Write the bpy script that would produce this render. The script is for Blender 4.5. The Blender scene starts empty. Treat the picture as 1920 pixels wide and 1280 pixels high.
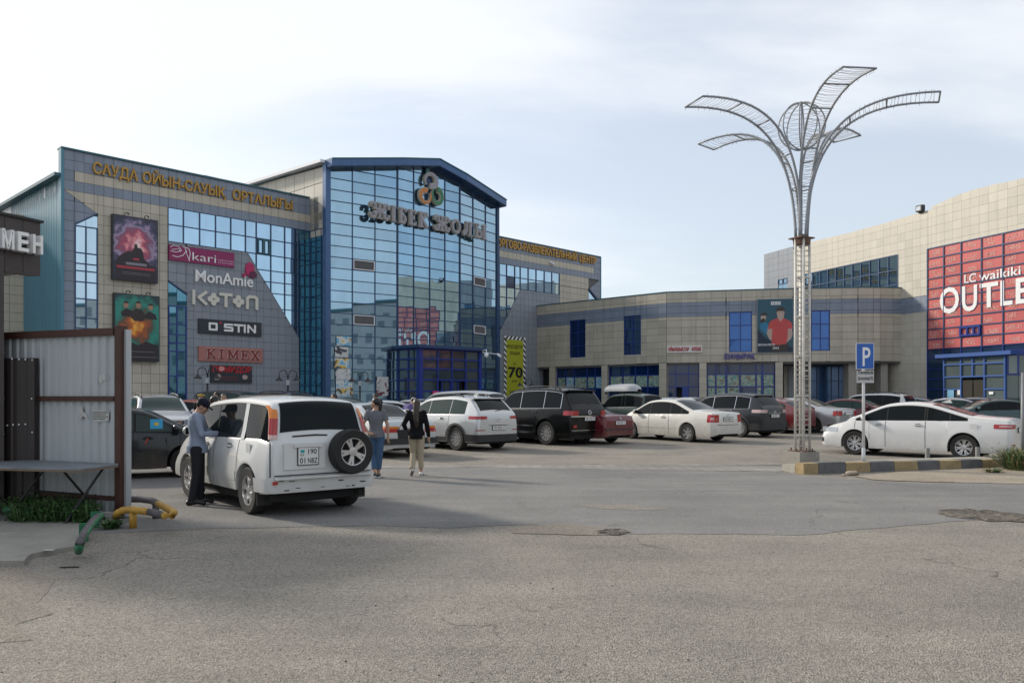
import bpy, bmesh, math, random
from mathutils import Vector, Matrix
random.seed(7)
scene = bpy.context.scene
COL = scene.collection
R = math.radians
V = Vector
# ------------------------------------------------------------------ camera, light, exposure
F, CX, HY, EYE = 1520.0, 960.0, 745.0, 1.68      # focal length and horizon in photo pixels, eye height in metres
cd = bpy.data.cameras.new('camera'); cam = bpy.data.objects.new('camera', cd); COL.objects.link(cam)
cam.location = (0, 0, EYE); cam.rotation_euler = (R(90), 0, 0)
cd.sensor_width = 36; cd.lens = 36 * F / 1920; cd.shift_y = (HY - 640) / 1920; cd.clip_end = 3000; cd.clip_start = .1
scene.camera = cam
vs = scene.view_settings; vs.view_transform = 'Standard'; vs.look = 'None'; vs.exposure = 0.62; vs.gamma = 1; vs.use_curve_mapping = False
SUN_EL = 28.0
SUN_TO = V((-.86, .51, 0)).normalized() * math.cos(R(SUN_EL)) + V((0, 0, math.sin(R(SUN_EL))))
sl = bpy.data.lights.new('sun', 'SUN'); sl.energy = 2.5; sl.angle = R(6.0); sl.color = (1, .92, .80)
so = bpy.data.objects.new('sun', sl); COL.objects.link(so)
so.rotation_euler = SUN_TO.to_track_quat('Z', 'Y').to_euler(); so.location = (-30, 20, 40)
w = bpy.data.worlds.new('World'); scene.world = w; w.use_nodes = True
nt = w.node_tree; N = nt.nodes; Lk = nt.links; N.clear()
sky = N.new('ShaderNodeTexSky'); sky.sky_type = 'NISHITA'; sky.sun_disc = False
sky.sun_elevation = R(SUN_EL); sky.sun_rotation = math.atan2(SUN_TO.x, SUN_TO.y) % (2 * math.pi); sky.dust_density = 1.5
bg = N.new('ShaderNodeBackground'); bg.inputs[1].default_value = .105
bc = N.new('ShaderNodeBackground'); bc.inputs[0].default_value = (.925, .957, 1, 1); bc.inputs[1].default_value = .70
tc = N.new('ShaderNodeTexCoord'); sp = N.new('ShaderNodeSeparateXYZ'); Lk.new(tc.outputs['Generated'], sp.inputs[0])
def wmath(op, a, b=None, c=None):
    n = N.new('ShaderNodeMath'); n.operation = op
    for i, q in enumerate((a, b, c)):
        if q is None: continue
        if isinstance(q, (int, float)): n.inputs[i].default_value = q
        else: Lk.new(q, n.inputs[i])
    return n.outputs[0]
zz = wmath('MAXIMUM', sp.outputs[2], 0.0); zd = wmath('ADD', zz, .16)
cx = wmath('DIVIDE', sp.outputs[0], zd); cy = wmath('DIVIDE', sp.outputs[1], zd)
cb = N.new('ShaderNodeCombineXYZ'); Lk.new(cx, cb.inputs[0]); Lk.new(cy, cb.inputs[1])
mpw = N.new('ShaderNodeMapping'); mpw.inputs['Location'].default_value = (7.3, 5.1, 0); mpw.inputs['Rotation'].default_value = (0, 0, R(-8)); mpw.inputs['Scale'].default_value = (.36, .85, 1)
Lk.new(cb.outputs[0], mpw.inputs[0])
nz = N.new('ShaderNodeTexNoise'); nz.inputs['Scale'].default_value = .8; nz.inputs['Detail'].default_value = 7; nz.inputs['Roughness'].default_value = .52; nz.inputs['Distortion'].default_value = .5
Lk.new(mpw.outputs[0], nz.inputs['Vector'])
cr = N.new('ShaderNodeMapRange'); cr.inputs[1].default_value = .40; cr.inputs[2].default_value = .60; cr.inputs[3].default_value = .46; cr.inputs[4].default_value = .97
cr.interpolation_type = 'SMOOTHSTEP'; Lk.new(nz.outputs[0], cr.inputs[0])
mxw = N.new('ShaderNodeMixShader'); ow = N.new('ShaderNodeOutputWorld')
Lk.new(sky.outputs[0], bg.inputs[0]); Lk.new(cr.outputs[0], mxw.inputs[0]); Lk.new(bg.outputs[0], mxw.inputs[1]); Lk.new(bc.outputs[0], mxw.inputs[2]); Lk.new(mxw.outputs[0], ow.inputs[0])

# ------------------------------------------------------------------ helpers
def g(y):                                          # the parking lot rises a little towards the mall
    return 0.0 if y <= 16 else min(.26, (y - 16) * .26 / 30)
ORG = {}
class MB:
    def __init__(s): s.v = []; s.f = []; s.m = []
    def add(s, vs_, fs, m=0):
        o = len(s.v); s.v += [tuple(q) for q in vs_]
        for f in fs: s.f.append([i + o for i in f]); s.m.append(m)
        return s
    def hexa(s, p, m=0):                           # p: 4 bottom + 4 top, same order
        return s.add(p, [(3, 2, 1, 0), (4, 5, 6, 7), (0, 1, 5, 4), (1, 2, 6, 5), (2, 3, 7, 6), (3, 0, 4, 7)], m)
    def box(s, c, d, rz=0, m=0):
        x, y, z = d[0] / 2, d[1] / 2, d[2] / 2; M3 = Matrix.Rotation(rz, 3, 'Z'); c = V(c)
        return s.hexa([c + M3 @ V(q) for q in ((-x, -y, -z), (x, -y, -z), (x, y, -z), (-x, y, -z), (-x, -y, z), (x, -y, z), (x, y, z), (-x, y, z))], m)
    def prism(s, poly, vec, m=0):
        n = len(poly); vec = V(vec)
        nrm = V((0, 0, 0))
        for i in range(n):
            a, b = V(poly[i]), V(poly[(i + 1) % n]); nrm += a.cross(b)
        P = [V(q) for q in poly]
        if nrm.dot(vec) < 0: P.reverse()
        return s.add(P + [q + vec for q in P], [list(range(n))[::-1], list(range(n, 2 * n))] + [(i, (i + 1) % n, n + (i + 1) % n, n + i) for i in range(n)], m)
    def tube(s, pts, r, n=8, closed=False, m=0, cap=True):
        P = [V(p) for p in pts]; k = len(P); rr = r if isinstance(r, (list, tuple)) else [r] * k
        up = None; rings = []
        for i in range(k):
            a = P[(i - 1) % k] if (closed or i) else P[i]; b = P[(i + 1) % k] if (closed or i < k - 1) else P[i]
            t = (b - a).normalized()
            if up is None:
                up = t.cross(V((0, 0, 1)) if abs(t.z) < .9 else V((1, 0, 0))).normalized()
            else:
                up = (up - t * up.dot(t)); up = up.normalized() if up.length > 1e-6 else t.orthogonal().normalized()
            bn = t.cross(up)
            rings.append([P[i] + (up * math.cos(2 * math.pi * j / n) + bn * math.sin(2 * math.pi * j / n)) * rr[i] for j in range(n)])
        fs = []
        for i in range(k if closed else k - 1):
            A = i * n; B = ((i + 1) % k) * n
            fs += [(A + j, A + (j + 1) % n, B + (j + 1) % n, B + j) for j in range(n)]
        if cap and not closed: fs += [list(range(n))[::-1], list(range((k - 1) * n, k * n))]
        return s.add([q for r_ in rings for q in r_], fs, m)
    def lathe(s, prof, n=24, axis='Z', c=(0, 0, 0), m=0, closed=False):   # prof: (radius, height)
        c = V(c); vs_ = []
        for r_, h in prof:
            for j in range(n):
                a = 2 * math.pi * j / n; x, y = r_ * math.cos(a), r_ * math.sin(a)
                vs_.append(c + (V((x, y, h)) if axis == 'Z' else V((x, h, y)) if axis == 'Y' else V((h, x, y))))
        k = len(prof); fs = []
        for i in range(k if closed else k - 1):
            A = i * n; B = ((i + 1) % k) * n
            for j in range(n):
                q = (A + j, A + (j + 1) % n, B + (j + 1) % n, B + j)
                fs.append(q[::-1] if axis == 'Y' else q)
        if not closed:
            fs.append(list(range(n))[::-1] if axis != 'Y' else list(range(n))); fs.append(list(range((k - 1) * n, k * n)) if axis != 'Y' else list(range((k - 1) * n, k * n))[::-1])
        return s.add(vs_, fs, m)
    def grid(s, rows, m=0, flip=False):
        a, b = len(rows), len(rows[0]); fs = []
        for i in range(a - 1):
            for j in range(b - 1):
                q = (i * b + j, i * b + j + 1, (i + 1) * b + j + 1, (i + 1) * b + j)
                fs.append(q[::-1] if flip else q)
        return s.add([q for r_ in rows for q in r_], fs, m)
    def ball(s, c, rad, n=10, k=7, m=0):
        rad = (rad,) * 3 if isinstance(rad, (int, float)) else rad; c = V(c); vs_ = [c + V((0, 0, -rad[2]))]
        for i in range(1, k):
            t = math.pi * i / k - math.pi / 2
            vs_ += [c + V((rad[0] * math.cos(t) * math.cos(2 * math.pi * j / n), rad[1] * math.cos(t) * math.sin(2 * math.pi * j / n), rad[2] * math.sin(t))) for j in range(n)]
        vs_.append(c + V((0, 0, rad[2]))); fs = [(0, 1 + (j + 1) % n, 1 + j) for j in range(n)]
        for i in range(k - 2):
            A = 1 + i * n; B = A + n
            fs += [(A + j, A + (j + 1) % n, B + (j + 1) % n, B + j) for j in range(n)]
        A = 1 + (k - 2) * n; fs += [(A + j, A + (j + 1) % n, len(vs_) - 1) for j in range(n)]
        return s.add(vs_, fs, m)
def mk(name, mb, mats, parent=None, smooth=False, keep=False, sharp=None, label=None, kind=None):
    if not mb.v: return None
    xs = list(zip(*mb.v)); c = V([(min(a) + max(a)) / 2 for a in xs])
    if parent is None: c.z = min(xs[2])
    if keep: c = V((0, 0, 0))
    me = bpy.data.meshes.new(name); me.from_pydata([V(q) - c for q in mb.v], [], mb.f); me.update()
    mats = mats if isinstance(mats, (list, tuple)) else [mats]
    for q in mats: me.materials.append(q)
    if len(mats) > 1: me.polygons.foreach_set('material_index', mb.m)
    if smooth:
        me.polygons.foreach_set('use_smooth', [True] * len(me.polygons))
        if sharp: me.set_sharp_from_angle(angle=R(sharp))
    o = bpy.data.objects.new(name, me); COL.objects.link(o); ORG[o.name] = c
    if parent is not None: o.parent = parent; o.location = c - ORG[parent.name]
    else: o.location = c
    if label: o['label'] = label
    if kind: o['kind'] = kind
    return o
def tag(o, label=None, cat=None, group=None, kind=None):
    if label: o['label'] = label
    if cat: o['category'] = cat
    if group: o['group'] = group
    if kind: o['kind'] = kind
    return o
def thing(name, label, cat, loc, group=None, rz=0, local=False):
    o = bpy.data.objects.new(name, None); COL.objects.link(o); o.empty_display_size = .2
    o.location = loc; o.rotation_euler = (0, 0, rz); ORG[o.name] = V((0, 0, 0)) if local else V(loc)
    return tag(o, label, cat, group)
def children(o): return [c for c in bpy.data.objects if c.parent == o]
def copy_tree(o, parent=None, kids=None):
    c = o.copy(); COL.objects.link(c); ORG[c.name] = ORG[o.name]
    if parent is not None: c.parent = parent
    for ch in children(o): copy_tree(ch, c)
    return c

# ------------------------------------------------------------------ materials
MC = {}
def M(name, col, rough=.5, metal=0, spec=.5, var=0, vs_=2.0, bump=0, bs=40, coat=0, rand=0, emit=0, dust=None, stretch=None):
    if name in MC: return MC[name]
    m = bpy.data.materials.new(name); m.use_nodes = True; t = m.node_tree; n = t.nodes; p = n['Principled BSDF']
    c = (*col, 1); p.inputs['Base Color'].default_value = c; p.inputs['Roughness'].default_value = rough; p.inputs['Metallic'].default_value = metal
    p.inputs['Specular IOR Level'].default_value = spec; p.inputs['Coat Weight'].default_value = coat; p.inputs['Coat Roughness'].default_value = .04
    if emit: p.inputs['Emission Color'].default_value = c; p.inputs['Emission Strength'].default_value = emit
    geo = n.new('ShaderNodeNewGeometry'); src = geo.outputs['Position']
    if stretch:
        mp = n.new('ShaderNodeMapping'); mp.inputs['Scale'].default_value = stretch; t.links.new(src, mp.inputs[0]); src = mp.outputs[0]
    out = None
    def mul(sock, fac, strength):
        mx = n.new('ShaderNodeMix'); mx.data_type = 'RGBA'; mx.blend_type = 'MULTIPLY'; mx.inputs['Factor'].default_value = 1
        r = n.new('ShaderNodeMapRange'); r.inputs[1].default_value = .25; r.inputs[2].default_value = .75; r.inputs[3].default_value = 1 - strength; r.inputs[4].default_value = 1 + strength
        t.links.new(fac, r.inputs[0])
        if sock is None: mx.inputs['A'].default_value = c
        else: t.links.new(sock, mx.inputs['A'])
        cbn = n.new('ShaderNodeCombineXYZ')
        for i in range(3): t.links.new(r.outputs[0], cbn.inputs[i])
        t.links.new(cbn.outputs[0], mx.inputs['B']); return mx.outputs['Result']
    if var:
        z = n.new('ShaderNodeTexNoise'); z.inputs['Scale'].default_value = vs_; z.inputs['Detail'].default_value = 6; z.inputs['Roughness'].default_value = .65; t.links.new(src, z.inputs['Vector'])
        out = mul(out, z.outputs[0], var)
    if rand:
        oi = n.new('ShaderNodeObjectInfo'); r0 = n.new('ShaderNodeMapRange'); r0.inputs[3].default_value = .25; r0.inputs[4].default_value = .75; t.links.new(oi.outputs['Random'], r0.inputs[0])
        out = mul(out, r0.outputs[0], rand)
    if dust:                                       # road dirt thrown up along the lower body (object height in metres)
        dcol, dz = dust
        tco = n.new('ShaderNodeTexCoord'); gp = n.new('ShaderNodeNewGeometry'); sx = n.new('ShaderNodeSeparateXYZ'); t.links.new(gp.outputs['Position'], sx.inputs[0])
        zn = n.new('ShaderNodeTexNoise'); zn.inputs['Scale'].default_value = 5; zn.inputs['Detail'].default_value = 5; t.links.new(gp.outputs['Position'], zn.inputs['Vector'])
        ma = n.new('ShaderNodeMath'); ma.operation = 'MULTIPLY_ADD'; ma.inputs[1].default_value = -.5; t.links.new(zn.outputs[0], ma.inputs[0]); t.links.new(sx.outputs[2], ma.inputs[2])
        mr = n.new('ShaderNodeMapRange'); mr.inputs[1].default_value = dz - .5; mr.inputs[2].default_value = dz; mr.inputs[3].default_value = .5; mr.inputs[4].default_value = 0; t.links.new(ma.outputs[0], mr.inputs[0])
        mx = n.new('ShaderNodeMix'); mx.data_type = 'RGBA'; t.links.new(mr.outputs[0], mx.inputs['Factor'])
        if out is None: mx.inputs['A'].default_value = c
        else: t.links.new(out, mx.inputs['A'])
        mx.inputs['B'].default_value = (*dcol, 1); out = mx.outputs['Result']
        rr = n.new('ShaderNodeMapRange'); rr.inputs[3].default_value = rough; rr.inputs[4].default_value = .8; t.links.new(mr.outputs[0], rr.inputs[0]); t.links.new(rr.outputs[0], p.inputs['Roughness'])
    if out is not None: t.links.new(out, p.inputs['Base Color'])
    if bump:
        z2 = n.new('ShaderNodeTexNoise'); z2.inputs['Scale'].default_value = bs; z2.inputs['Detail'].default_value = 4; t.links.new(src, z2.inputs['Vector'])
        b = n.new('ShaderNodeBump'); b.inputs['Strength'].default_value = bump; b.inputs['Distance'].default_value = .02; t.links.new(z2.outputs[0], b.inputs['Height']); t.links.new(b.outputs[0], p.inputs['Normal'])
    MC[name] = m; return m
def P(name, col, **k): return M(name, col, **k)
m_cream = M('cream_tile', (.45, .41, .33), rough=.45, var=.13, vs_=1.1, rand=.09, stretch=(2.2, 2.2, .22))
m_cream_s = M('cream_tile_sun', (.50, .465, .39), rough=.5, var=.09, vs_=1.1, rand=.07, stretch=(2.2, 2.2, .22))  # sunlit copy of the cream tile, the sun put into its colour
m_grey = M('blue_grey_tile', (.20, .235, .295), rough=.4, var=.12, vs_=1.1, rand=.08, stretch=(2.2, 2.2, .22))
m_grey2 = M('grey_tile', (.235, .26, .295), rough=.4, var=.10, vs_=1.1, rand=.07, stretch=(2.2, 2.2, .22))
m_back = M('wall_backing', (.12, .12, .12), rough=.9)
m_teal = M('teal_siding', (.06, .20, .27), rough=.4, var=.10, vs_=.8, stretch=(1, 1, .2))
m_bluemet = M('blue_frame', (.017, .052, .135), rough=.4, var=.1)
m_royal = M('royal_blue_frame', (.012, .035, .22), rough=.35, var=.08)
m_fascia = M('fascia_metal', (.05, .11, .23), rough=.35, metal=.3, var=.12, vs_=3)
m_edge = M('roof_edge_teal', (.02, .10, .13), rough=.4)
def glassM(name, col, metal, rough=.015, var=.1, rand=.08):
    return M(name, col, rough=rough, metal=metal, spec=.6, var=var, vs_=1.2, rand=rand, stretch=(1, 1, .35))
m_mir = glassM('mirror_glass', (.25, .39, .50), .93)
m_mirdk = glassM('teal_glass', (.10, .24, .32), .8)  # dark tint by the corner stands in for the reflected tower side
m_mirlt = glassM('pale_mirror_glass', (.40, .54, .65), .93)  # pale tint carries the sky reflected in the window band
m_dkglass = glassM('deep_blue_glass', (.004, .020, .075), .0, rough=.03)
m_shop = glassM('shop_glass', (.02, .045, .055), .25, rough=.03)
m_vent = M('vent_louvre', (.14, .14, .14), rough=.7, var=.1)
m_wmetal = M('white_metal', (.75, .76, .78), rough=.4)
m_black = M('black_plastic', (.012, .012, .013), rough=.55)
m_conc = M('concrete', (.26, .245, .215), rough=.9, var=.22, vs_=3, bump=.5, bs=30)

class Fac:                                          # a vertical facade plane, a -> b left to right seen from outside
    def __init__(s, a, b):
        s.a = V(a); s.b = V(b); s.L = (s.b - s.a).length; s.d = (s.b - s.a).normalized(); s.n = V((s.d.y, -s.d.x))
    def P(s, u, z, o=0): q = s.a + s.d * u + s.n * o; return V((q.x, q.y, z))
    def uz(s, px, py):
        r = (px - CX) / F; u = (r * s.a.y - s.a.x) / (s.d.x - r * s.d.y); t = s.a.y + s.d.y * u
        return u, EYE + (HY - py) / F * t
    def u(s, px): return s.uz(px, HY)[0]
    def z(s, px, py): return s.uz(px, py)[1]
    def pxm(s, u):                                  # photo pixels per metre along the facade
        q = s.a + s.d * u; return abs(F * (s.d.x * q.y - q.x * s.d.y) / q.y ** 2)
    def box(s, mb, u0, u1, z0, z1, o0, o1, m=0):
        return mb.hexa([s.P(u0, z0, o1), s.P(u1, z0, o1), s.P(u1, z0, o0), s.P(u0, z0, o0), s.P(u0, z1, o1), s.P(u1, z1, o1), s.P(u1, z1, o0), s.P(u0, z1, o0)], m)
    def poly(s, mb, pts, o0, o1, m=0):
        P_ = [s.P(u, z, o0) for u, z in pts]; n = V((s.n.x, s.n.y, 0)) * (o1 - o0); return mb.prism(P_, n, m)
def meet(fac_pt, d, px):                            # walk from a point along d until it shows at photo column px
    r = (px - CX) / F; t = (r * fac_pt.y - fac_pt.x) / (d.x - r * d.y); return fac_pt + d * t
def area(p): return .5 * sum(p[i][0] * p[(i + 1) % len(p)][1] - p[(i + 1) % len(p)][0] * p[i][1] for i in range(len(p)))
def half(poly, a, b, c):                            # keep a*u+b*z <= c
    out = []
    for i in range(len(poly)):
        p, q = poly[i], poly[(i + 1) % len(poly)]; fp = a * p[0] + b * p[1] - c; fq = a * q[0] + b * q[1] - c
        if fp <= 1e-9: out.append(p)
        if (fp < -1e-9 and fq > 1e-9) or (fp > 1e-9 and fq < -1e-9):
            t = fp / (fp - fq); out.append((p[0] + (q[0] - p[0]) * t, p[1] + (q[1] - p[1]) * t))
    return out
def clip(poly, reg, grow=0.0):
    if area(reg) < 0: reg = reg[::-1]
    for i in range(len(reg)):
        p, q = reg[i], reg[(i + 1) % len(reg)]; a, b = q[1] - p[1], -(q[0] - p[0]); l = math.hypot(a, b)
        if l < 1e-9: continue
        poly = half(poly, a / l, b / l, (a * p[0] + b * p[1]) / l + grow)
        if len(poly) < 3: return []
    return poly
def rect(u0, z0, u1, z1): return [(u0, z0), (u1, z0), (u1, z1), (u0, z1)]
def subtract(polys, hole):
    u0, z0, u1, z1 = hole; out = []
    for p in polys:
        for q in (half(p, 1, 0, u0), half(p, -1, 0, -u1), half(half(half(p, -1, 0, -u0), 1, 0, u1), 0, 1, z0) if p else [], half(half(half(p, -1, 0, -u0), 1, 0, u1), 0, -1, -z1) if p else []):
            if len(q) > 2 and abs(area(q)) > 1e-4: out.append(q)
    return out
def inset(poly, d):
    if area(poly) < 0: poly = poly[::-1]
    out = poly
    for i in range(len(poly)):
        p, q = poly[i], poly[(i + 1) % len(poly)]; a, b = q[1] - p[1], -(q[0] - p[0]); l = math.hypot(a, b)
        if l < 1e-6: continue
        out = half(out, a / l, b / l, (a * p[0] + b * p[1]) / l - d)
        if len(out) < 3: return []
    return out
def tiles(fac, regions, cw, ch, zt, bucket, holes=(), gap=.008, depth=.03, stagger=0, u0=0.0):
    """cut every colour region of a facade into cladding tiles; bucket collects (shown size, facade, polygon, material)"""
    for reg, mat_ in regions:
        us = [q[0] for q in reg]; zs = [q[1] for q in reg]
        for j in range(int((zt - max(zs)) / ch) - 1, int((zt - min(zs)) / ch) + 2):
            for i in range(int((min(us) - u0) / cw) - 2, int((max(us) - u0) / cw) + 2):
                ua = u0 + i * cw + (stagger * cw if j % 2 else 0); cell = rect(ua, zt - (j + 1) * ch, ua + cw, zt - j * ch)
                ps = clip(cell, reg)
                if len(ps) < 3: continue
                ps = [ps]
                for h in holes: ps = subtract(ps, h)
                for p in ps:
                    p = inset(p, gap)
                    if len(p) > 2 and area(p) > .01: bucket.append((area(p) * fac.pxm(p[0][0]), fac, p, mat_))
def emit_tiles(bucket, parent, name, most=300, depth=.03):
    bucket.sort(key=lambda q: -q[0]); rest = {}
    for k, (s_, fac, p, mt) in enumerate(bucket):
        if k < most:
            mb = MB(); fac.poly(mb, p, -.002, depth); mk(name, mb, mt, parent)
        else:
            fac.poly(rest.setdefault(mt.name, (MB(), mt))[0], p, -.002, depth)
    for mb, mt in rest.values(): mk(name + '_field', mb, mt, parent, kind='stuff')
def panes(fac, us, zs, parent, mat_, regs=None, holes=(), o=.0, tilt=.0035, name='window_pane', skip=None):
    for i in range(len(us) - 1):
        for j in range(len(zs) - 1):
            z0, z1 = sorted((zs[j], zs[j + 1]))
            for reg in (regs or [rect(us[i], z0, us[i + 1], z1)]):
                p = clip(rect(us[i], z0, us[i + 1], z1), reg)
                if len(p) < 3: continue
                ps = [p]
                for h in holes: ps = subtract(ps, h)
                for p in ps:
                    p = inset(p, .012)
                    if len(p) < 3 or area(p) < .02: continue
                    if skip and skip(i, j): continue
                    mb = MB(); ta, tb = random.gauss(0, tilt), random.gauss(0, tilt); cu = sum(q[0] for q in p) / len(p); cz = sum(q[1] for q in p) / len(p)
                    front = [fac.P(u, z, o + (u - cu) * ta + (z - cz) * tb) for u, z in p]
                    mb.prism(front, V((fac.n.x, fac.n.y, 0)) * -.03); mk(name, mb, mat_(i, j) if callable(mat_) else mat_, parent)
def bars(fac, us, zs, parent, mat_, w=.042, o0=-.02, o1=.05, regs=None, names=('mullion', 'transom')):
    ulo, uhi, zlo, zhi = min(us), max(us), min(zs), max(zs)
    for k, u in enumerate(us):
        for reg in (regs or [rect(ulo - 1, zlo - 1, uhi + 1, zhi + 1)]):
            p = clip(rect(u - w / 2, zlo, u + w / 2, zhi), reg, .01)
            if len(p) > 2 and abs(area(p)) > .004: mb = MB(); fac.poly(mb, p, o0, o1 + .006); mk(names[0], mb, mat_, parent)
    for z in zs:
        for reg in (regs or [rect(ulo - 1, zlo - 1, uhi + 1, zhi + 1)]):
            p = clip(rect(ulo, z - w / 2, uhi, z + w / 2), reg, .01)
            if len(p) > 2 and abs(area(p)) > .004: mb = MB(); fac.poly(mb, p, o0, o1); mk(names[1], mb, mat_, parent)
def core(fp, z0, z1, parent, name='wall', mat_=None):  # solid behind the cladding
    mb = MB(); mb.prism([V((q[0], q[1], z0)) for q in fp], (0, 0, z1 - z0)); return mk(name, mb, mat_ or m_back, parent)
# ------------------------------------------------------------------ lettering
TC = {}
def glyph(s, bold=0.0, res=3):
    k = (s, bold)
    if k in TC: return TC[k]
    cu = bpy.data.curves.new('t', 'FONT'); cu.body = s; cu.size = 1; cu.extrude = .5; cu.offset = bold; cu.resolution_u = res
    o = bpy.data.objects.new('t', cu); me = o.to_mesh()
    vs_ = [tuple(q.co) for q in me.vertices]; fs = [list(q.vertices) for q in me.polygons]; o.to_mesh_clear()
    bpy.data.objects.remove(o); bpy.data.curves.remove(cu)
    TC[k] = (vs_, fs); return TC[k]
def adv(c, bold):
    if c == ' ': return .30
    a = glyph(c + '|', bold)[0]; b = glyph('|', bold)[0]
    return max(q[0] for q in a) - max(q[0] for q in b)
def letters(text, fac, u0, u1, z0, z1, mat_, parent, out=.05, depth=.1, bold=.0, name='letter', slope=0, joined=False, track=0.0, rise=0):
    """one mesh per letter, fitted between u0..u1 and baseline z0 .. cap height z1"""
    xs = [0.0]
    for c in text: xs.append(xs[-1] + adv(c, bold) + track)
    caps = glyph('E', bold)[0]; ch = max(q[1] for q in caps); b0 = min(q[1] for q in caps)
    full = xs[-1]; sx = (u1 - u0) / full; sz = (z1 - z0) / (ch - b0); J = MB()
    for c, x in zip(text, xs):
        if c == ' ': continue
        vs_, fs = glyph(c, bold); mb = J if joined else MB()
        mb.add([fac.P(u0 + (x + q[0] + slope * q[1]) * sx, z0 + (q[1] - b0) * sz + rise * (x / full), out + depth * (q[2] + .5)) for q in vs_], fs)
        if not joined: mk(name, mb, mat_, parent)
    if joined: return mk(name, J, mat_, parent)
def strokes(fac, parent, segs, u0, z0, su, sz, w, mat_, out, depth, name='letter'):
    """lettering drawn as flat-sided strokes: segs are polylines in a unit box"""
    mb = MB(); k = 0
    for sg in segs:
        ww = w
        if isinstance(sg, tuple): sg, ww = sg[0], w * sg[1]
        for a, b in zip(sg[:-1], sg[1:]):
            A = V((u0 + a[0] * su, z0 + a[1] * sz)); B = V((u0 + b[0] * su, z0 + b[1] * sz)); d = (B - A); l = d.length
            if l < 1e-6: continue
            d /= l; nn = V((-d.y, d.x)) * ww / 2; A -= d * ww * .3; B += d * ww * .3
            fac.poly(mb, [tuple(A - nn), tuple(B - nn), tuple(B + nn), tuple(A + nn)], out, out + depth + .004 * (k % 5)); k += 1
    return mk(name, mb, mat_, parent)
def arc(cx_, cy_, rx, ry, a0, a1, n=8): return [(cx_ + rx * math.cos(R(a0 + (a1 - a0) * i / n)), cy_ + ry * math.sin(R(a0 + (a1 - a0) * i / n))) for i in range(n + 1)]
def sheet(fac, parent, name, u0, z0, u1, z1, o, mat_, d=.02):
    mb = MB(); fac.box(mb, u0, u1, z0, z1, o - d, o); return mk(name, mb, mat_, parent)
# ------------------------------------------------------------------ ground
GR = .26 / 30
def gp(px, py):
    s_ = (py - HY) / F; y = EYE / s_
    if y > 16: y = min((EYE + 16 * GR) / (s_ + GR), 9e9)
    if y > 46: y = (EYE - .26) / s_
    return ((px - CX) / F * y, y)
def ground_sheet(name, poly, off, mat_, parent=None, label=None, thick=0):
    mb = MB()
    for lo, hi in ((-1e4, 16), (16, 46), (46, 1e4)):
        p = half(half(poly, 0, 1, hi), 0, -1, -lo)
        if len(p) > 2:
            if area(p) < 0: p = p[::-1]
            mb.add([(x, y, g(y) + off) for x, y in p], [list(range(len(p)))])
    o = mk(name, mb, mat_, parent); tag(o, label, kind='structure'); return o
def rough_edge(poly, amp, step=.35):
    out = []
    for i in range(len(poly)):
        a, b = V(poly[i]), V(poly[(i + 1) % len(poly)]); k = max(1, min(60, int((b - a).length / step)))
        for j in range(k): out.append(tuple(a.lerp(b, j / k) + (V((random.gauss(0, amp), random.gauss(0, amp))) if j else V((0, 0)))))
    return out
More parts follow.
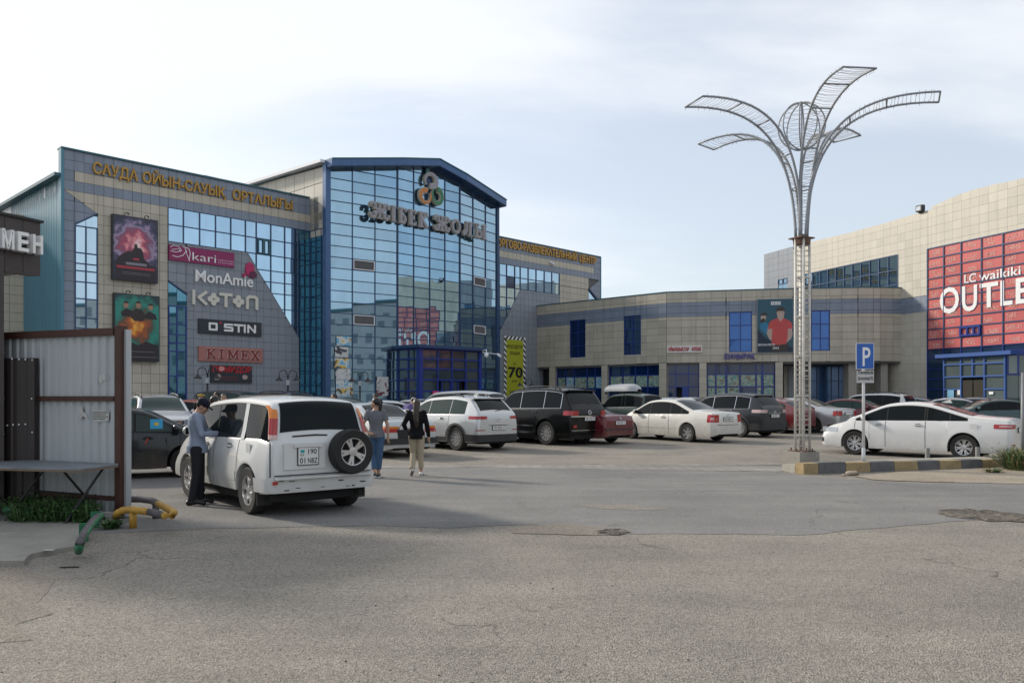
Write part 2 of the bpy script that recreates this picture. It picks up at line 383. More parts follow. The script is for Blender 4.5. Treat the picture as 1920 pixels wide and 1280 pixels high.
def asphalt(name, dark, mid, dusty, speck, bump, sc):
    m = bpy.data.materials.new(name); m.use_nodes = True; t = m.node_tree; n = t.nodes; p = n['Principled BSDF']; p.inputs['Roughness'].default_value = .93; p.inputs['Specular IOR Level'].default_value = .25
    geo = n.new('ShaderNodeNewGeometry')
    def noise(s, d, r=.6):
        z = n.new('ShaderNodeTexNoise'); z.inputs['Scale'].default_value = s; z.inputs['Detail'].default_value = d; z.inputs['Roughness'].default_value = r; t.links.new(geo.outputs['Position'], z.inputs['Vector']); return z.outputs[0]
    def mixc(fac, a, b, mode='MIX'):
        x = n.new('ShaderNodeMix'); x.data_type = 'RGBA'; x.blend_type = mode
        for k, q in (('Factor', fac), ('A', a), ('B', b)):
            if isinstance(q, (int, float)): x.inputs[k].default_value = q
            elif isinstance(q, tuple): x.inputs[k].default_value = (*q, 1)
            else: t.links.new(q, x.inputs[k])
        return x.outputs['Result']
    def rng(f, a, b, c=0., d=1.):
        r = n.new('ShaderNodeMapRange'); r.inputs[1].default_value = a; r.inputs[2].default_value = b; r.inputs[3].default_value = c; r.inputs[4].default_value = d; t.links.new(f, r.inputs[0]); return r.outputs[0]
    col = mixc(rng(noise(.55, 5, .62), .36, .66), mid, dusty)
    col = mixc(rng(noise(.16, 4, .6), .52, .70, 0, .75), col, tuple(.72 * q for q in mid))
    vo = n.new('ShaderNodeTexVoronoi'); vo.inputs['Scale'].default_value = sc; t.links.new(geo.outputs['Position'], vo.inputs['Vector'])
    sv = n.new('ShaderNodeSeparateColor'); t.links.new(vo.outputs['Color'], sv.inputs[0])
    col = mixc(rng(sv.outputs[0], .0, 1., 1 - speck, 1 + speck), (0, 0, 0), col) if False else col
    st = rng(sv.outputs[0], 0, 1, 1 - speck, 1 + speck); cbn = n.new('ShaderNodeCombineXYZ'); [t.links.new(st, cbn.inputs[i]) for i in range(3)]
    col = mixc(1.0, col, cbn.outputs[0], 'MULTIPLY')
    mpt = n.new('ShaderNodeMapping'); mpt.inputs['Rotation'].default_value = (0, 0, R(-28)); mpt.inputs['Scale'].default_value = (.10, 1.5, 1); t.links.new(geo.outputs['Position'], mpt.inputs[0])
    zt_n = n.new('ShaderNodeTexNoise'); zt_n.inputs['Scale'].default_value = 1.3; zt_n.inputs['Detail'].default_value = 4; t.links.new(mpt.outputs[0], zt_n.inputs['Vector'])
    tr = rng(zt_n.outputs[0], .35, .65, .94, 1.05); cb3 = n.new('ShaderNodeCombineXYZ'); [t.links.new(tr, cb3.inputs[i]) for i in range(3)]
    col = mixc(1.0, col, cb3.outputs[0], 'MULTIPLY')
    vs3 = n.new('ShaderNodeTexVoronoi'); vs3.inputs['Scale'].default_value = .55; t.links.new(geo.outputs['Position'], vs3.inputs['Vector'])
    sp3 = n.new('ShaderNodeMath'); sp3.operation = 'MULTIPLY_ADD'; sp3.inputs[1].default_value = .35; t.links.new(noise(4, 5), sp3.inputs[0]); t.links.new(vs3.outputs['Distance'], sp3.inputs[2])
    col = mixc(rng(sp3.outputs[0], .19, .25, .45, 0), col, dark)                                 # old oil drips
    pit = rng(noise(sc * .45, 3, .7), .60, .70); col = mixc(pit, col, dark)
    pb = rng(noise(9, 6, .7), .66, .74, 0, .8); col = mixc(pb, col, dark)                        # crumbs and stains
    vc = n.new('ShaderNodeTexVoronoi'); vc.feature = 'DISTANCE_TO_EDGE'; vc.inputs['Scale'].default_value = .42
    wv = n.new('ShaderNodeVectorMath'); wv.operation = 'ADD'; nn = n.new('ShaderNodeTexNoise'); nn.inputs['Scale'].default_value = 1.5; nn.inputs['Detail'].default_value = 6; t.links.new(geo.outputs['Position'], nn.inputs['Vector'])
    t.links.new(geo.outputs['Position'], wv.inputs[0]); t.links.new(nn.outputs['Color'], wv.inputs[1]); t.links.new(wv.outputs[0], vc.inputs['Vector'])
    ck = rng(vc.outputs['Distance'], .002, .007, 1, 0); ckm = n.new('ShaderNodeMath'); ckm.operation = 'MULTIPLY'; t.links.new(ck, ckm.inputs[0]); t.links.new(rng(noise(.3, 2), .50, .62, 0, .75), ckm.inputs[1])
    col = mixc(ckm.outputs[0], col, dark)
    t.links.new(col, p.inputs['Base Color'])
    b = n.new('ShaderNodeBump'); b.inputs['Strength'].default_value = bump; b.inputs['Distance'].default_value = .012; t.links.new(vo.outputs['Distance'], b.inputs['Height'])
    b2 = n.new('ShaderNodeBump'); b2.inputs['Strength'].default_value = .35; b2.inputs['Distance'].default_value = .05; t.links.new(noise(3, 6), b2.inputs['Height']); t.links.new(b.outputs[0], b2.inputs['Normal']); t.links.new(b2.outputs[0], p.inputs['Normal'])
    MC[name] = m; return m
m_asph = asphalt('coarse_asphalt', (.07, .062, .054), (.238, .219, .190), (.300, .273, .232), .36, .9, 75)
m_asph2 = asphalt('smooth_asphalt', (.085, .082, .08), (.195, .191, .183), (.238, .230, .215), .22, .6, 85)  # newer asphalt; part of its darker tone stands in for shade on the lane
m_dirt = asphalt('dry_dirt', (.13, .11, .085), (.29, .245, .19), (.36, .31, .24), .22, .8, 45)
m_soil = asphalt('brown_soil', (.08, .072, .062), (.20, .176, .148), (.255, .228, .192), .25, .9, 50)
def paver_mat():
    m = bpy.data.materials.new('paving'); m.use_nodes = True; t = m.node_tree; n = t.nodes; p = n['Principled BSDF']; p.inputs['Roughness'].default_value = .88; p.inputs['Specular IOR Level'].default_value = .3
    geo = n.new('ShaderNodeNewGeometry'); mp = n.new('ShaderNodeMapping'); mp.inputs['Rotation'].default_value = (0, 0, R(43)); t.links.new(geo.outputs['Position'], mp.inputs[0])
    br = n.new('ShaderNodeTexBrick'); br.inputs['Color1'].default_value = (.235, .225, .207, 1); br.inputs['Color2'].default_value = (.295, .282, .258, 1); br.inputs['Mortar'].default_value = (.11, .10, .09, 1)
    br.inputs['Scale'].default_value = 1; br.inputs['Brick Width'].default_value = .42; br.inputs['Row Height'].default_value = .21; br.inputs['Mortar Size'].default_value = .012; t.links.new(mp.outputs[0], br.inputs['Vector'])
    z = n.new('ShaderNodeTexNoise'); z.inputs['Scale'].default_value = .5; z.inputs['Detail'].default_value = 7; t.links.new(geo.outputs['Position'], z.inputs['Vector'])
    r = n.new('ShaderNodeMapRange'); r.inputs[1].default_value = .3; r.inputs[2].default_value = .7; r.inputs[3].default_value = .78; r.inputs[4].default_value = 1.18; t.links.new(z.outputs[0], r.inputs[0])
    cbn = n.new('ShaderNodeCombineXYZ'); [t.links.new(r.outputs[0], cbn.inputs[i]) for i in range(3)]
    mx = n.new('ShaderNodeMix'); mx.data_type = 'RGBA'; mx.blend_type = 'MULTIPLY'; mx.inputs['Factor'].default_value = 1; t.links.new(br.outputs[0], mx.inputs['A']); t.links.new(cbn.outputs[0], mx.inputs['B']); t.links.new(mx.outputs['Result'], p.inputs['Base Color'])
    b = n.new('ShaderNodeBump'); b.inputs['Strength'].default_value = .5; b.inputs['Distance'].default_value = .01; t.links.new(br.outputs['Fac'], b.inputs['Height']); b.invert = True; t.links.new(b.outputs[0], p.inputs['Normal'])
    return m
m_pave = paver_mat()
ground_sheet('ground', [(-900, -80), (900, -80), (900, 2200), (-900, 2200)], 0, m_asph)
A0, A1 = gp(150, 985), gp(1920, 985)
ground_sheet('road', rough_edge([gp(-200, 1010), gp(240, 998), gp(420, 990), gp(700, 985), gp(840, 990), gp(1000, 983), gp(1130, 1003), gp(1260, 1000), gp(1500, 1003), gp(1700, 985), gp(1830, 975), gp(2300, 972), gp(2500, 905), gp(1700, 905), gp(1500, 893), gp(1460, 884), gp(900, 876), gp(230, 880), gp(-400, 880)], .03), .004, m_asph2)
ground_sheet('parking_paving', rough_edge([gp(-500, 878), gp(230, 880), gp(900, 876), gp(1200, 881), gp(1462, 884), gp(1510, 880), gp(1700, 872), gp(1930, 868), gp(2600, 866)], .02) + [(70, 75), (-60, 75)], .008, m_pave)
ground_sheet('dirt_verge', rough_edge([gp(1600, 893), gp(1700, 884), gp(1900, 875), gp(2500, 868), gp(2700, 905), gp(2000, 908), gp(1760, 904), gp(1640, 900)], .05), .012, m_dirt)
ground_sheet('bare_soil', rough_edge([gp(-300, 1062), gp(40, 1064), gp(105, 1085), gp(70, 1130), gp(100, 1150), gp(30, 1170), gp(60, 1200), gp(-300, 1230)], .03), .003, m_soil)
# concrete slab at the kiosk
cs = [gp(-300, 988), gp(0, 983), gp(148, 984), gp(163, 998), gp(150, 1030), gp(60, 1046), gp(45, 1060), gp(-300, 1062)]
mb = MB(); mb.prism([V((x, y, .0)) for x, y in rough_edge(cs, .012, .2)], (0, 0, .05)); tag(mk('concrete_pad', mb, m_conc), None, kind='structure')
# pot holes: shallow broken dishes
def pothole(px, py, rx, ry, label):
    x, y = gp(px, py); mb = MB(); n = 28; rows = []
    jit = [random.uniform(.75, 1.2) for _ in range(n)]
    for k, (f, h) in enumerate(((1.25, .006), (1.0, .022), (.82, .012), (.4, .009))):
        rows.append([V((x + rx * f * jit[j] * math.cos(2 * math.pi * j / n), y + ry * f * jit[j] * math.sin(2 * math.pi * j / n), h + random.uniform(0, .006))) for j in range(n)] )
        rows[-1].append(rows[-1][0])
    mb.grid(rows, flip=True); mb.add(rows[-1][:-1], [list(range(n))]); o = mk('pothole', mb, asphalt('pothole_rubble', (.03, .028, .024), (.085, .074, .06), (.16, .14, .115), .5, 1.2, 22) if 'pothole_rubble' not in MC else MC['pothole_rubble']); tag(o, label, 'pothole')
pothole(1842, 966, .46, .50, 'broken pothole with brown rubble in the asphalt near the dirt verge')
pothole(1150, 998, .16, .16, 'small shallow pothole at the crumbling edge of the smooth asphalt')
ground_sheet('sand_patch', rough_edge([gp(*q) for q in ((955, 993), (1000, 985), (1060, 981), (1120, 988), (1185, 996), (1160, 1002), (1090, 1003), (1010, 1001), (960, 1000))], .03, .12), .0062, m_soil)
for (px, py, s_, lb) in ((1606, 889, .12, None),):
    pass

ground_sheet('worn_asphalt', rough_edge([gp(*q) for q in ((1070, 948), (1120, 944), (1200, 948), (1265, 953), (1220, 957), (1140, 955))], .04, .12), .0066, m_asph)
rn_ = random.Random(11); mbg = MB()
for _ in range(1100):
    px, py = rn_.uniform(-50, 1970), 985 + 300 * rn_.random() ** 1.5; x, y = gp(px, py); r = rn_.choice((.004, .005, .006, .008, .011)) * rn_.uniform(.7, 1.2)
    mbg.add([V((x + r * rn_.uniform(.7, 1.3) * math.cos(a), y + r * rn_.uniform(.7, 1.3) * math.sin(a), -.001)) for a in (0, 1.6, 3.1, 4.7)] + [V((x + r * .3, y, r * rn_.uniform(.5, 1.0)))], [(0, 1, 4), (1, 2, 4), (2, 3, 4), (3, 0, 4)], rn_.choice((0, 0, 1)))
tag(mk('gravel', mbg, [M('grit_grey', (.15, .14, .125), rough=.95), M('grit_dark', (.06, .055, .05), rough=.95)]), 'loose grit scattered over the asphalt', kind='stuff')
# ------------------------------------------------------------------ plan of the mall
a_ = R(43.85); dW = V((math.sin(a_), math.cos(a_))); nB = V((dW.y, -dW.x))          # along the mall; out of the mall
def ray(px, z): return V(((px - CX) / F * z, z))
T0 = ray(617, 50.0); dir_ = lambda d: V((math.sin(R(d)), math.cos(R(d))))
T1 = meet(T0, dir_(54.5), 745); T2 = meet(T1, dW, 862); T3 = meet(T2, dir_(33.0), 931.5)
C0 = ray(612.5, 49.9); I0 = meet(C0, -nB, 582); WL = meet(I0, dW, 119); WR0 = meet(I0, dW, 936); WR = meet(I0, dW, 1125)
W = Fac(WL, I0); RT = Fac(I0, C0); RW = Fac(WR0, WR)
ZT = W.z(120, 279.5)
def base(p): return (p[0], p[1], g(p[1]))
# ---- left wing
lw = thing('mall_wing', 'tiled mall wing with shop signs and a long window band left of the glass front', 'building', base(WL))
zse0 = Fac(WL - nB * 9.0, WL).z(112, 335)
core([WL - V(W.n) * .05 + dW * .02, I0 - V(W.n) * .05, I0 - nB * 22, WL - nB * 22 + dW * .02], 0, zse0 - .02, lw)
core([WL - V(W.n) * .06 + dW * .03, I0 - V(W.n) * .06, I0 - nB * .6, WL - nB * .6 + dW * .03], zse0 - .5, ZT - .02, lw, 'parapet', m_teal)
u = W.u; th = (ZT - W.z(121, 355.6)) / 4; z2, z3, z4 = ZT - 2 * th, ZT - 3 * th, ZT - 4 * th; UE = W.L
u140, u161, u183, u314, u463, u560 = u(140), u(161), u(183), u(314), u(463), u(560)
zd, zw = W.z(183, 402), W.z(140, 422); zs_ = .5 * (W.z(314, 452.6) + W.z(463, 473)); zq = W.z(560, 634)
u138 = u(139.5); u350 = u(350); zd140 = z4 + (zd - z4) * u140 / u183
bk = []
c5a, c5b = W.z(315, 528), W.z(350, 553)
tiles(W, [(rect(0, z2, UE, ZT), m_grey), (rect(0, z3, u138, z2), m_grey), (rect(u138, z3, UE, z2), m_cream), (rect(0, z4, UE, z3), m_grey),
          ([(0, z4), (u183, zd), (u183, z4)], m_cream), (rect(u183, 0, u314, z4), m_cream), ([(0, 0), (u140, 0), (u140, zd140), (0, z4)], m_grey),
          ([(u140, zw), (u183, zd), (u140, zd140)], m_grey), ([(u314, c5a), (u350, c5b), (u350, zs_), (u314, zs_)], m_grey2),
          ([(u350, 0), (u560, 0), (u560, zq), (u463, zs_), (u350, zs_)], m_grey2)], th * .94, th, ZT, bk)
b2 = []
RL = RT.L
tiles(RT, [(rect(0, z2, RL, ZT), m_grey), (rect(0, z3, RL * .62, z2), m_cream), (rect(RL * .62, z3, RL, z2), m_grey), (rect(0, z4, RL, z3), m_grey)], th * .94, th, ZT, b2)
emit_tiles(bk + b2, lw, 'cladding_tile', 300)
# corner trim + coping
mb = MB(); W.box(mb, -.14, .0, 0, ZT + .05, -.3, .09); mk('corner_trim', mb, m_teal, lw)
mb = MB(); W.box(mb, -.14, UE - .1, ZT, ZT + .09, -.5, .12); mk('coping', mb, m_edge, lw)
# windows
us = [u(p) for p in (314.6, 343.8, 374.2, 404, 432.6, 460.1, 480.4, 507.6, 533.7, 558.6)] + [UE - .03]
rowh = (z4 - zs_) / 2; zr = [z4 - k * rowh for k in range(3)]
k = 0
while zr[-1] > .9: zr.append(zr[-1] - (rowh * .98 if k in (0, 3, 5, 6) else rowh * .72 if k in (1, 2) else rowh)); k += 1
zr.append(g(45) + .02)
G = [rect(us[0], zs_, UE, z4), [(u463, zs_), (u560, zq), (u560, zs_)], rect(u560, 0, UE, zs_)]
panes(W, us, zr, lw, lambda i, j: m_mirdk if i >= 9 else m_mirlt, G, tilt=.003)
bars(W, us, zr, lw, m_bluemet, .05, regs=G)
w1 = [(u140, 0), (u183, 0), (u183, zd), (u140, zw)]
z1s = [W.z(141, y) for y in (400, 423, 473, 493, 506.8, 527.5, 559, 595, 614.6, 650, 690, 730)] + [.3]
panes(W, [u140, u161, u183], z1s, lw, m_mirlt, [w1]); bars(W, [u140 + .02, u161, u183 - .02], z1s[1:], lw, m_bluemet, .055, regs=[w1])
mb = MB(); W.poly(mb, [(u140, zw), (u183, zd), (u183, zd + .08), (u140, zw + .08)], 0, .07); mk('window_head', mb, m_bluemet, lw)
u315 = u(315); w2 = [(u315, 0), (u350, 0), (u350, c5b), (u315, c5a)]
z2s = [W.z(316, y) for y in (520, 573, 607, 626, 642, 658, 704)] + [.3]
panes(W, [u315, .5 * (u315 + u350) - .03, u350], z2s, lw, m_mirdk, [w2], tilt=.012); bars(W, [u315 + .03, .5 * (u315 + u350) - .03, u350 - .03], z2s[1:], lw, m_royal, .06, regs=[w2])
mb = MB(); W.poly(mb, [(u315, c5a), (u350, c5b), (u350, c5b + .09), (u315, c5a + .09)], 0, .07); mk('window_head', mb, m_bluemet, lw)
mb = MB(); W.poly(mb, [(u463, zs_ + .03), (u560, zq), (u560, zq - .06), (u463, zs_ - .03)], .02, .05); mk('edge_trim', mb, m_grey, lw)
# an opened casement in the band
mb = MB(); uo, uo2 = us[6] + .06, us[7] - .06; zo, zo2 = zr[1] - .03, zr[2] + .03
for a, b in ((uo, uo + .09), (.5 * (uo + uo2) - .07, .5 * (uo + uo2) + .07), (uo2 - .09, uo2)): W.box(mb, a, b, zo2, zo, .02, .09)
W.box(mb, uo, uo2, zo - .07, zo, .02, .08); W.box(mb, uo, uo2, zo2, zo2 + .07, .02, .08); mk('open_casement', mb, m_edge, lw)
# return wall glazing towards the tower
zg = [z4 - .02] + [z4 - k * .69 for k in range(1, 16)]
zg = [z for z in zg if z > .3] + [.27]
panes(RT, [.03, RL * .36, RL * .70, RL - .04], zg, lw, m_mirdk, tilt=.01); bars(RT, [.05, RL * .36, RL * .70, RL - .06], zg, lw, m_bluemet, .045)
# side wall (teal siding) and the roof edge running back
SW = Fac(WL - nB * 9.0, WL); zse = SW.z(112, 335)
mb = MB(); k = 0; x = 0
while x < 9.0 - .02: SW.box(mb, x, min(x + .19, 9), 0, zse, -.02, .02 + .006 * (k % 2)); x += .2; k += 1
mk('metal_siding', mb, m_teal, lw, kind='stuff')
mb = MB(); SW.box(mb, -9, 9, zse, zse + .16, -.3, .42); mk('gutter', mb, m_edge, lw)
mb = MB(); SW.box(mb, -9, 8.9, zse - .6, zse - .02, -.02, .02); mk('eave_flashing', mb, m_wmetal, lw)
# ---- grey block standing behind on the far left
q0 = WL - nB * 6.6; LBk = Fac(q0 - dW * 14, q0); zlb = W.z(119, 300) - 1.75
lb = thing('annex_block', 'low grey tiled annex behind the kiosk sign, against the teal side wall', 'building', base(q0))
core([q0 + dW * .0 - nB * .05, q0 - dW * 14 - nB * .05, q0 - dW * 14 - nB * 9, q0 - nB * 9], 0, zlb, lb)
bk = []; tiles(LBk, [(rect(6, 0, 14, zlb), m_cream)], .95, .5, zlb, bk); emit_tiles(bk, lb, 'cladding_tile', 120)
# ---- right wing
rw = thing('mall_wing', 'grey and cream tiled mall wing with gold letters, right of the glass front', 'building', base(WR0))
core([WR0 - V(RW.n) * .05 - dW * 8, WR - V(RW.n) * .05, WR - nB * 20, WR0 - nB * 20 - dW * 8], 0, ZT - .02, rw)
ur = RW.u; RE = RW.L; uA, uB, uC, uD = ur(975.5), ur(1049), ur(1098), ur(1118)
zrs = RW.z(1012, 547.5); bk = []
zt1, zt2, zt3, zt4 = ZT - 2 * th, ZT - 3 * th, ZT - 4 * th, zrs
udg = ur(1118); zdg = RW.z(1122, 523); z11 = RW.z(1103, 543); z12 = RW.z(1118, 562)
uc1 = ur(1103)
tiles(RW, [(rect(-4, zt1, RE, ZT), m_grey), (rect(-4, zt2, RE - .95, zt1), m_cream), (rect(RE - .95, zt2, RE, zt1), m_grey), (rect(-4, zt3, RE, zt2), m_grey),
           (rect(uB, z11, uc1, zt3), m_cream), (rect(uB, 0, uc1, z11), m_cream), ([(uc1, z11), (RE, RW.z(1124, 524)), (RE, zt3), (uc1, zt3)], m_cream),
           ([(uc1, z11), (udg, z12), (udg, 0), (RE, 0), (RE, RW.z(1124, 524))][:2] + [(RE, z12), (RE, RW.z(1124, 524))], m_grey),
           ([(uA, zrs), (uB, zrs), (uB, 0), (uA, 0)], m_grey2), ([(ur(936), 0), (uA, 0), (uA, zrs), (ur(937), RW.z(936, 620))], m_grey2)], th * .94, th, ZT, bk)
emit_tiles(bk, rw, 'cladding_tile', 60)
mb = MB(); RW.box(mb, -3, RE + .05, ZT, ZT + .09, -.5, .10); mk('coping', mb, m_edge, rw)
mb = MB(); RW.box(mb, RE, RE + .12, 0, ZT, -.3, .06); mk('corner_trim', mb, m_teal, rw)
usr = [ur(p) for p in (936, 949.8, 965, 975.3, 990.2, 1005, 1020.3, 1034.4, 1048.6)]
zrr = [zt3 - (zt3 - zrs) / 2 * k for k in range(3)]
while zrr[-1] > 5: zrr.append(zrr[-1] - .8)
G2 = [rect(usr[0], zrs, usr[-1], zt3), [(usr[0], RW.z(936, 622)), (uA, zrs), (usr[0], zrs)]]
panes(RW, usr, zrr, rw, lambda i, j: m_dkglass if (i, j) == (1, 1) else m_mirlt, G2, tilt=.003); bars(RW, usr, zrr, rw, m_bluemet, .055, regs=G2)
w3 = [(uc1 + .05, RW.z(1108, 575)), (udg, RW.z(1108, 575)), (udg, z12), (uc1 + .05, z11)]
panes(RW, [uc1, .5 * (uc1 + udg), udg], [z11, z12 - .0, z12 - .7], rw, m_mirlt, [w3]); mb = MB(); RW.poly(mb, [(uc1, z11), (udg, z12), (udg + .1, z12), (udg + .1, z12 + .12), (uc1, z11 + .14)], .0, .12); mk('window_head', mb, m_bluemet, rw)

# ---- glass tower
tw = thing('glass_tower', 'tall mirror glass mall front with a shallow blue gable', 'building', base(T0))
F1, F2, F3 = Fac(T0, T1), Fac(T1, T2), Fac(T2, T3)
zE, zK, zP = F1.z(617, 304), F1.z(744, 301.5), F2.z(811, 303)
zK2, zE2 = F2.z(862, 331) , F3.z(931.5, 377)
core([T0 - V((0, 0)) - nB * .06 + dW * .05, T1 - nB * .06, T2 - nB * .06, T3 - nB * .06 - dW * .03, T3 - nB * 26, T0 - nB * 26 + dW * .05], 0, zE - 1.0, tw, mat_=m_bluemet)
mb = MB(); mb.prism([F1.P(0, zE - 1.0, -.08), F1.P(F1.L, zE - 1.0, -.08), F1.P(F1.L, zK - .3, -.08), F1.P(0, zE - .3, -.08)], V((-nB.x, -nB.y, 0)) * .3)
mb.prism([F2.P(0, zE - 1.0, -.08), F2.P(F2.L, zE - 1.0, -.08), F2.P(F2.L, zK2 - .3, -.08), F2.P(F2.u(811), zP - .3, -.08), F2.P(0, zK - .3, -.08)], V((-nB.x, -nB.y, 0)) * .3)
mb.prism([F3.P(0, zE - 1.0, -.08), F3.P(F3.L, zE - 1.0, -.08), F3.P(F3.L, zE2 - .3, -.08), F3.P(0, zK2 - .3, -.08)], V((-nB.x, -nB.y, 0)) * .3)
mk('gable_backing', mb, m_bluemet, tw)
rz_ = F1.z(618, 333.2); rh = F1.z(618, 333.2) - F1.z(618, 354.3); zrow = [rz_ + k * rh for k in range(4, 0, -1)] + [rz_ - k * rh for k in range(0, 40)]
rh = .693; zrow = [rz_ + k * rh for k in range(5, 0, -1)] + [rz_ - k * rh for k in range(0, 40)]
zrow = [z for z in zrow if z > .55] + [.28]
TL = [F1.L, F2.L, F3.L]
regs = ([[(0, 0), (F1.L, 0), (F1.L, zK - .35), (0, zE - .35)]], [[(0, 0), (F2.L, 0), (F2.L, zK2 - .35), (F2.u(811), zP - .35), (0, zK - .35)]], [[(0, 0), (F3.L, 0), (F3.L, zE2 - .35), (0, zK2 - .35)]])
cols = ([0, F1.u(660.6), F1.u(703), F1.L], [0, F2.u(775.5), F2.u(805.5), F2.u(834), F2.L], [0, F3.u(886.5), F3.u(910), F3.L])
vents = {(0, 1, 487), (0, 1, 590), (2, 1, 519), (2, 1, 610)}
VE = V2 = None
for fi, fc in enumerate((F1, F2, F3)):
    vr = []
    for (a, b, y) in sorted(vents):
        if a == fi:
            zc = fc.z((660, 0, 887)[fi], y); kk = min(range(len(zrow)), key=lambda q: abs(zrow[q] - zc)); vr.append((b, kk))
    panes(fc, cols[fi], zrow, tw, m_mir, regs[fi], tilt=.0028, skip=lambda i, j: (i, j) in vr)
    cc = list(cols[fi]); cc[0] += .03; cc[-1] -= .03
    bars(fc, cc, zrow, tw, m_bluemet, .042, regs=regs[fi])
    for b, kk in vr:
        ua, ub, za, zb = cols[fi][b] + .05, cols[fi][b + 1] - .05, zrow[kk + 1] + .04, zrow[kk] - .04
        mb = MB(); fc.box(mb, ua, ub, za, za + .05, 0, .08); fc.box(mb, ua, ub, zb - .05, zb, 0, .08); fc.box(mb, ua, ua + .05, za, zb, 0, .082); fc.box(mb, ub - .05, ub, za, zb, 0, .082)
        vf = mk('vent_frame', mb, m_wmetal, tw); mb = MB()
        for q in range(7):
            z = za + .07 + q * (zb - za - .14) / 7; mb.hexa([fc.P(ua + .05, z, .05), fc.P(ub - .05, z, .05), fc.P(ub - .05, z, .0), fc.P(ua + .05, z, .0), fc.P(ua + .05, z + .05, .02), fc.P(ub - .05, z + .05, .02), fc.P(ub - .05, z + .08, .0), fc.P(ua + .05, z + .08, .0)])
        mk('vent_louvre', mb, m_vent, vf, kind='stuff')
# corner post, fascia, soffit
mb = MB(); mb.box((C0.x, C0.y, zE / 2), (.36, .36, zE - .4), -a_); mk('corner_post', mb, m_fascia, tw)
mb = MB(); mb.box((T3.x + .04, T3.y + .05, zE2 / 2), (.22, .22, zE2 - .4), -a_); mk('corner_post', mb, m_bluemet, tw)
prof = [(C0 + nB * .0 - dW * .12, zE), (T1, zK), (F2.a + F2.d * F2.u(811), zP), (T2, zK2), (T3 + F3.d * .35, zE2)]
for i in range(4):
    (p, za), (q, zb) = prof[i], prof[i + 1]; o1, o0 = nB * .75, -nB * .2; mb = MB()
    def q3(pt, off, z): s = pt + off; return V((s.x, s.y, z))
    mb.hexa([q3(p, o1, za - .42), q3(q, o1, zb - .42), q3(q, o0, zb - .38), q3(p, o0, za - .38), q3(p, o1, za), q3(q, o1, zb), q3(q, o0, zb), q3(p, o0, za)])
    fb = mk('fascia', mb, m_fascia, tw); mb = MB()
    mb.hexa([q3(p, nB * .72, za - .46), q3(q, nB * .72, zb - .46), q3(q, o0, zb - .46), q3(p, o0, za - .46), q3(p, nB * .72, za - .425), q3(q, nB * .72, zb - .425), q3(q, o0, zb - .425), q3(p, o0, za - .425)])
    mk('soffit', mb, m_bluemet, fb); mb = MB()
    mb.hexa([q3(p, nB * .80, za), q3(q, nB * .80, zb), q3(q, -nB * 26, zb), q3(p, -nB * 26, za), q3(p, nB * .80, za + .07), q3(q, nB * .80, zb + .07), q3(q, -nB * 26, zb + .07), q3(p, -nB * 26, za + .07)])
    mk('roof', mb, m_edge, tw)
# cream flank rising behind the left wing roof
FL = Fac(C0 - nB * 14, C0 - nB * .0); bk = []
zfl = FL.z(480, 347)
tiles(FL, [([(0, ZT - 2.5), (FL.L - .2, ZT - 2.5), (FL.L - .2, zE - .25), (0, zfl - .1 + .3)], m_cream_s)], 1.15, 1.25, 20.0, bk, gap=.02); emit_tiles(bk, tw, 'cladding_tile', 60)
mb = MB(); mb.hexa([FL.P(0, zfl + .15, .45), FL.P(FL.L, zE - .1, .45), FL.P(FL.L, zE - .1, -.6), FL.P(0, zfl + .15, -.6), FL.P(0, zfl + .33, .45), FL.P(FL.L, zE + .08, .45), FL.P(FL.L, zE + .08, -.6), FL.P(0, zfl + .33, -.6)]); mk('eave', mb, m_wmetal, tw)
mb = MB(); FL.box(mb, 0, FL.L - .25, ZT - 2.5, zE - .4, -3, -.04); mk('flank_wall', mb, m_back, tw)
# far roof block
fb0 = ray(385, 78); fb1 = ray(512, 84); FBk = Fac(fb0, fb1); zf = FBk.z(400, 338)
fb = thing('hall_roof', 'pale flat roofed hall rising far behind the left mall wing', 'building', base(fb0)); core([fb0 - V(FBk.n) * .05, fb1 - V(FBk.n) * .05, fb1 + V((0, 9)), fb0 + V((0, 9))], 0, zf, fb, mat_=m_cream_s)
mb = MB(); FBk.box(mb, -.3, FBk.L + .2, zf, zf + .22, -1, .35); mk('roof_edge', mb, m_wmetal, fb)
# entrance box
J = T1 + F2.d * .05; V1 = meet(J, nB, 787); V2_ = meet(V1, dW, 899); VS = Fac(J, V1); VF = Fac(V1, V2_); zv = VF.z(787, 652)
core([J + nB * .1 - dW * .0, V1 - nB * .25 + dW * .25, V2_ - nB * .25 - dW * .2, V2_ - nB * 2.2 - dW * .2], 0, zv - .1, tw, 'entrance_core', m_black)
uv = [.09] + [VF.u(p) for p in (820, 846.6, 872.4)] + [VF.L - .09]; zv_ = [zv - .05] + [VF.z(790, y) for y in (671.5, 690.5, 711.5, 732.7)] + [.3]
m_clear = glassM('entrance_glass', (.09, .115, .125), .45, rough=.03, rand=.35)
panes(VF, uv, zv_, tw, m_clear, tilt=.002, skip=lambda i, j: i in (1, 2) and j >= 3); bars(VF, uv, zv_, tw, m_royal, .10, o1=.07)
uvs = [.08, VS.L * .5, VS.L - .08]; panes(VS, uvs, zv_, tw, m_clear, tilt=.002); bars(VS, uvs, zv_, tw, m_royal, .09, o1=.06)
mb = MB(); mb.box((V1.x, V1.y, zv / 2), (.30, .30, zv), -a_); mk('entrance_post', mb, m_royal, tw)
mb = MB(); mb.box((V2_.x, V2_.y, zv / 2), (.24, .24, zv), -a_); mk('entrance_post', mb, m_royal, tw)
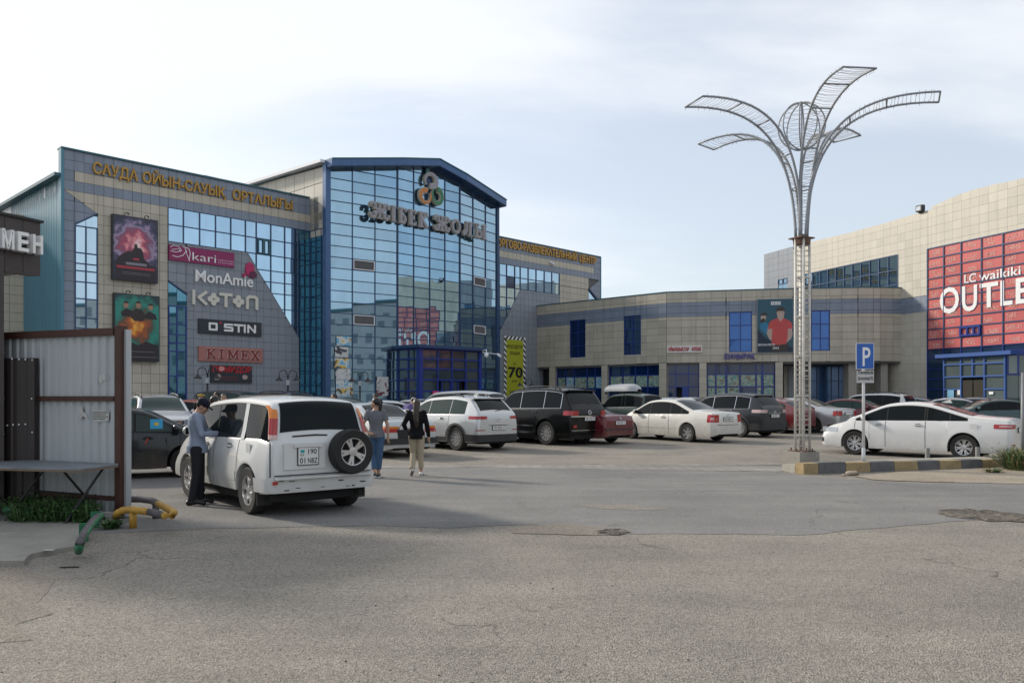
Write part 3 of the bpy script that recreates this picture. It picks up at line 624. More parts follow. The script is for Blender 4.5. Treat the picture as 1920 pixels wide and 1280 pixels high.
mb = MB(); mb.prism([V((q.x, q.y, zv)) for q in (J + nB * .0 - dW * .45, V1 + nB * .45 - dW * .45, V2_ + nB * .45 + dW * .4, V2_ - nB * 1.4 + dW * .4)], (0, 0, .2)); mk('entrance_canopy', mb, m_bluemet, tw)
for a, b in ((uv[1] + .35, uv[2] - .05), (uv[2] + .05, uv[3] - .6)):
    mb = MB(); VF.box(mb, a, b, .3, zv_[3] - .08, -.12, -.06); d_ = mk('entrance_door', mb, m_clear, tw); mb = MB(); VF.box(mb, a, a + .08, .3, zv_[3] - .08, -.05, .02); VF.box(mb, b - .08, b, .3, zv_[3] - .08, -.05, .02); VF.box(mb, a, b, .3, .5, -.05, .018); mk('door_frame', mb, m_royal, d_)
m_pink = M('pink_print', (.62, .05, .16), rough=.5); m_ltblue = M('light_blue_print', (.22, .48, .68), rough=.5); m_white = M('white_print', (.78, .78, .78), rough=.5)
for px, pw, y, mt in ((815, 11, 733, m_pink), (878, 9, 735, m_ltblue), (890, 11, 735, m_pink)):
    a, b = VF.u(px - pw / 2), VF.u(px + pw / 2); s_ = sheet(VF, tw, 'door_sticker', a, VF.z(px, y + 16), b, VF.z(px, y), .10, mt)
    if mt is m_pink:
        mb = MB(); uc, zc = .5 * (a + b), VF.z(px, y + 7); VF.poly(mb, [(uc + .13 * math.cos(t * .5236), zc + .13 * math.sin(t * .5236)) for t in range(12)], .10, .106); mk('sticker_emblem', mb, m_white, s_)
# window posters glued low on the tower glass
def print_mat(name, cols_, sc=3.0):
    m = bpy.data.materials.new(name); m.use_nodes = True; t = m.node_tree; n = t.nodes; p = n['Principled BSDF']; p.inputs['Roughness'].default_value = .35
    geo = n.new('ShaderNodeNewGeometry'); z = n.new('ShaderNodeTexNoise'); z.inputs['Scale'].default_value = sc; z.inputs['Detail'].default_value = 2; z.inputs['Distortion'].default_value = .8; t.links.new(geo.outputs['Position'], z.inputs['Vector'])
    r = n.new('ShaderNodeValToRGB'); r.color_ramp.interpolation = 'CONSTANT'; e = r.color_ramp.elements
    while len(e) < len(cols_): e.new(.5)
    for k, c in enumerate(cols_): e[k].position = (0, .36, .45, .52, .58, .64)[k] if len(cols_) > 2 else (0, .5)[k]; e[k].color = (*c, 1)
    t.links.new(z.outputs[0], r.inputs[0]); t.links.new(r.outputs[0], p.inputs['Base Color']); MC[name] = m; return m
m_pr1 = print_mat('sale_print', ((.10, .30, .50), (.60, .62, .60), (.16, .42, .62), (.60, .62, .58), (.62, .42, .08), (.06, .08, .10)), 1.6)
m_pr2 = print_mat('shoe_print', ((.05, .05, .06), (.52, .53, .52), (.60, .60, .58), (.50, .52, .52), (.18, .05, .06), (.03, .10, .08)), 1.5)
m_pr3 = print_mat('fruit_print', ((.02, .10, .12), (.33, .38, .30), (.10, .27, .27), (.42, .42, .32), (.05, .12, .10), (.32, .20, .10)), 3.2)
m_pr4 = print_mat('cold_print', ((.04, .12, .22), (.34, .50, .58), (.12, .36, .52), (.50, .58, .60), (.06, .20, .36), (.5, .55, .55)), 2.8)
for (p0, p1, y0, y1, mt) in ((630, 657, 630, 647, m_pr1), (627, 652, 650, 669, m_pr2), (626, 653, 671, 690, m_pr1), (628, 656, 691, 711, m_pr2), (629, 660, 712, 742, m_pr1)):
    sheet(F1, tw, 'window_poster', F1.u(p0), F1.z(p0, y1), F1.u(p1), F1.z(p0, y0), .09, mt)
sheet(F1, tw, 'window_poster', F1.u(705), F1.z(706, 742), F1.u(727), F1.z(706, 706), .09, m_pr2)

# ---- low connecting building
lo = thing('low_shop_building', 'low curved two storey tiled shop building joining the mall to the outlet store', 'building', base(WR0))
B0 = meet(I0, dW, 1007); zl = EYE + (HY - 574) / F * B0.y; B1e = meet(B0, nB, 1250)
pts = [B0, B1e] + [ray(px, (zl - EYE) * F / (HY - y)) for px, y in ((1362, 545.3), (1430, 543.3), (1520, 541.2), (1609, 539.4), (1650, 539.3), (1690, 540.5))]
FB = [Fac(pts[i], pts[i + 1]) for i in range(len(pts) - 1)]; B1 = FB[0]
zb1, zb2, zlt = B1.z(1007, 591), B1.z(1007, 614), B1.z(1007, 689)
LIN = zlt; bk = []
def H(fc, p0, p1, y0, y1, py=None): return (fc.u(p0), fc.z(p0, y1), fc.u(p1), fc.z(p0, y0))
wins = [(B1, H(B1, 1069, 1098, 601, 670.5)), (B1, H(B1, 1170, 1202, 593, 665.5)), (FB[2], H(FB[2], 1367, 1410, 585, 660)), (FB[3], H(FB[3], 1445, 1486, 583.5, 658)), (FB[4], H(FB[4], 1521, 1556, 582, 657.5))]
for k, fc in enumerate(FB):
    hs = [h for f2, h in wins if f2 is fc]; E = fc.L
    tiles(fc, [(rect(0, zb1, E, zl), m_cream), (rect(0, zb2, E, zb1), m_grey), (rect(0, LIN, E, zb2), m_cream)], 1.02 if k else .98, .5, zl, bk, holes=hs)
    mb = MB(); fc.box(mb, -.02, E + .02, zl, zl + .07, -.5, .06); mk('coping', mb, m_edge, lo)
pil = [(B1, 1030, 1041), (B1, 1128, 1139), (B1, 1236, 1249.5), (FB[1], 1311, 1325), (FB[3], 1453.5, 1468)]
for fc, p0, p1 in pil:
    a, b = fc.u(p0), fc.u(p1); tiles(fc, [(rect(a, .2, b, LIN), m_cream)], b - a, .5, zl, bk, u0=a); mb = MB(); fc.box(mb, a + .02, b - .02, .1, LIN, -.6, -.01); mk('pillar', mb, m_conc, lo)
emit_tiles(bk, lo, 'cladding_tile', 300)
fp = [p + V((0, .32)) for p in pts]; core(fp + [pts[-1] + V((0, 14)), B0 + V((0, 4))], LIN, zl - .03, lo)
mb = MB(); mb.prism([V((q.x, q.y, LIN - .12)) for q in ([p + V((0, .1)) for p in pts] + [pts[-1] + V((0, 5)), B0 + V((1, 3))])], (0, 0, .11)); mk('soffit', mb, m_back, lo)
core([p + V((0, 1.0)) for p in pts[:4]] + [ray(1470, 58.5), ray(1470, 66), B0 + V((2, 3))], 0, LIN - .1, lo, 'ground_floor_wall', m_black)
for fc, (a, z0, b, z1) in wins:
    wn = 2; us2 = [a + .03, .5 * (a + b), b - .03]; zz2 = [z1 - .03, z0 + (z1 - z0) * .665, z0 + (z1 - z0) * .31, z0 + .03]
    mb = MB(); fc.box(mb, a, b, z0, z1, -.22, -.12); fr = mk('window', mb, m_bluemet, lo)
    panes(fc, us2, zz2, fr, m_dkglass if fc is B1 else glassM('mid_blue_glass', (.03, .12, .36), .35, rough=.03), o=-.06, tilt=.004, name='pane'); bars(fc, us2, zz2, fr, m_royal, .055, -.08, -.02, names=('window_bar', 'window_bar'))
shops = [(B1, 1041, 1128, [1041.5, 1057, 1073, 1097, 1112, 1127.5], 707), (B1, 1139, 1236, [1139.5, 1164, 1187.5, 1211, 1235.5], 704.5), (FB[1], 1251, 1311, [1251, 1267, 1291, 1310], None), (FB[2], 1364, 1409, None, None)]
def shopfront(fc, us3, ztop, films, zrows, o=-.28, door=None):
    zz3 = [ztop - .02] + zrows + [g(58) + .02]
    panes(fc, us3, zz3, lo, lambda i, j: m_dkglass, o=o, tilt=.004, name='shop_pane', skip=(lambda i, j: i == door and j == len(zz3) - 2) if door is not None else None)
    bars(fc, us3, zz3, lo, m_royal, .07, o - .03, o + .05)
    for (row, ii, mt) in films:
        for i in ii: sheet(fc, lo, 'window_film', us3[i] + .07, zz3[row + 1] + .05, us3[i + 1] - .07, zz3[row] - .05, o + .02, mt[i % len(mt)], .012)
s1 = [B1.u(p) for p in shops[0][3]]; shopfront(B1, s1, LIN, [(1, range(5), (m_pr3, m_pr4, m_pr3))], [B1.z(1041, 707), B1.z(1041, 729)])
s2 = [B1.u(p) for p in shops[1][3]]; shopfront(B1, s2, LIN, [(1, range(4), (m_pr3,))], [B1.z(1139, 704.5), B1.z(1139, 726.5)])
f = FB[1]; s3 = [f.u(p) for p in shops[2][3]]; shopfront(f, s3, LIN, [], [f.z(1260, 701), f.z(1260, 725)], door=1)
mb = MB(); f.box(mb, f.u(1279), f.u(1291), .3, f.z(1260, 726), -.3, .1); mk('shop_door', mb, m_royal, lo)
# long shopfront with printed film crosses two facets
f = FB[1]; s4 = [f.u(p) for p in (1326, 1342, 1361.5)]; za, zb = f.z(1330, 701.5), f.z(1330, 725); shopfront(f, s4, LIN, [(1, range(2), (m_pr3,)), (2, range(2), (m_pr3,))], [za, zb])
f = FB[2]; s4 = [f.u(p) for p in (1362.5, 1388, 1418, 1429)]; shopfront(f, s4, LIN, [(1, range(3), (m_pr3,)), (2, (0, 2), (m_pr3,))], [za, zb])
f = FB[3]; s4 = [f.u(p) for p in (1431, 1453)]; shopfront(f, s4, LIN, [(1, range(1), (m_pr3,)), (2, range(1), (m_pr3,))], [za, zb])
# recess at the right end
rc = Fac(ray(1468, 59.5), ray(1690, 59.0)); ru = [rc.u(p) for p in (1517, 1531, 1544.5, 1558, 1572, 1585)]
core([ray(1468, 59.6), ray(1700, 59.1), ray(1700, 63), ray(1468, 63)], 0, LIN - .1, lo, 'recess_wall', m_cream_s)
rz = [LIN - .15, LIN - 1.25, LIN - 2.4, LIN - 3.5, .3]; m_bluepan = glassM('blue_panel', (.03, .10, .24), .2, rough=.15)
panes(rc, ru, rz, lo, m_bluepan, o=.06); bars(rc, ru, rz, lo, m_bluemet, .06, .02, .09)
sheet(rc, lo, 'grey_wall_panel', rc.u(1478), .2, rc.u(1512), LIN - .15, .03, M('pale_panel', (.36, .40, .42), rough=.5, var=.08))
m_colm = M('column_clad', (.33, .31, .27), rough=.5, var=.1)
for p0, p1 in ((1586, 1601), (1646, 1659)):
    f = FB[4] if p0 < 1600 else FB[6]; z_ = ray(p0, 56.3); mb = MB(); wd = (p1 - p0) / F * 56.3; mb.box((z_.x + wd / 2, z_.y, LIN / 2), (wd, .9, LIN - .12)); mk('column', mb, m_colm, lo)

# ---- outlet store on the right
aO = R(19.5); dO = V((math.sin(aO), -math.cos(aO))); O1 = pts[-1] + V((.0, .0)); OA = meet(O1, -dO, 1433); OB = meet(O1, dO, 2150)
OF = Fac(OA, OB); uo = OF.u; ot = thing('outlet_store', 'cream tiled outlet store with a large red printed glass wall', 'building', base(O1))
zo = lambda px, y: OF.z(px, y)
zgb1, zgb2 = zo(1738, 554), zo(1738, 583.5); EO = OF.L; u2 = uo(1747.5)
top1 = [(u2, zo(1747, 391)), (uo(1622), zo(1622, 428)), (uo(1519), zo(1519, 453)), (0, zo(1433, 477))]
top2 = [(EO, zo(1940, 331) - .2), (uo(1920), zo(1920, 334)), (uo(1860), zo(1860, 345)), (uo(1800), zo(1800, 364)), (u2, zo(1748, 387))]
core([OA + V((.06, .03)), OB + V((.06, .03)), OB + V((20, 6)), OA + V((20, 6))], 0, zo(1519, 453) - .3, ot, mat_=M('joint_sand', (.27, .25, .21), rough=.9))
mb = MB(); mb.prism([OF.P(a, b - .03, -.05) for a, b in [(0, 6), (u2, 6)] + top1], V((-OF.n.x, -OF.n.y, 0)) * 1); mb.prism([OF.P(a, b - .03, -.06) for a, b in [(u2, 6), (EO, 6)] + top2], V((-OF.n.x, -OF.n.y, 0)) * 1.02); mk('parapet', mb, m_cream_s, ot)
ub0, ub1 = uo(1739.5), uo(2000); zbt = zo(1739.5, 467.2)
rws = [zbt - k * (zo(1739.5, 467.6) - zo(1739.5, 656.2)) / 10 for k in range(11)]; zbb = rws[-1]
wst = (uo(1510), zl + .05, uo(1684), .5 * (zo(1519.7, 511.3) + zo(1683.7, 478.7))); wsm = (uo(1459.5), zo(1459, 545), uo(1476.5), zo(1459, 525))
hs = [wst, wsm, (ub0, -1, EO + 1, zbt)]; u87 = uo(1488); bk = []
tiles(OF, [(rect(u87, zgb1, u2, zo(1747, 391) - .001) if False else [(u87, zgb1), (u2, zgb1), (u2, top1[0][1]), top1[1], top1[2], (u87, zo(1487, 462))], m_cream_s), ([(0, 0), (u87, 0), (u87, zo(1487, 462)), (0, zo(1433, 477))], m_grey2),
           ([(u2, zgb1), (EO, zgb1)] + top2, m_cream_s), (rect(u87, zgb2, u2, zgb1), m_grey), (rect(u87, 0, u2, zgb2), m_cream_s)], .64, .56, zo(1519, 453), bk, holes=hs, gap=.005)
emit_tiles(bk, ot, 'cladding_tile', 300)
def frame_bars(us_, zs2, **k): bars(OF, us_, zs2, ot, **k)
n10 = [wst[0] + k * (wst[2] - wst[0]) / 11 for k in range(12)]; zw3 = [wst[3] - k * 1.02 for k in range(5)]; zw3 = [z for z in zw3 if z > wst[1]] + [wst[1]]
mb = MB(); OF.box(mb, wst[0], wst[2], wst[1], wst[3], -.12, -.06); mk('window_band', mb, m_bluemet, ot)
panes(OF, n10, zw3, ot, m_mir, tilt=.01, o=-.01); frame_bars(n10, zw3, mat_=m_bluemet, w=.07)
panes(OF, [wsm[0], .5 * (wsm[0] + wsm[2]), wsm[2]], [wsm[3], wsm[1] + .5, wsm[1]], ot, m_mir, o=-.01); frame_bars([wsm[0] + .02, .5 * (wsm[0] + wsm[2]), wsm[2] - .02], [wsm[3], wsm[1] + .5], mat_=m_bluemet, w=.07)
# red printed glass wall
uc_ = [ub0] + [uo(p) for p in (1770, 1802.6, 1840.8, 1881.3, 1926, 1975)]; 
m_red = M('red_print', (.56, .15, .14), rough=.22, var=.10, vs_=.7, rand=.10, spec=.6)
mb = MB(); OF.box(mb, ub0 + .02, EO, .2, zbt - .02, -.16, -.05); mk('curtain_wall_backing', mb, m_bluemet, ot)
panes(OF, uc_, rws, ot, m_red, tilt=.003, name='printed_pane'); bars(OF, uc_, rws, ot, m_bluemet, .07)
dm = [zbb, zo(1739.5, 672), zo(1739.5, 692), zo(1739.5, 711), zo(1739.5, 730), .3]
panes(OF, uc_, dm, ot, m_dkglass if False else glassM('navy_glass', (.03, .06, .12), .35, rough=.03), tilt=.004); bars(OF, uc_, dm, ot, m_royal, .06)
# small opening sash frame within the red wall
a, b, c, d_ = uo(1801), uo(1840), zo(1802, 631), zo(1802, 612); mb = MB()
for q0_, q1_ in ((a, a + .12), (a + (b - a) * .33, a + (b - a) * .33 + .12), (a + (b - a) * .64, a + (b - a) * .64 + .12), (b - .12, b)): OF.box(mb, q0_, q1_, c, d_, .02, .13)
OF.box(mb, a, b, d_ - .12, d_, .02, .12); OF.box(mb, a, b, c, c + .12, .02, .12); mk('sash_frame', mb, m_royal, ot)
# entrance porch of the outlet
pr = 1.7; PA = meet(OF.a + OF.n * pr, OF.d, 1771); PB = meet(OF.a + OF.n * pr, OF.d, 1888); PF = Fac(PA, PB); zp_ = PF.z(1773, 671)
core([PA + V((.1, .1)), PB + V((.1, .02)), PB - PF.n * pr, PA - PF.n * pr], 0, zp_, ot, 'porch_core', m_black)
pu = [.05] + [PF.u(p) for p in (1804, 1826, 1848)] + [PF.L - .05]; pz = [zp_ - .03] + [PF.z(1773, y) for y in (684, 707, 730, 752)] + [.3]
m_pg = glassM('porch_glass', (.12, .15, .15), .3, rough=.03, rand=.25)
panes(PF, pu, pz, ot, m_pg, o=.05, skip=lambda i, j: i in (1, 2) and j >= 2, name='porch_pane'); bars(PF, pu, pz[:3], ot, M('porch_frame', (.05, .11, .32), rough=.35), .09, .0, .13)
bars(PF, [pu[0], pu[1], pu[3], pu[4]], [pz[0], pz[3], pz[4], pz[5]], ot, M('porch_frame', (.05, .11, .32)), .085, .0, .12, regs=[rect(pu[0] - .1, 0, pu[1] + .05, pz[2]), rect(pu[3] - .05, 0, pu[4] + .1, pz[2])])
for a, b in ((pu[1] + .1, pu[2] - .04), (pu[2] + .04, pu[3] - .1)):
    mb = MB(); PF.box(mb, a, b, .3, PF.z(1806, 713), .03, .07); dd = mk('porch_door', mb, M('door_brown_glass', (.06, .055, .045), rough=.08), ot); mb = MB(); PF.box(mb, a, b, 1.25, 1.36, .08, .12); mk('door_bar', mb, m_black, dd)
mb = MB(); PF.box(mb, -.4, PF.L + .5, zp_, zp_ + .22, -1.6, .35); mk('porch_canopy', mb, M('porch_frame', (.05, .11, .32)), ot)
sheet(PF, ot, 'porch_notice', PF.u(1779), PF.z(1779, 750), PF.u(1791), PF.z(1779, 731), .12, m_ltblue)
sheet(PF, ot, 'porch_notice', PF.u(1798), PF.z(1798, 740), PF.u(1803), PF.z(1798, 731), .125, m_white)
sheet(PF, ot, 'porch_notice', PF.u(1857), PF.z(1857, 739), PF.u(1865), PF.z(1857, 734), .12, m_white)
sd = Fac(PB, PB + V((1.0, -.75)) * 1.6); panes(sd, [0, .55, sd.L], [zp_, 4.2, 3.0, .3], ot, m_pg, name='porch_pane'); bars(sd, [.04, .55, sd.L], [zp_ - .02, 4.2, 3.0], ot, m_royal, .09)
mb = MB(); sd.box(mb, -.02, sd.L, zp_, zp_ + .3, -.5, .1); mk('porch_canopy', mb, m_royal, ot)

# ---- blocks added out of view so the mirror glass has something to reflect
def added_street_block(x, y, wx, wy, h, rz, col, label):
    t = thing('added_street_block', label, 'building', (x, y, 0)); Mz = Matrix.Rotation(rz, 3, 'Z'); c = V((x, y, 0))
    mb = MB(); mb.box((x, y, h / 2), (wx, wy, h), rz); mk('wall', mb, M('block_' + str(col[0]), col, rough=.8, var=.1), t); mb = MB(); mb.box((x, y, h + .2), (wx + .6, wy + .6, .4), rz); mk('roof', mb, m_edge, t)
    for j in range(int(h / 3.2)):
        for i in range(int(wy / 3)):
            q = c + Mz @ V((-wx / 2 - .0, -wy / 2 + 1.5 + 3 * i, 0)); mb = MB(); mb.box((q.x, q.y, 1.8 + 3.2 * j), (.12, 1.3, 1.5), rz); mk('window', mb, M('far_window', (.10, .12, .14), rough=.2), t)
added_street_block(74, 6, 12, 30, 17, R(8), (.26, .27, .28), 'grey block added out of view across the street for the glass tower to mirror')
added_street_block(78, -34, 12, 36, 13, R(10), (.34, .31, .26), 'cream block added out of view across the street for the glass to mirror')
# ------------------------------------------------------------------ signs and lettering on the mall
m_gold = M('gold_letter', (.40, .22, .035), rough=.35, metal=.25, var=.2, vs_=4)
m_silver = M('weathered_letter', (.30, .29, .33), rough=.55, var=.3, vs_=9)
m_lwhite = M('white_letter', (.78, .78, .77), rough=.4, var=.04)
m_ivory = M('ivory_letter', (.62, .60, .52), rough=.45, var=.06)
def sign_thing(fac, label, u, z, name='shop_sign', group=None, cat='sign'):
    return thing(name, label, cat, fac.P(u, z, .0), group)
# САУДА ОЙЫН-САУЫҚ ОРТАЛЫҒЫ
ls = sign_thing(W, 'row of gold Cyrillic letters along the top of the left mall wing', u(360), W.z(172, 326), 'wall_lettering', cat='lettering')
zA, zB = W.z(173, 325.5), W.z(173, 304.5)
for tx, a, b in (('САУДА', 172, 257), ('ОЙЫН-САУЫҚ', 265, 421), ('ОРТАЛЫҒЫ', 434, 548)):
    letters(tx, W, u(a), u(b), zA, zB, m_gold, ls, out=.05, depth=.10, bold=.022)
ls = sign_thing(RW, 'row of gold Cyrillic letters along the top of the right mall wing', ur(1030), RW.z(1080, 496), 'wall_lettering', cat='lettering')
zA, zB = RW.z(1110, 495.5), RW.z(1110, 482.5); ua = ur(938)
ub = ur(1080.5); letters('ТОРГОВО-РАЗВЛЕКАТЕЛЬНЫЙ', RW, ua - (ub - ua) * .10, ub, zA, zB, m_gold, ls, out=.05, depth=.10, bold=.03)
letters('ЦЕНТР', RW, ur(1084), ur(1116), zA, zB, m_gold, ls, out=.05, depth=.10, bold=.03)
# ЖІБЕК ЖОЛЫ in serifed strokes
SP = Fac(T1 - dW * 6 + nB * .12, T2 + dW * 6 + nB * .12)
S_ = {'Ж': [[(.5, 0), (.5, 1)], ([(.38, 0), (.62, 0)], .6), ([(.38, 1), (.62, 1)], .6), arc(.13, .80, .13, .17, -60, 200, 8) , arc(.87, .80, .13, .17, 240, -20, 8), [(.2, .66), (.5, .5)], [(.8, .66), (.5, .5)], [(.5, .5), (.24, .32)], [(.5, .5), (.76, .32)], arc(.13, .19, .13, .17, 60, -200, 8), arc(.87, .19, .13, .17, 120, 380, 8)],
      'І': [([(.5, 0), (.5, 1)], 1.25), ([(.12, .02), (.88, .02)], .7), ([(.12, .98), (.88, .98)], .7)],
      'Б': [([(.28, 0), (.28, 1)], 1.2), ([(.08, .98), (.9, .98), (.9, .82)], .7), ([(.08, .02), (.55, .02)], .7), arc(.5, .27, .34, .25, 95, -95, 9)],
      'Е': [([(.28, 0), (.28, 1)], 1.2), ([(.08, .98), (.9, .98), (.9, .80)], .7), ([(.08, .02), (.92, .02), (.92, .2)], .7), ([(.28, .5), (.68, .5)], .7), ([(.68, .38), (.68, .62)], .6)],
      'К': [([(.25, 0), (.25, 1)], 1.2), ([(.05, .02), (.45, .02)], .7), ([(.05, .98), (.45, .98)], .7), [(.25, .48), (.62, .72)], arc(.78, .82, .14, .15, 230, -10, 8), [(.4, .52), (.85, .05)], ([(.72, .02), (1, .02)], .7)],
      'О': [arc(.5, .5, .36, .44, 0, 360, 18)],
      'Л': [([(.76, 0), (.76, 1)], 1.2), ([(.3, .98), (.92, .98)], .7), [(.38, .98), (.34, .4), (.22, .1)], arc(.14, .16, .1, .12, -20, 250, 6), ([(.6, .02), (.94, .02)], .7)],
      'Ы': [([(.18, 0), (.18, 1)], 1.15), arc(.32, .27, .26, .24, 95, -95, 9), ([(.02, .98), (.34, .98)], .7), ([(.02, .02), (.34, .02)], .7), ([(.86, 0), (.86, 1)], 1.15), ([(.72, .98), (1, .98)], .7), ([(.72, .02), (1, .02)], .7)],
      'М': [[(.14, 0), (.14, 1)], ([(.86, 0), (.86, 1)], 1.1), [(.14, 1), (.5, .12)], [(.86, 1), (.5, .12)], ([(0, .02), (.28, .02)], .7), ([(.72, .02), (1, .02)], .7), ([(0, .98), (.2, .98)], .7), ([(.8, .98), (1, .98)], .7)],
      'Х': [([(.12, 1), (.88, 0)], 1.15), [(.88, 1), (.12, 0)], ([(0, .98), (.32, .98)], .7), ([(.68, .98), (1, .98)], .7), ([(0, .02), (.32, .02)], .7), ([(.68, .02), (1, .02)], .7)]}
S_['M'] = S_['М']; S_['X'] = S_['Х']; S_['K'] = [([(.25, 0), (.25, 1)], 1.2), ([(.05, .02), (.45, .02)], .7), ([(.05, .98), (.45, .98)], .7), [(.28, .42), (.85, .98)], [(.45, .58), (.88, .02)], ([(.68, .98), (1, .98)], .7), ([(.72, .02), (1, .02)], .7)]; S_['I'] = S_['І']; S_['E'] = S_['Е']
zA, zB = SP.z(712, 413), SP.z(712, 381)
tn = sign_thing(SP, 'large ornate weathered silver letters across the glass tower', SP.u(800), zA, 'tower_lettering', cat='lettering')
tn2 = []
m_rim = M('letter_rim', (.42, .40, .34), rough=.5, var=.2)
for ch, a, b in (('Ж', 690, 727.5), ('І', 729, 741), ('Б', 743, 760.5), ('Е', 762, 778.5), ('К', 780, 800.5), ('Ж', 811, 840), ('О', 841, 863), ('Л', 864, 884), ('Ы', 886, 909)):
    ua, ub = SP.u(a), SP.u(b); o = strokes(SP, tn, S_[ch], ua + .08, zA + .08, ub - ua - .16, zB - zA - .16, .21, m_rim, .0, .20)
    strokes(SP, o, S_[ch], ua + .08, zA + .08, ub - ua - .16, zB - zA - .16, .13, m_silver, .19, .05, 'letter_face')
    mb = MB(); SP.box(mb, .5 * (ua + ub) - .03, .5 * (ua + ub) + .03, zA + .3, zB - .3, -.32, .02); mk('bracket', mb, m_bluemet, o)
# emblem of three curls
lg = sign_thing(SP, 'round emblem of grey, orange and green curls above the tower letters', SP.u(805), SP.z(805, 388), 'emblem', cat='emblem')
def curl(pxc, pyc, rx, ry, rot, mt, flip=1):
    uc, zc = SP.uz(pxc, pyc); k = 1 / SP.pxm(uc); kz = 1 / (F / (SP.a.y + SP.d.y * uc)); mb = MB(); n = 26; ou = []; inn = []
    for i in range(n + 1):
        t = i / n; a = R(rot) + flip * R(330) * t; r1 = 1.0; r0 = .30 + .52 * t ** 1.3 if t < .9 else .82
        ou.append((uc + rx * k * r1 * math.cos(a), zc + ry * kz * r1 * math.sin(a))); inn.append((uc + rx * k * r0 * math.cos(a) * .95, zc + ry * kz * r0 * math.sin(a) * .95))
    for i in range(n): SP.poly(mb, [ou[i], ou[i + 1], inn[i + 1], inn[i]], .0, .2)
    o = mk('emblem_curl', mb, M('emblem_rim', (.45, .42, .33), rough=.5), lg); mb = MB()
    for i in range(n):
        f_ = lambda p, q: (p[0] * .86 + q[0] * .14, p[1] * .86 + q[1] * .14)
        SP.poly(mb, [f_(ou[i], inn[i]), f_(ou[i + 1], inn[i + 1]), f_(inn[i + 1], ou[i + 1]), f_(inn[i], ou[i])], .2, .225)
    mk('curl_face', mb, mt, o)
curl(805.5, 340, 13.5, 16, 250, m_silver, 1); curl(794, 368, 12, 16, 60, M('orange_enamel', (.50, .17, .03), rough=.4, var=.25, vs_=4), 1); curl(817.5, 368.5, 11.5, 18, 100, M('green_enamel', (.02, .17, .08), rough=.4, var=.2), -1)
mb = MB(); SP.poly(mb, [SP.uz(*q) for q in ((796, 326), (797, 319), (800, 313.5), (802.5, 317), (803, 323))], 0, .15); mk('emblem_leaf', mb, M('leaf_enamel', (.03, .12, .12), rough=.4), lg)
mb = MB(); SP.box(mb, SP.u(800), SP.u(812), SP.z(806, 380), SP.z(806, 330), -.3, -.02); mk('bracket', mb, m_bluemet, lg)
# film posters (generic pictures)
def poster_mat(name, fac, uc, zc, stops, ray_n, warp, sc):
    m = bpy.data.materials.new(name); m.use_nodes = True; t = m.node_tree; n = t.nodes; p = n['Principled BSDF']; p.inputs['Roughness'].default_value = .35
    geo = n.new('ShaderNodeNewGeometry'); c = fac.P(uc, zc); sb = n.new('ShaderNodeVectorMath'); sb.operation = 'SUBTRACT'; sb.inputs[1].default_value = c; t.links.new(geo.outputs['Position'], sb.inputs[0])
    nz_ = n.new('ShaderNodeTexNoise'); nz_.inputs['Scale'].default_value = sc; nz_.inputs['Detail'].default_value = 5; t.links.new(geo.outputs['Position'], nz_.inputs['Vector'])
    ln = n.new('ShaderNodeVectorMath'); ln.operation = 'LENGTH'; t.links.new(sb.outputs[0], ln.inputs[0])
    ma = n.new('ShaderNodeMath'); ma.operation = 'MULTIPLY_ADD'; ma.inputs[1].default_value = warp; t.links.new(nz_.outputs[0], ma.inputs[0]); t.links.new(ln.outputs['Value'], ma.inputs[2])
    mr = n.new('ShaderNodeMapRange'); mr.inputs[1].default_value = warp * .5; mr.inputs[2].default_value = warp * .5 + 2.0; t.links.new(ma.outputs[0], mr.inputs[0])
    r = n.new('ShaderNodeValToRGB'); e = r.color_ramp.elements
    while len(e) < len(stops): e.new(.5)
    for k, (q, cc) in enumerate(stops): e[k].position = q; e[k].color = (*cc, 1)
    t.links.new(mr.outputs[0], r.inputs[0]); t.links.new(r.outputs[0], p.inputs['Base Color']); MC[name] = m; return m
m_pframe = M('poster_frame', (.02, .025, .03), rough=.4)
def poster(p0, p1, y0, y1, label, mt, figs):
    a, b, z1, z0 = u(p0), u(p1), W.z(p0, y0), W.z(p0, y1)
    t = sign_thing(W, label, .5 * (a + b), z0, 'poster', cat='poster')
    mb = MB(); W.box(mb, a, b, z0, z1, .035, .30); mk('poster_frame', mb, m_pframe, t)
    sh = sheet(W, t, 'poster_print', a + .05, z0 + .05, b - .05, z1 - .05, .315, mt, .012); w_, h_ = b - a, z1 - z0
    for k, (pl, mm) in enumerate(figs):
        mb = MB(); W.poly(mb, [(a + w_ * q[0], z0 + h_ * q[1]) for q in pl], .316, .320 + .002 * k); mk('printed_shape', mb, mm, sh)
    for f_ in (.28, .72):
        mb = MB(); mb.tube([W.P(a + w_ * f_, z1, .1), W.P(a + w_ * f_, z1 + .14, .18), W.P(a + w_ * f_ + .04, z1 + .16, .34), W.P(a + w_ * f_ + .08, z1 + .1, .44)], .018, 6); mb.ball(W.P(a + w_ * f_ + .08, z1 + .08, .45), .05, 8, 5); mk('poster_lamp', mb, m_black, t, smooth=True)
sil = M('print_dark', (.022, .014, .018), rough=.4); pk = M('print_red', (.38, .03, .05), rough=.4); gy = M('print_grey', (.22, .21, .24), rough=.4); skn = M('print_skin', (.36, .20, .13), rough=.4); hr = M('print_hair', (.03, .02, .018), rough=.4)
um = .5 * (u(207) + u(292))
pm1 = poster_mat('burst_print', W, um, W.z(250, 462), [(0, (.95, .88, .85)), (.2, (.80, .30, .33)), (.34, (.38, .06, .11)), (.46, (.20, .09, .16)), (.55, (.36, .27, .40)), (.64, (.08, .07, .14)), (.75, (.03, .03, .06))], 0, 1.5, 2.6)
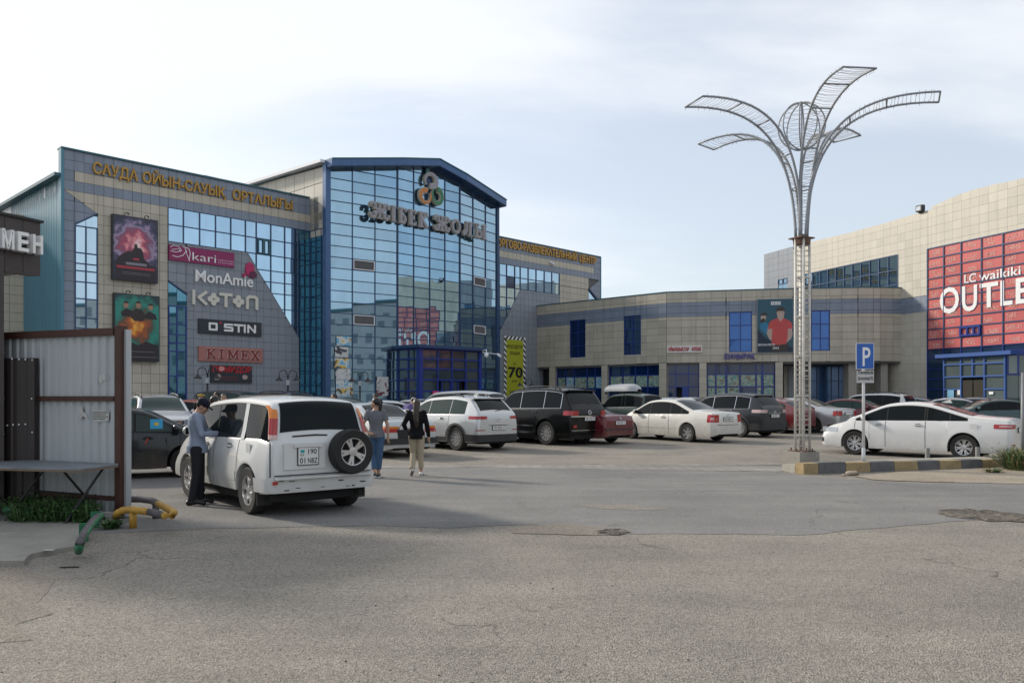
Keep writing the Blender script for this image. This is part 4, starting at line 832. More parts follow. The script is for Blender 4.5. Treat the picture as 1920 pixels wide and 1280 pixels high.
poster(207, 292, 402, 524, 'poster of a red and white burst over a dark cloaked silhouette, the upper one', pm1,
       [([(.10, .34), (.20, .40), (.32, .455), (.42, .46), (.47, .53), (.53, .53), (.58, .52), (.62, .52), (.66, .46), (.68, .36), (.80, .30), (.80, .2), (.10, .2)], sil), (arc(.50, .545, .04, .035, 0, 360, 10), hr), ([(.06, .02), (.95, .02), (.95, .26), (.06, .30)], sil), ([(.44, .325), (.57, .325), (.57, .36), (.44, .36)], pk), ([(.28, .245), (.74, .245), (.74, .285), (.28, .285)], gy), ([(.08, .185), (.92, .185), (.92, .222), (.08, .222)], pk), ([(.2, .10), (.82, .10), (.82, .105), (.2, .105)], gy), ([(.2, .125), (.80, .125), (.80, .13), (.2, .13)], gy)])
def head(x, y, s_, asp): return [(arc(x, y, s_, s_ * 1.3 * asp, 0, 360, 12), skn), (arc(x, y + s_ * .7 * asp, s_ * 1.05, s_ * .85 * asp, 0, 180, 8), hr)]
pm2 = poster_mat('flame_print', W, um, W.z(252, 612), [(0, (.95, .75, .2)), (.15, (.85, .42, .05)), (.26, (.48, .10, .015)), (.40, (.10, .06, .035)), (.52, (.03, .17, .13)), (.66, (.025, .26, .20)), (.9, (.012, .045, .05))], 0, 1.3, 2.2)
asp = (u(295) - u(210)) / (W.z(210, 549) - W.z(210, 676))
poster(210, 295, 549, 676, 'poster of flame wings below three heads on green, the lower one', pm2,
       [([(.14, .72), (.26, .78), (.42, .74), (.36, .66), (.16, .66)], sil), ([(.34, .66), (.44, .78), (.60, .78), (.70, .66), (.60, .60), (.44, .60)], hr), ([(.66, .70), (.76, .76), (.90, .72), (.94, .64), (.70, .64)], sil)] + head(.25, .83, .055, asp) + head(.52, .84, .058, asp) + head(.79, .82, .055, asp) + [([(.05, .02), (.95, .02), (.95, .24), (.70, .30), (.5, .24), (.3, .30), (.05, .26)], sil), ([(.18, .14), (.88, .14), (.88, .146), (.18, .146)], gy), ([(.1, .06), (.92, .06), (.92, .066), (.1, .066)], gy)])
# shop signs on the grey tile field
def panel_sign(p0, p1, y0, y1, mt, label, d=.12):
    a, b, z1, z0 = u(p0), u(p1), W.z(p0, y0), W.z(p0, y1); t = sign_thing(W, label, .5 * (a + b), z0); mb = MB(); W.box(mb, a, b, z0, z1, .035, d + .03); mk('sign_board', mb, mt, t); return t, a, b, z0, z1
m_mag = M('magenta_board', (.24, .008, .095), rough=.4, var=.08)
t, a, b, z0, z1 = panel_sign(315, 437, 459, 487.5, m_mag, 'magenta shop sign with white lettering and a line drawn high heel')
letters('kari', W, u(356), u(404), z0 + .14, z0 + .14 + .44, m_lwhite, t, out=.15, depth=.05, bold=-.008)
for q, w_ in (([(.02, .85), (.06, .98), (.14, .95), (.18, .7), (.1, .55), (.02, .6)], .025), ([(.05, .3), (.12, .25), (.2, .4), (.26, .75)], .03), ([(.2, .98), (.29, .9), (.31, .6), (.29, .1)], .03), ([(.23, .95), (.26, .5), (.3, .08)], .025), ([(.04, .7), (.14, .8), (.16, .6)], .02)): strokes(W, t, [q], a, z0, b - a, z1 - z0, w_ * 1.2, m_lwhite, .15, .012, 'line_drawing')
for zf_ in (.30, .16): mb = MB(); [W.box(mb, u(407) + .11 * k, u(407) + .11 * k + random.uniform(.05, .09), z0 + zf_, z0 + zf_ + .06, .15, .158) for k in range(9)]; mk('small_print', mb, M('pale_pink', (.55, .35, .45)), t, kind='stuff')
t = sign_thing(W, 'white rounded letters with a magenta petal mark', u(420), W.z(363, 528), cat='sign')
letters('MonAmie', W, u(363), u(473.5), W.z(364, 527.5), W.z(364, 505.5), m_lwhite, t, out=.05, depth=.09, bold=.012)
for cx_, cy_, rx, ry, mt in ((467, 505.5, 8.5, 13.5, M('petal_magenta', (.45, .01, .10), rough=.4)), (472.5, 515.5, 7.5, 6.5, M('petal_dark', (.10, .008, .05), rough=.4)), (456.5, 516, 2.8, 3.6, M('petal_magenta', (.45, .01, .10)))):
    uc, zc = W.uz(cx_, cy_); k = 1 / W.pxm(uc); mb = MB(); W.poly(mb, arc(uc, zc, rx * k, ry * (zB * 0 + 1) / F * (W.a.y + W.d.y * uc), 0, 359, 18), .05, .12 + .02 * (ry < 10) + .01 * (ry < 5)); mk('petal', mb, mt, t)
t = sign_thing(W, 'thick ivory letters with two four petal flowers as vowels', u(420), W.z(358, 570), cat='sign')
z0, z1 = W.z(360, 570), W.z(360, 545.5); hh = z1 - z0
def seg(p0, p1): return u(p0), u(p1) - u(p0)
for q, (p0, p1), w_ in (([[(0.12, 0), (.12, 1)], [(.95, .96), (.45, .52), (.95, .04)]], (358, 386), .16), ([[(0, .92), (1, .92)], [(.5, .9), (.5, 0)]], (411, 432), .17), ([[(.12, 0), (.12, .8), (.28, .93), (.74, .93), (.88, .8), (.88, 0)]], (459, 482), .17)):
    ua, su = seg(p0, p1); strokes(W, t, q, ua, z0 + .02, su, hh, w_, m_ivory, .04, .12)
for pc in (398.5, 445): 
    uc = u(pc); zc = z0 + hh * .5
    for du, dz in ((-.2, 0), (.2, 0), (0, .2), (0, -.2)): mb = MB(); W.poly(mb, arc(uc + du, zc + dz, .155, .165, 0, 345, 16), .04, .16 + .005 * (du == 0)); mk('flower_petal', mb, m_ivory, t)
t, a, b, z0, z1 = panel_sign(370.5, 488, 597, 624.5, M('night_board', (.012, .018, .026), rough=.3), 'black shop sign with wide white letters and a red tick')
hh = (z1 - z0); zl0 = z0 + hh * .24; zh = hh * .52
for q, f0, f1 in (([[(.12, .1), (.12, .9), (.88, .9), (.88, .1), (.12, .1)]], .145, .285), ([[(.92, .9), (.12, .9), (.08, .56), (.9, .48), (.9, .1), (.06, .1)]], .385, .53), ([[(0, .92), (1, .92)], [(.5, .92), (.5, 0)]], .55, .685), ([[(.5, 0), (.5, 1)]], .70, .735), ([[(.1, 0), (.1, .95), (.9, .05), (.9, 1)]], .76, .90)):
    strokes(W, t, q, a + (b - a) * f0, zl0, (b - a) * (f1 - f0), zh, .11, m_lwhite, .15, .04)
mb = MB(); W.box(mb, a + (b - a) * .315, a + (b - a) * .345, z0 + hh * .72, z0 + hh * .88, .15, .18); mk('red_tick', mb, pk, t)
t, a, b, z0, z1 = panel_sign(370.5, 490.5, 648.5, 676.5, M('rose_board', (.36, .145, .125), rough=.5, var=.06), 'faded rose shop sign with serifed dark red letters')
xs = [.09, .27, .415, .62, .785, .955]; rw_ = M('pale_rim', (.55, .42, .38)); dr = M('maroon_letter', (.20, .018, .02), rough=.4)
for k, ch in enumerate('KIMEX'):
    f0, f1 = xs[k] + .015, xs[k + 1] - .02
    if ch == 'I': f0, f1 = .295, .375
    o = strokes(W, t, S_[ch], a + (b - a) * f0, z0 + .17, (b - a) * (f1 - f0), z1 - z0 - .32, .155, rw_, .15, .03); strokes(W, o, S_[ch], a + (b - a) * f0, z0 + .17, (b - a) * (f1 - f0), z1 - z0 - .32, .09, dr, .178, .03, 'letter_face')
t, a, b, z0, z1 = panel_sign(393, 470.5, 684, 717, M('night_board', (.012, .018, .026)), 'dark restaurant sign with red capitals and small plates of food', .1)
letters('ПОМИДОР', W, a + .08, b - .05, z0 + (z1 - z0) * .60, z0 + (z1 - z0) * .94, M('bright_red', (.45, .012, .02), rough=.35), t, out=.13, depth=.03, bold=.02)
for fx, fy, mt in ((.17, .36, M('plate', (.42, .30, .28))), (.82, .34, M('plate', (.42, .30, .28))), (.25, .80, M('tomato_pink', (.6, .25, .25)))):
    mb = MB(); W.poly(mb, arc(a + (b - a) * fx, z0 + (z1 - z0) * fy, .17, .14, 0, 340, 14), .13, .15 + .035 * (fy > .5)); mk('food_picture', mb, mt, t)
for zf_ in (.16, .30): mb = MB(); [W.box(mb, a + .35 + k * .12, a + .35 + k * .12 + .07, z0 + (z1 - z0) * zf_, z0 + (z1 - z0) * zf_ + .05, .13, .137) for k in range(11)]; mk('small_print', mb, M('dull_red', (.2, .03, .03)), t, kind='stuff')
# yellow sale banner
a, b, z1, z0 = ur(944), ur(984), RW.z(944, 629.5), RW.z(944, 752); bn = sign_thing(RW, 'tall yellow green sale banner with minus 70 percent and striped border', .5 * (a + b), z0, 'sale_banner', cat='banner')
m_lime = M('lime_banner', (.40, .42, .022), rough=.55, var=.05); mb = MB(); RW.box(mb, a, b, z0, z1, .035, .07); sh = mk('banner_cloth', mb, m_lime, bn)
bw = .26; n = 9; mbw = MB(); RW.box(mbw, a, a + bw, z0, z1 - bw, .07, .076); RW.box(mbw, b - bw, b, z0, z1 - bw, .07, .076); RW.box(mbw, a, b, z1 - bw, z1, .07, .076); mk('banner_border', mbw, m_white, sh); mbk = MB()
z = z0
while z < z1 - bw:
    for q0_, q1_, s_ in ((a, a + bw, -1), (b - bw, b, -1)): RW.poly(mbk, [(q0_, z + .24), (q1_, z), (q1_, z + .2), (q0_, z + .44)], .076, .08)
    z += .42
x = a + .1
while x < b - .3: RW.poly(mbk, [(x, z1 - bw), (x + .2, z1 - bw), (x + .42, z1), (x + .22, z1)], .076, .08); x += .44
mk('border_stripe', mbk, m_black, sh, kind='stuff')
for tx, p0, p1, yb, yt, bo in (('ЖЕҢІЛДІКТЕР', 949, 978.5, 652, 646, .01), ('СКИДКИ', 954, 973.5, 664.5, 659, .01), ('ДО', 961, 966, 683.5, 680, .0), ('-', 947, 951, 699, 694, .02), ('70', 951, 979, 707.5, 687.5, .03), ('ДЕЙІН', 958, 969, 716, 712.5, .0), ('КОТОН', 955, 972, 737.5, 732.5, .03), ('%', 970.8, 974.5, 700, 694, .0)):
    if tx == '-': mb = MB(); RW.box(mb, ur(p0), ur(p1), RW.z(950, 698), RW.z(950, 696), .07, .08); mk('letter', mb, m_black, sh)
    else: letters(tx, RW, ur(p0), ur(p1), RW.z(p0, yb), RW.z(p0, yt), m_black, sh, out=.071, depth=.01, bold=bo)
# signs of the low building
f = FB[1]; a, b, z0, z1 = f.u(1250.5), f.u(1317), f.z(1255, 661.5), f.z(1255, 648.5); t = sign_thing(f, 'long white sign with red Cyrillic lettering above the shop door', .5 * (a + b), z0); mb = MB(); f.box(mb, a, b, z0, z1, .035, .15); mk('sign_board', mb, M('white_board', (.66, .66, .62), rough=.5), t)
xm = a + (b - a) * .66; letters('ОЙЫНШЫҚТАР', f, a + .08, xm - .08, z0 + .12, z1 - .12, M('bright_red', (.45, .012, .02)), t, out=.15, depth=.04, bold=.025); letters('ӘЛЕМІ', f, xm + .1, b - .08, z0 + .12, z1 - .12, M('bright_red', (.45, .012, .02)), t, out=.15, depth=.04, bold=.025)
f = FB[2]; t = sign_thing(f, 'violet blue slanted capitals above the film covered shopfront', f.u(1386), f.z(1386, 674), cat='sign'); letters('ШАҢЫРАҚ', f, f.u(1357), f.u(1415), f.z(1386, 672.5), f.z(1386, 662.5), M('violet_letter', (.10, .085, .33), rough=.4), t, out=.05, depth=.12, bold=.02, slope=.15)
f = FB[3]; a, b, z0, z1 = f.u(1418.5), f.u(1487.5), f.z(1440, 662), f.z(1440, 560.5); t = sign_thing(f, 'tall dark teal billboard of two men in polo shirts beside the lamp column', .5 * (a + b), z0, 'billboard', cat='billboard')
mb = MB(); f.box(mb, a, b, z0, z1, .035, .16); mk('billboard_frame', mb, M('grey_frame', (.3, .3, .3)), t); sh = sheet(f, t, 'billboard_print', a + .04, z0 + .04, b - .04, z1 - .04, .17, M('teal_print', (.006, .075, .115), rough=.35, var=.12, vs_=1), .008); w_, h_ = b - a, z1 - z0
asp = w_ / h_; pc = M('coral_print', (.52, .06, .055), rough=.4, var=.1); pb = M('blue_shirt_print', (.01, .17, .31), rough=.4); sk2 = M('print_pale_skin', (.45, .33, .28), rough=.4)
figs = [([(0.02, .02), (.98, .02), (.98, .10), (.5, .16), (.2, .3), (.02, .45)], M('teal_dark_print', (.004, .02, .045))), ([(.10, .44), (.09, .52), (.16, .575), (.26, .57), (.34, .50), (.36, .36), (.26, .34)], pb), (arc(.18, .655, .075, .075 * asp * 1.25, 0, 360, 14), sk2), (arc(.20, .69, .10, .055, 0, 180, 9), hr), ([(.09, .60), (.17, .64), (.22, .64), (.21, .57), (.13, .555)], hr),
        ([(.30, .48), (.27, .36), (.33, .27), (.50, .16), (.55, .19), (.42, .32), (.43, .48)], sk2), ([(.95, .46), (.97, .34), (.93, .26), (.76, .16), (.70, .18), (.84, .32), (.82, .46)], sk2),
        ([(.38, .17), (.86, .17), (.82, .02), (.40, .02)], hr), ([(.40, .16), (.42, .45), (.30, .44), (.34, .56), (.42, .605), (.56, .64), (.74, .635), (.88, .59), (.94, .55), (.97, .45), (.84, .44), (.84, .30), (.80, .17), (.60, .145)], pc), ([(.56, .66), (.64, .575), (.73, .64), (.73, .70), (.57, .70)], sk2), (arc(.645, .73, .105, .105 * asp * 1.35, 0, 360, 16), sk2), (arc(.645, .785, .118, .065, -15, 195, 12), hr), ([(.57, .735), (.62, .74), (.62, .747), (.57, .742)], hr), ([(.67, .74), (.72, .735), (.72, .742), (.67, .747)], hr)]
for k, (pl, mm) in enumerate(figs): mb = MB(); f.poly(mb, [(a + w_ * q[0], z0 + h_ * q[1]) for q in pl], .171, .1735 + .0012 * k); mk('printed_figure', mb, mm, sh)
for k, ch in enumerate('4MEN'):
    x0 = a + w_ * (.385 + .068 * k); mb = MB(); f.box(mb, x0, x0 + w_ * .06, z0 + h_ * .885, z0 + h_ * .945, .171, .176); lb_ = mk('logo_box', mb, m_white, sh); letters(ch, f, x0 + .05, x0 + w_ * .06 - .04, z0 + h_ * .893, z0 + h_ * .937, M('teal_dark_print', (.004, .02, .045)), lb_, out=.177, depth=.004, bold=.02)
letters('ВЕСНА/ЛЕТО', f, a + w_ * .03, a + w_ * .49, z0 + h_ * .135, z0 + h_ * .17, m_white, sh, out=.192, depth=.006, bold=.02); letters('2022', f, a + w_ * .43, a + w_ * .60, z0 + h_ * .075, z0 + h_ * .11, m_white, sh, out=.192, depth=.006, bold=.02)
# lettering of the outlet wall
t = sign_thing(OF, 'white store name and OUTLET lettering printed on the red glass wall', uo(1850), zo(1780, 586), 'wall_lettering', cat='lettering')
zA, zB = zo(1820, 530), zo(1820, 513.5); letters('LC', OF, uo(1808), uo(1831.5), zA, zB, m_lwhite, t, out=.02, depth=.03, bold=.008)
letters('waikiki', OF, uo(1837), uo(1916), zA, zB, m_lwhite, t, out=.02, depth=.03, bold=.008)
zA, zB = zo(1781, 585), zo(1781, 541)
for ch, p0, p1 in (('O', 1762, 1800.5), ('U', 1803, 1835), ('T', 1838, 1872.5), ('L', 1874, 1899), ('E', 1902, 1935), ('T', 1937, 1975)): letters(ch, OF, uo(p0), uo(p1), zA - (.08 if ch in 'OU' else 0), zB + (.08 if ch == 'O' else 0), m_lwhite, t, out=.025, depth=.03, bold=.018)
J = MB(); rnd = random.Random(5)
for i in range(6):
    for j in range(10):
        for q in range(3):
            s_ = rnd.uniform(.16, .30); ua = rnd.uniform(uc_[i] + .1, uc_[i + 1] - .8); za = rnd.uniform(rws[j + 1] + .06, rws[j] - .34); vs2, fs2 = glyph('%' + rnd.choice(('25', '30', '35', '40', '45', '50')), .0); k_ = s_ * 1.35; aa = rnd.choice((0, .12, -.12, 0))
            J.add([OF.P(ua + (v[0] * math.cos(aa) - v[1] * math.sin(aa)) * k_ , za + (v[0] * math.sin(aa) + v[1] * math.cos(aa)) * k_, .008 + .006 * (v[2] + .5)) for v in vs2], fs2)
mk('printed_numbers', J, M('number_print', (.72, .36, .31), rough=.3), ot, kind='stuff')
# ------------------------------------------------------------------ decorative lamp column
m_galv = M('weathered_white_pipe', (.56, .54, .50), rough=.5, var=.25, vs_=4, bump=.15, bs=30)
m_pipe2 = M('grey_pipe', (.27, .29, .32), rough=.45, var=.2, vs_=3)
m_rust = M('rusty_steel', (.11, .06, .04), rough=.75, var=.35, vs_=6)
m_wire = M('rope_light', (.42, .41, .38), rough=.5)
lx, ly = gp(1500, 868)[0] , gp(1500, 873)[1]
lx = (1503 - CX) / F * ly; g0 = g(ly)
lp = thing('lamp_column', 'tall lattice lamp column flaring into five wired petals around a wire globe', 'lamp post', (lx, ly, g0))
kz = F / ly
mb = MB(); rzb = R(28); mb.box((lx - .05, ly, g0 + .17), (.66, .62, .36), rzb); o = mk('concrete_base', mb, m_conc, lp)
mb = MB(); mb.box((lx, ly, g0 + .36), (.46, .46, .025), rzb); [mb.tube([(lx + .19 * sx, ly + .19 * sy, g0 + .36), (lx + .19 * sx, ly + .19 * sy, g0 + .43)], .018, 6) for sx in (-1, 1) for sy in (-1, 1)]; mk('base_plate', mb, m_rust, lp)
hp = EYE + (HY - 447) / kz; rad = .185
ang = [R(q) for q in (200, 265, 345, 80)]
offs = [(rad * math.cos(q), rad * math.sin(q)) for q in ang]
for k, (ox, oy) in enumerate(offs):
    mb = MB(); mb.tube([(lx + ox, ly + oy, g0 + .36), (lx + ox * .97, ly + oy * .97, hp)], .030, 10); mk('corner_pipe', mb, m_galv, lp, smooth=True)
mb = MB(); mb.tube([(lx, ly, g0 + .36), (lx, ly, hp + .1)], .062, 14); mk('centre_pole', mb, m_galv, lp, smooth=True)
for z in [hp - .95 * k for k in range(1, 6)]:
    mb = MB()
    for k in range(4): a, b = offs[k], offs[(k + 1) % 4]; mb.tube([(lx + a[0], ly + a[1], z), (lx + b[0], ly + b[1], z)], .022, 6)
    mk('lattice_ring', mb, m_galv, lp, smooth=True)
z = g0 + .5
while z < hp - .05:                                  # rope light wound round the lattice
    mb = MB(); k0 = random.uniform(-.02, .02)
    P4 = [(lx + 1.08 * q[0], ly + 1.08 * q[1], z + random.uniform(-.025, .025)) for q in offs]; P4.append((P4[0][0], P4[0][1], z + .06)); mb.tube(P4, .0085, 5); mk('rope_light_turn', mb, m_wire, lp, smooth=True); z += random.uniform(.105, .135)
mb = MB(); mb.box((lx, ly, hp), (.46, .40, .03), rzb); mb.lathe([(.19, -.16), (.21, -.02)], 12, c=(lx, ly, hp)); mk('collar_plate', mb, m_rust, lp)
HT = EYE + 6.72
def petal(az, reach, tipz, w0=.18, w1=.72, droop=0.0):
    d = V((math.cos(R(az)), math.sin(R(az)), 0)); s = V((-d.y, d.x, 0)); n = 22; ra, rb = [], []
    for i in range(n + 1):
        t = i / n
        r = .10 + reach * (.06 * t + .94 * t ** 2.5); zq = hp + .02 + (tipz - hp) * (math.sin(t * math.pi / 2 * 1.12) / math.sin(math.pi / 2 * 1.12)) if droop == 0 else hp + .02 + (tipz + droop - hp) * math.sin(min(1, t * 1.0) * math.pi / 2 * 1.2) / math.sin(math.pi / 2 * 1.2)
        wd = w0 + (w1 - w0) * t ** 1.2; c = V((lx, ly, zq)) + d * r; ra.append(c + s * wd / 2); rb.append(c - s * wd / 2)
    t_ = []
    for rail in (ra, rb): mb = MB(); mb.tube(rail, [.034 - .010 * i / n for i in range(n + 1)], 8); t_.append(mk('petal_rail', mb, m_pipe2 if az > 0 else m_pipe2, lp, smooth=True))
    mb = MB()
    for i in (9, 14, 18, n): mb.tube([ra[i], rb[i]], .02, 6)
    mk('petal_crossbar', mb, m_pipe2, lp, smooth=True)
    mb = MB(); rn = random.Random(int(az) + 400)
    for i in range(1, n):
        for q in (0, .33, .66):
            a = ra[i].lerp(ra[i + 1], q); b = rb[i].lerp(rb[i + 1], min(1, q + rn.uniform(-.15, .3))); mid = a.lerp(b, .5) - V((0, 0, .03)); mb.tube([a, mid, b], .0045, 4)
            for e in (a, b): mb.tube([e, e + V((rn.uniform(-.02, .02), rn.uniform(-.02, .02), rn.choice((-.07, .06))))], .005, 4)
    mk('light_string', mb, m_wire, lp, kind='stuff')
for az, rc_, tz in ((201, 2.95, HT), (-84, 2.55, HT + .15), (-25, 2.85, HT + .05), (40, 2.1, HT - .05), (133, 2.6, HT - .08)): petal(az, rc_, tz)
gz = EYE + (HY - 237) / kz; gr = .54
for k in range(4):
    mb = MB(); a = R(20 + 45 * k); mb.tube([(lx + gr * math.cos(a) * math.cos(q), ly + gr * math.sin(a) * math.cos(q), gz + gr * 1.05 * math.sin(q)) for q in [2 * math.pi * i / 40 for i in range(40)]], .017, 6, closed=True); mk('globe_ring', mb, m_pipe2, lp, smooth=True)
mb = MB(); mb.tube([(lx, ly, hp), (lx, ly, gz + gr * 1.05)], .022, 8); mk('globe_stem', mb, m_pipe2, lp, smooth=True)
mb = MB(); rn = random.Random(3)
for k in range(13):
    q = -1.3 + 2.6 * k / 12; r_ = gr * math.cos(q); mb.tube([(lx + r_ * math.cos(t), ly + r_ * math.sin(t), gz + gr * math.sin(q) + rn.uniform(-.02, .02)) for t in [2 * math.pi * i / 16 for i in range(16)]], .0045, 4, closed=True)
mk('light_string', mb, m_wire, lp, kind='stuff')
mb = MB()
for k in range(6): a = R(60 * k); b = R(60 * k + 60); mb.tube([(lx + .24 * math.cos(a), ly + .24 * math.sin(a), hp + 1.2), (lx + .24 * math.cos(b), ly + .24 * math.sin(b), hp + 1.2)], .016, 6)
mk('petal_brace', mb, m_pipe2, lp, smooth=True)
# ------------------------------------------------------------------ swan neck lamps in front of the mall
def swan(px, Zd, ytop, label, rz):
    p = ray(px, Zd); zt_ = EYE + (HY - ytop) / F * Zd; gg = g(Zd); t = thing('street_lamp', label, 'street lamp', (p.x, p.y, gg), 'swan neck lamps in front of the mall')
    m_l = M('lamp_iron', (.016, .018, .022), rough=.4); mb = MB(); mb.tube([(p.x, p.y, gg), (p.x, p.y, gg + .6), (p.x, p.y, gg + .62), (p.x, p.y, zt_ - .38)], [.085, .08, .05, .045], 10); mk('lamp_pole', mb, m_l, t, smooth=True)
    mb = MB(); mb.box((p.x, p.y, zt_ - .62), (.15, .13, .26)); mk('junction_box', mb, M('pale_panel', (.36, .40, .42)), t)
    for s in (-1, 1):
        c_, s_ = math.cos(rz), math.sin(rz); r_ = .19; pts_ = [(p.x, p.y, zt_ - .40)] + [(p.x + s * c_ * (.05 + r_ - r_ * math.cos(R(a))), p.y + s * s_ * (.05 + r_ - r_ * math.cos(R(a))), zt_ - r_ + r_ * math.sin(R(a))) for a in range(0, 181, 15)]
        e = pts_[-1]; pts_.append((e[0], e[1], e[2] - .14)); mb = MB(); mb.tube(pts_, .022, 6); mk('lamp_arm', mb, m_l, t, smooth=True)
        mb = MB(); mb.lathe([(.03, 0), (.07, -.06), (.10, -.10), (.20, -.20), (.20, -.22)], 14, c=(e[0], e[1], e[2] - .12)); sh = mk('lamp_shade', mb, m_l, t, smooth=True); mb = MB(); mb.ball((e[0], e[1], e[2] - .34), (.15, .15, .07), 10, 6); mk('lamp_globe', mb, M('opal_glass', (.6, .6, .58), rough=.3), sh, smooth=True)
swan(389, 39, 689, 'swan neck lamp in front of the dark restaurant sign', R(20)); swan(540, 41, 694, 'swan neck lamp against the grey tiles beside the glass corner', R(10)); swan(675, 44, 697, 'swan neck lamp in front of the window posters on the tower glass', R(15)); swan(986, 58, 709, 'swan neck lamp beside the yellow sale banner', R(10))
# cameras on the entrance canopy, floodlight on the roof
c0 = ray(912, 50.5); cm = thing('security_camera', 'white dome security camera on an arm at the right end of the entrance canopy', 'camera', (c0.x, c0.y, EYE + (HY - 668) / F * 50.5))
zc = EYE + (HY - 663) / F * 50.5; mb = MB(); mb.tube([(c0.x - .25, c0.y + .3, zc + .2), (c0.x, c0.y, zc + .25), (c0.x, c0.y, zc)], .04, 8); mk('camera_bracket', mb, m_wmetal, cm, smooth=True); mb = MB(); mb.ball((c0.x, c0.y, zc - .08), (.14, .14, .16), 12, 8); mk('camera_dome', mb, m_wmetal, cm, smooth=True)
c1 = ray(934, 52); zc = EYE + (HY - 667) / F * 52; cm = thing('security_camera', 'white bullet camera at the end of a long arm in front of the tower corner', 'camera', (c1.x, c1.y, zc)); mb = MB(); e0 = ray(905, 52.6); mb.tube([(e0.x, e0.y, zc + .25), (c1.x, c1.y, zc + .1)], .028, 6); mk('camera_arm', mb, m_wmetal, cm); mb = MB(); mb.tube([(c1.x - .05, c1.y, zc + .12), (c1.x + .16, c1.y - .2, zc - .05)], [.07, .09], 10); mk('camera_body', mb, m_wmetal, cm)
q = OF.P(uo(1727), zo(1727, 399)); fl = thing('floodlight', 'black floodlight standing on the roof edge of the outlet store', 'floodlight', q); mb = MB(); mb.box(q + V((-.05, 0, .28)), (.30, .5, .42), R(20)); hb = mk('lamp_housing', mb, m_black, fl); mb = MB(); mb.box(q + V((-.21, -.06, .27)), (.02, .36, .28), R(20)); mk('lamp_lens', mb, M('lens', (.55, .6, .65), rough=.15), hb); mb = MB(); mb.box(q + V((0, 0, .04)), (.06, .4, .1), R(20)); mk('bracket', mb, m_black, fl)
q = RW.P(ur(1033), RW.z(1033, 495), .25); cm = thing('security_camera', 'small black and white camera on the cream band of the right wing', 'camera', q); mb = MB(); mb.tube([q + V((.1, .3, .05)), q], .03, 6); mk('camera_bracket', mb, m_black, cm); mb = MB(); mb.tube([q + V((-.25, .02, .12)), q + V((.12, -.05, -.08))], .09, 8); mk('camera_body', mb, m_wmetal, cm)
# ------------------------------------------------------------------ kerb island, parking sign, bollards
m_ky = M('kerb_yellow', (.30, .225, .115), rough=.85, var=.28, vs_=5, bump=.3); m_kg = M('kerb_grey', (.115, .115, .118), rough=.85, var=.25, vs_=5, bump=.3)
k0, k1 = V(gp(1507, 889)), V(gp(1905, 874)); kd = (k1 - k0); kn = V((-kd.y, kd.x)).normalized(); m_top = M('kerb_top', (.30, .28, .24), rough=.9, var=.2, vs_=4, bump=.4)
kt = thing('kerb_island', 'raised kerb of alternating dull yellow and grey blocks under the parking sign', 'kerb', (k0.x, k0.y, g(k0.y)))
n = 10; fr = [0, .065, .185, .295, .405, .515, .62, .725, .83, .92, 1.0]
for i in range(n):
    a, b = k0 + kd * fr[i], k0 + kd * fr[i + 1]; dl = kd.normalized() * .006; wv = random.uniform(-.012, .012); h = .235 - .06 * fr[i] + wv
    def kq(pt, off, z): s = pt + kn * off; return V((s.x, s.y, g(s.y) + z))
    mb = MB(); mb.hexa([kq(a + dl, 0, -.02), kq(b - dl, 0, -.02), kq(b - dl, .30, -.02), kq(a + dl, .30, -.02), kq(a + dl, .02, h), kq(b - dl, .02, h), kq(b - dl, .30, h), kq(a + dl, .30, h)]); mk('kerb_block', mb, (m_conc, m_kg, m_ky, m_kg, m_ky, m_kg, m_ky, m_kg, m_ky, m_kg)[i] if i else m_ky, kt)
isl = [k0 + kn * .30, k1 + kn * .30, k1 + kn * 1.0, k0 + kd * .5 + kn * 1.1, k0 + kn * .75]; mb = MB(); mb.prism([V((q.x, q.y, g(q.y) + .0)) for q in isl], (0, 0, .16)); mk('island_top', mb, m_top, kt)
sp_ = V(gp(1619, 877)); sz = F / sp_.y; sg = thing('parking_sign', 'blue parking sign with a white panel below on a white post', 'traffic sign', (sp_.x, sp_.y, g(sp_.y) + .15))
mb = MB(); mb.tube([(sp_.x, sp_.y, .15), (sp_.x, sp_.y, EYE + (HY - 645) / sz)], .034, 12); mk('sign_post', mb, M('white_post', (.62, .62, .62), rough=.45, var=.12, vs_=5), sg, smooth=True)
mb = MB(); mb.tube([(sp_.x, sp_.y, .14), (sp_.x, sp_.y, .50)], .042, 12); mk('post_sleeve', mb, M('white_post', (.62, .62, .62)), sg, smooth=True)
SF = Fac(V((sp_.x - .26, sp_.y - .05)), V((sp_.x + .24, sp_.y - .04))); sf = lambda px, py: SF.uz(px, py)
a, z1 = sf(1604.5, 643); b, z0 = sf(1638, 692); mb = MB(); SF.box(mb, a, b, z0, z1, 0, .02); pl = mk('parking_plate', mb, m_lwhite, sg); mb = MB(); SF.box(mb, a + .012, b - .012, z0 + .012, z1 - .012, .02, .024); pf = mk('plate_face', mb, M('sign_blue', (.012, .10, .42), rough=.35), pl)
letters('P', SF, *[sf(1614.5, 0)[0], sf(1631, 0)[0]], sf(1618, 686)[1], sf(1618, 651)[1], m_lwhite, pl, out=.024, depth=.004, bold=.01)
a, z1 = sf(1606, 694); b, z0 = sf(1638, 717.5); mb = MB(); SF.box(mb, a, b, z0, z1, 0, .018); pl = mk('notice_plate', mb, M('plate_grey', (.50, .50, .50), rough=.5), sg)
letters('ССО-ны келушілер үшін', SF, a + .02, b - .02, z0 + .205, z0 + .285, m_black, pl, out=.0185, depth=.003, joined=True, name='lettering', bold=.01); letters('Для посетителей ТРЦ', SF, a + .02, b - .02, z0 + .065, z0 + .145, m_black, pl, out=.0185, depth=.003, joined=True, name='lettering', bold=.01)
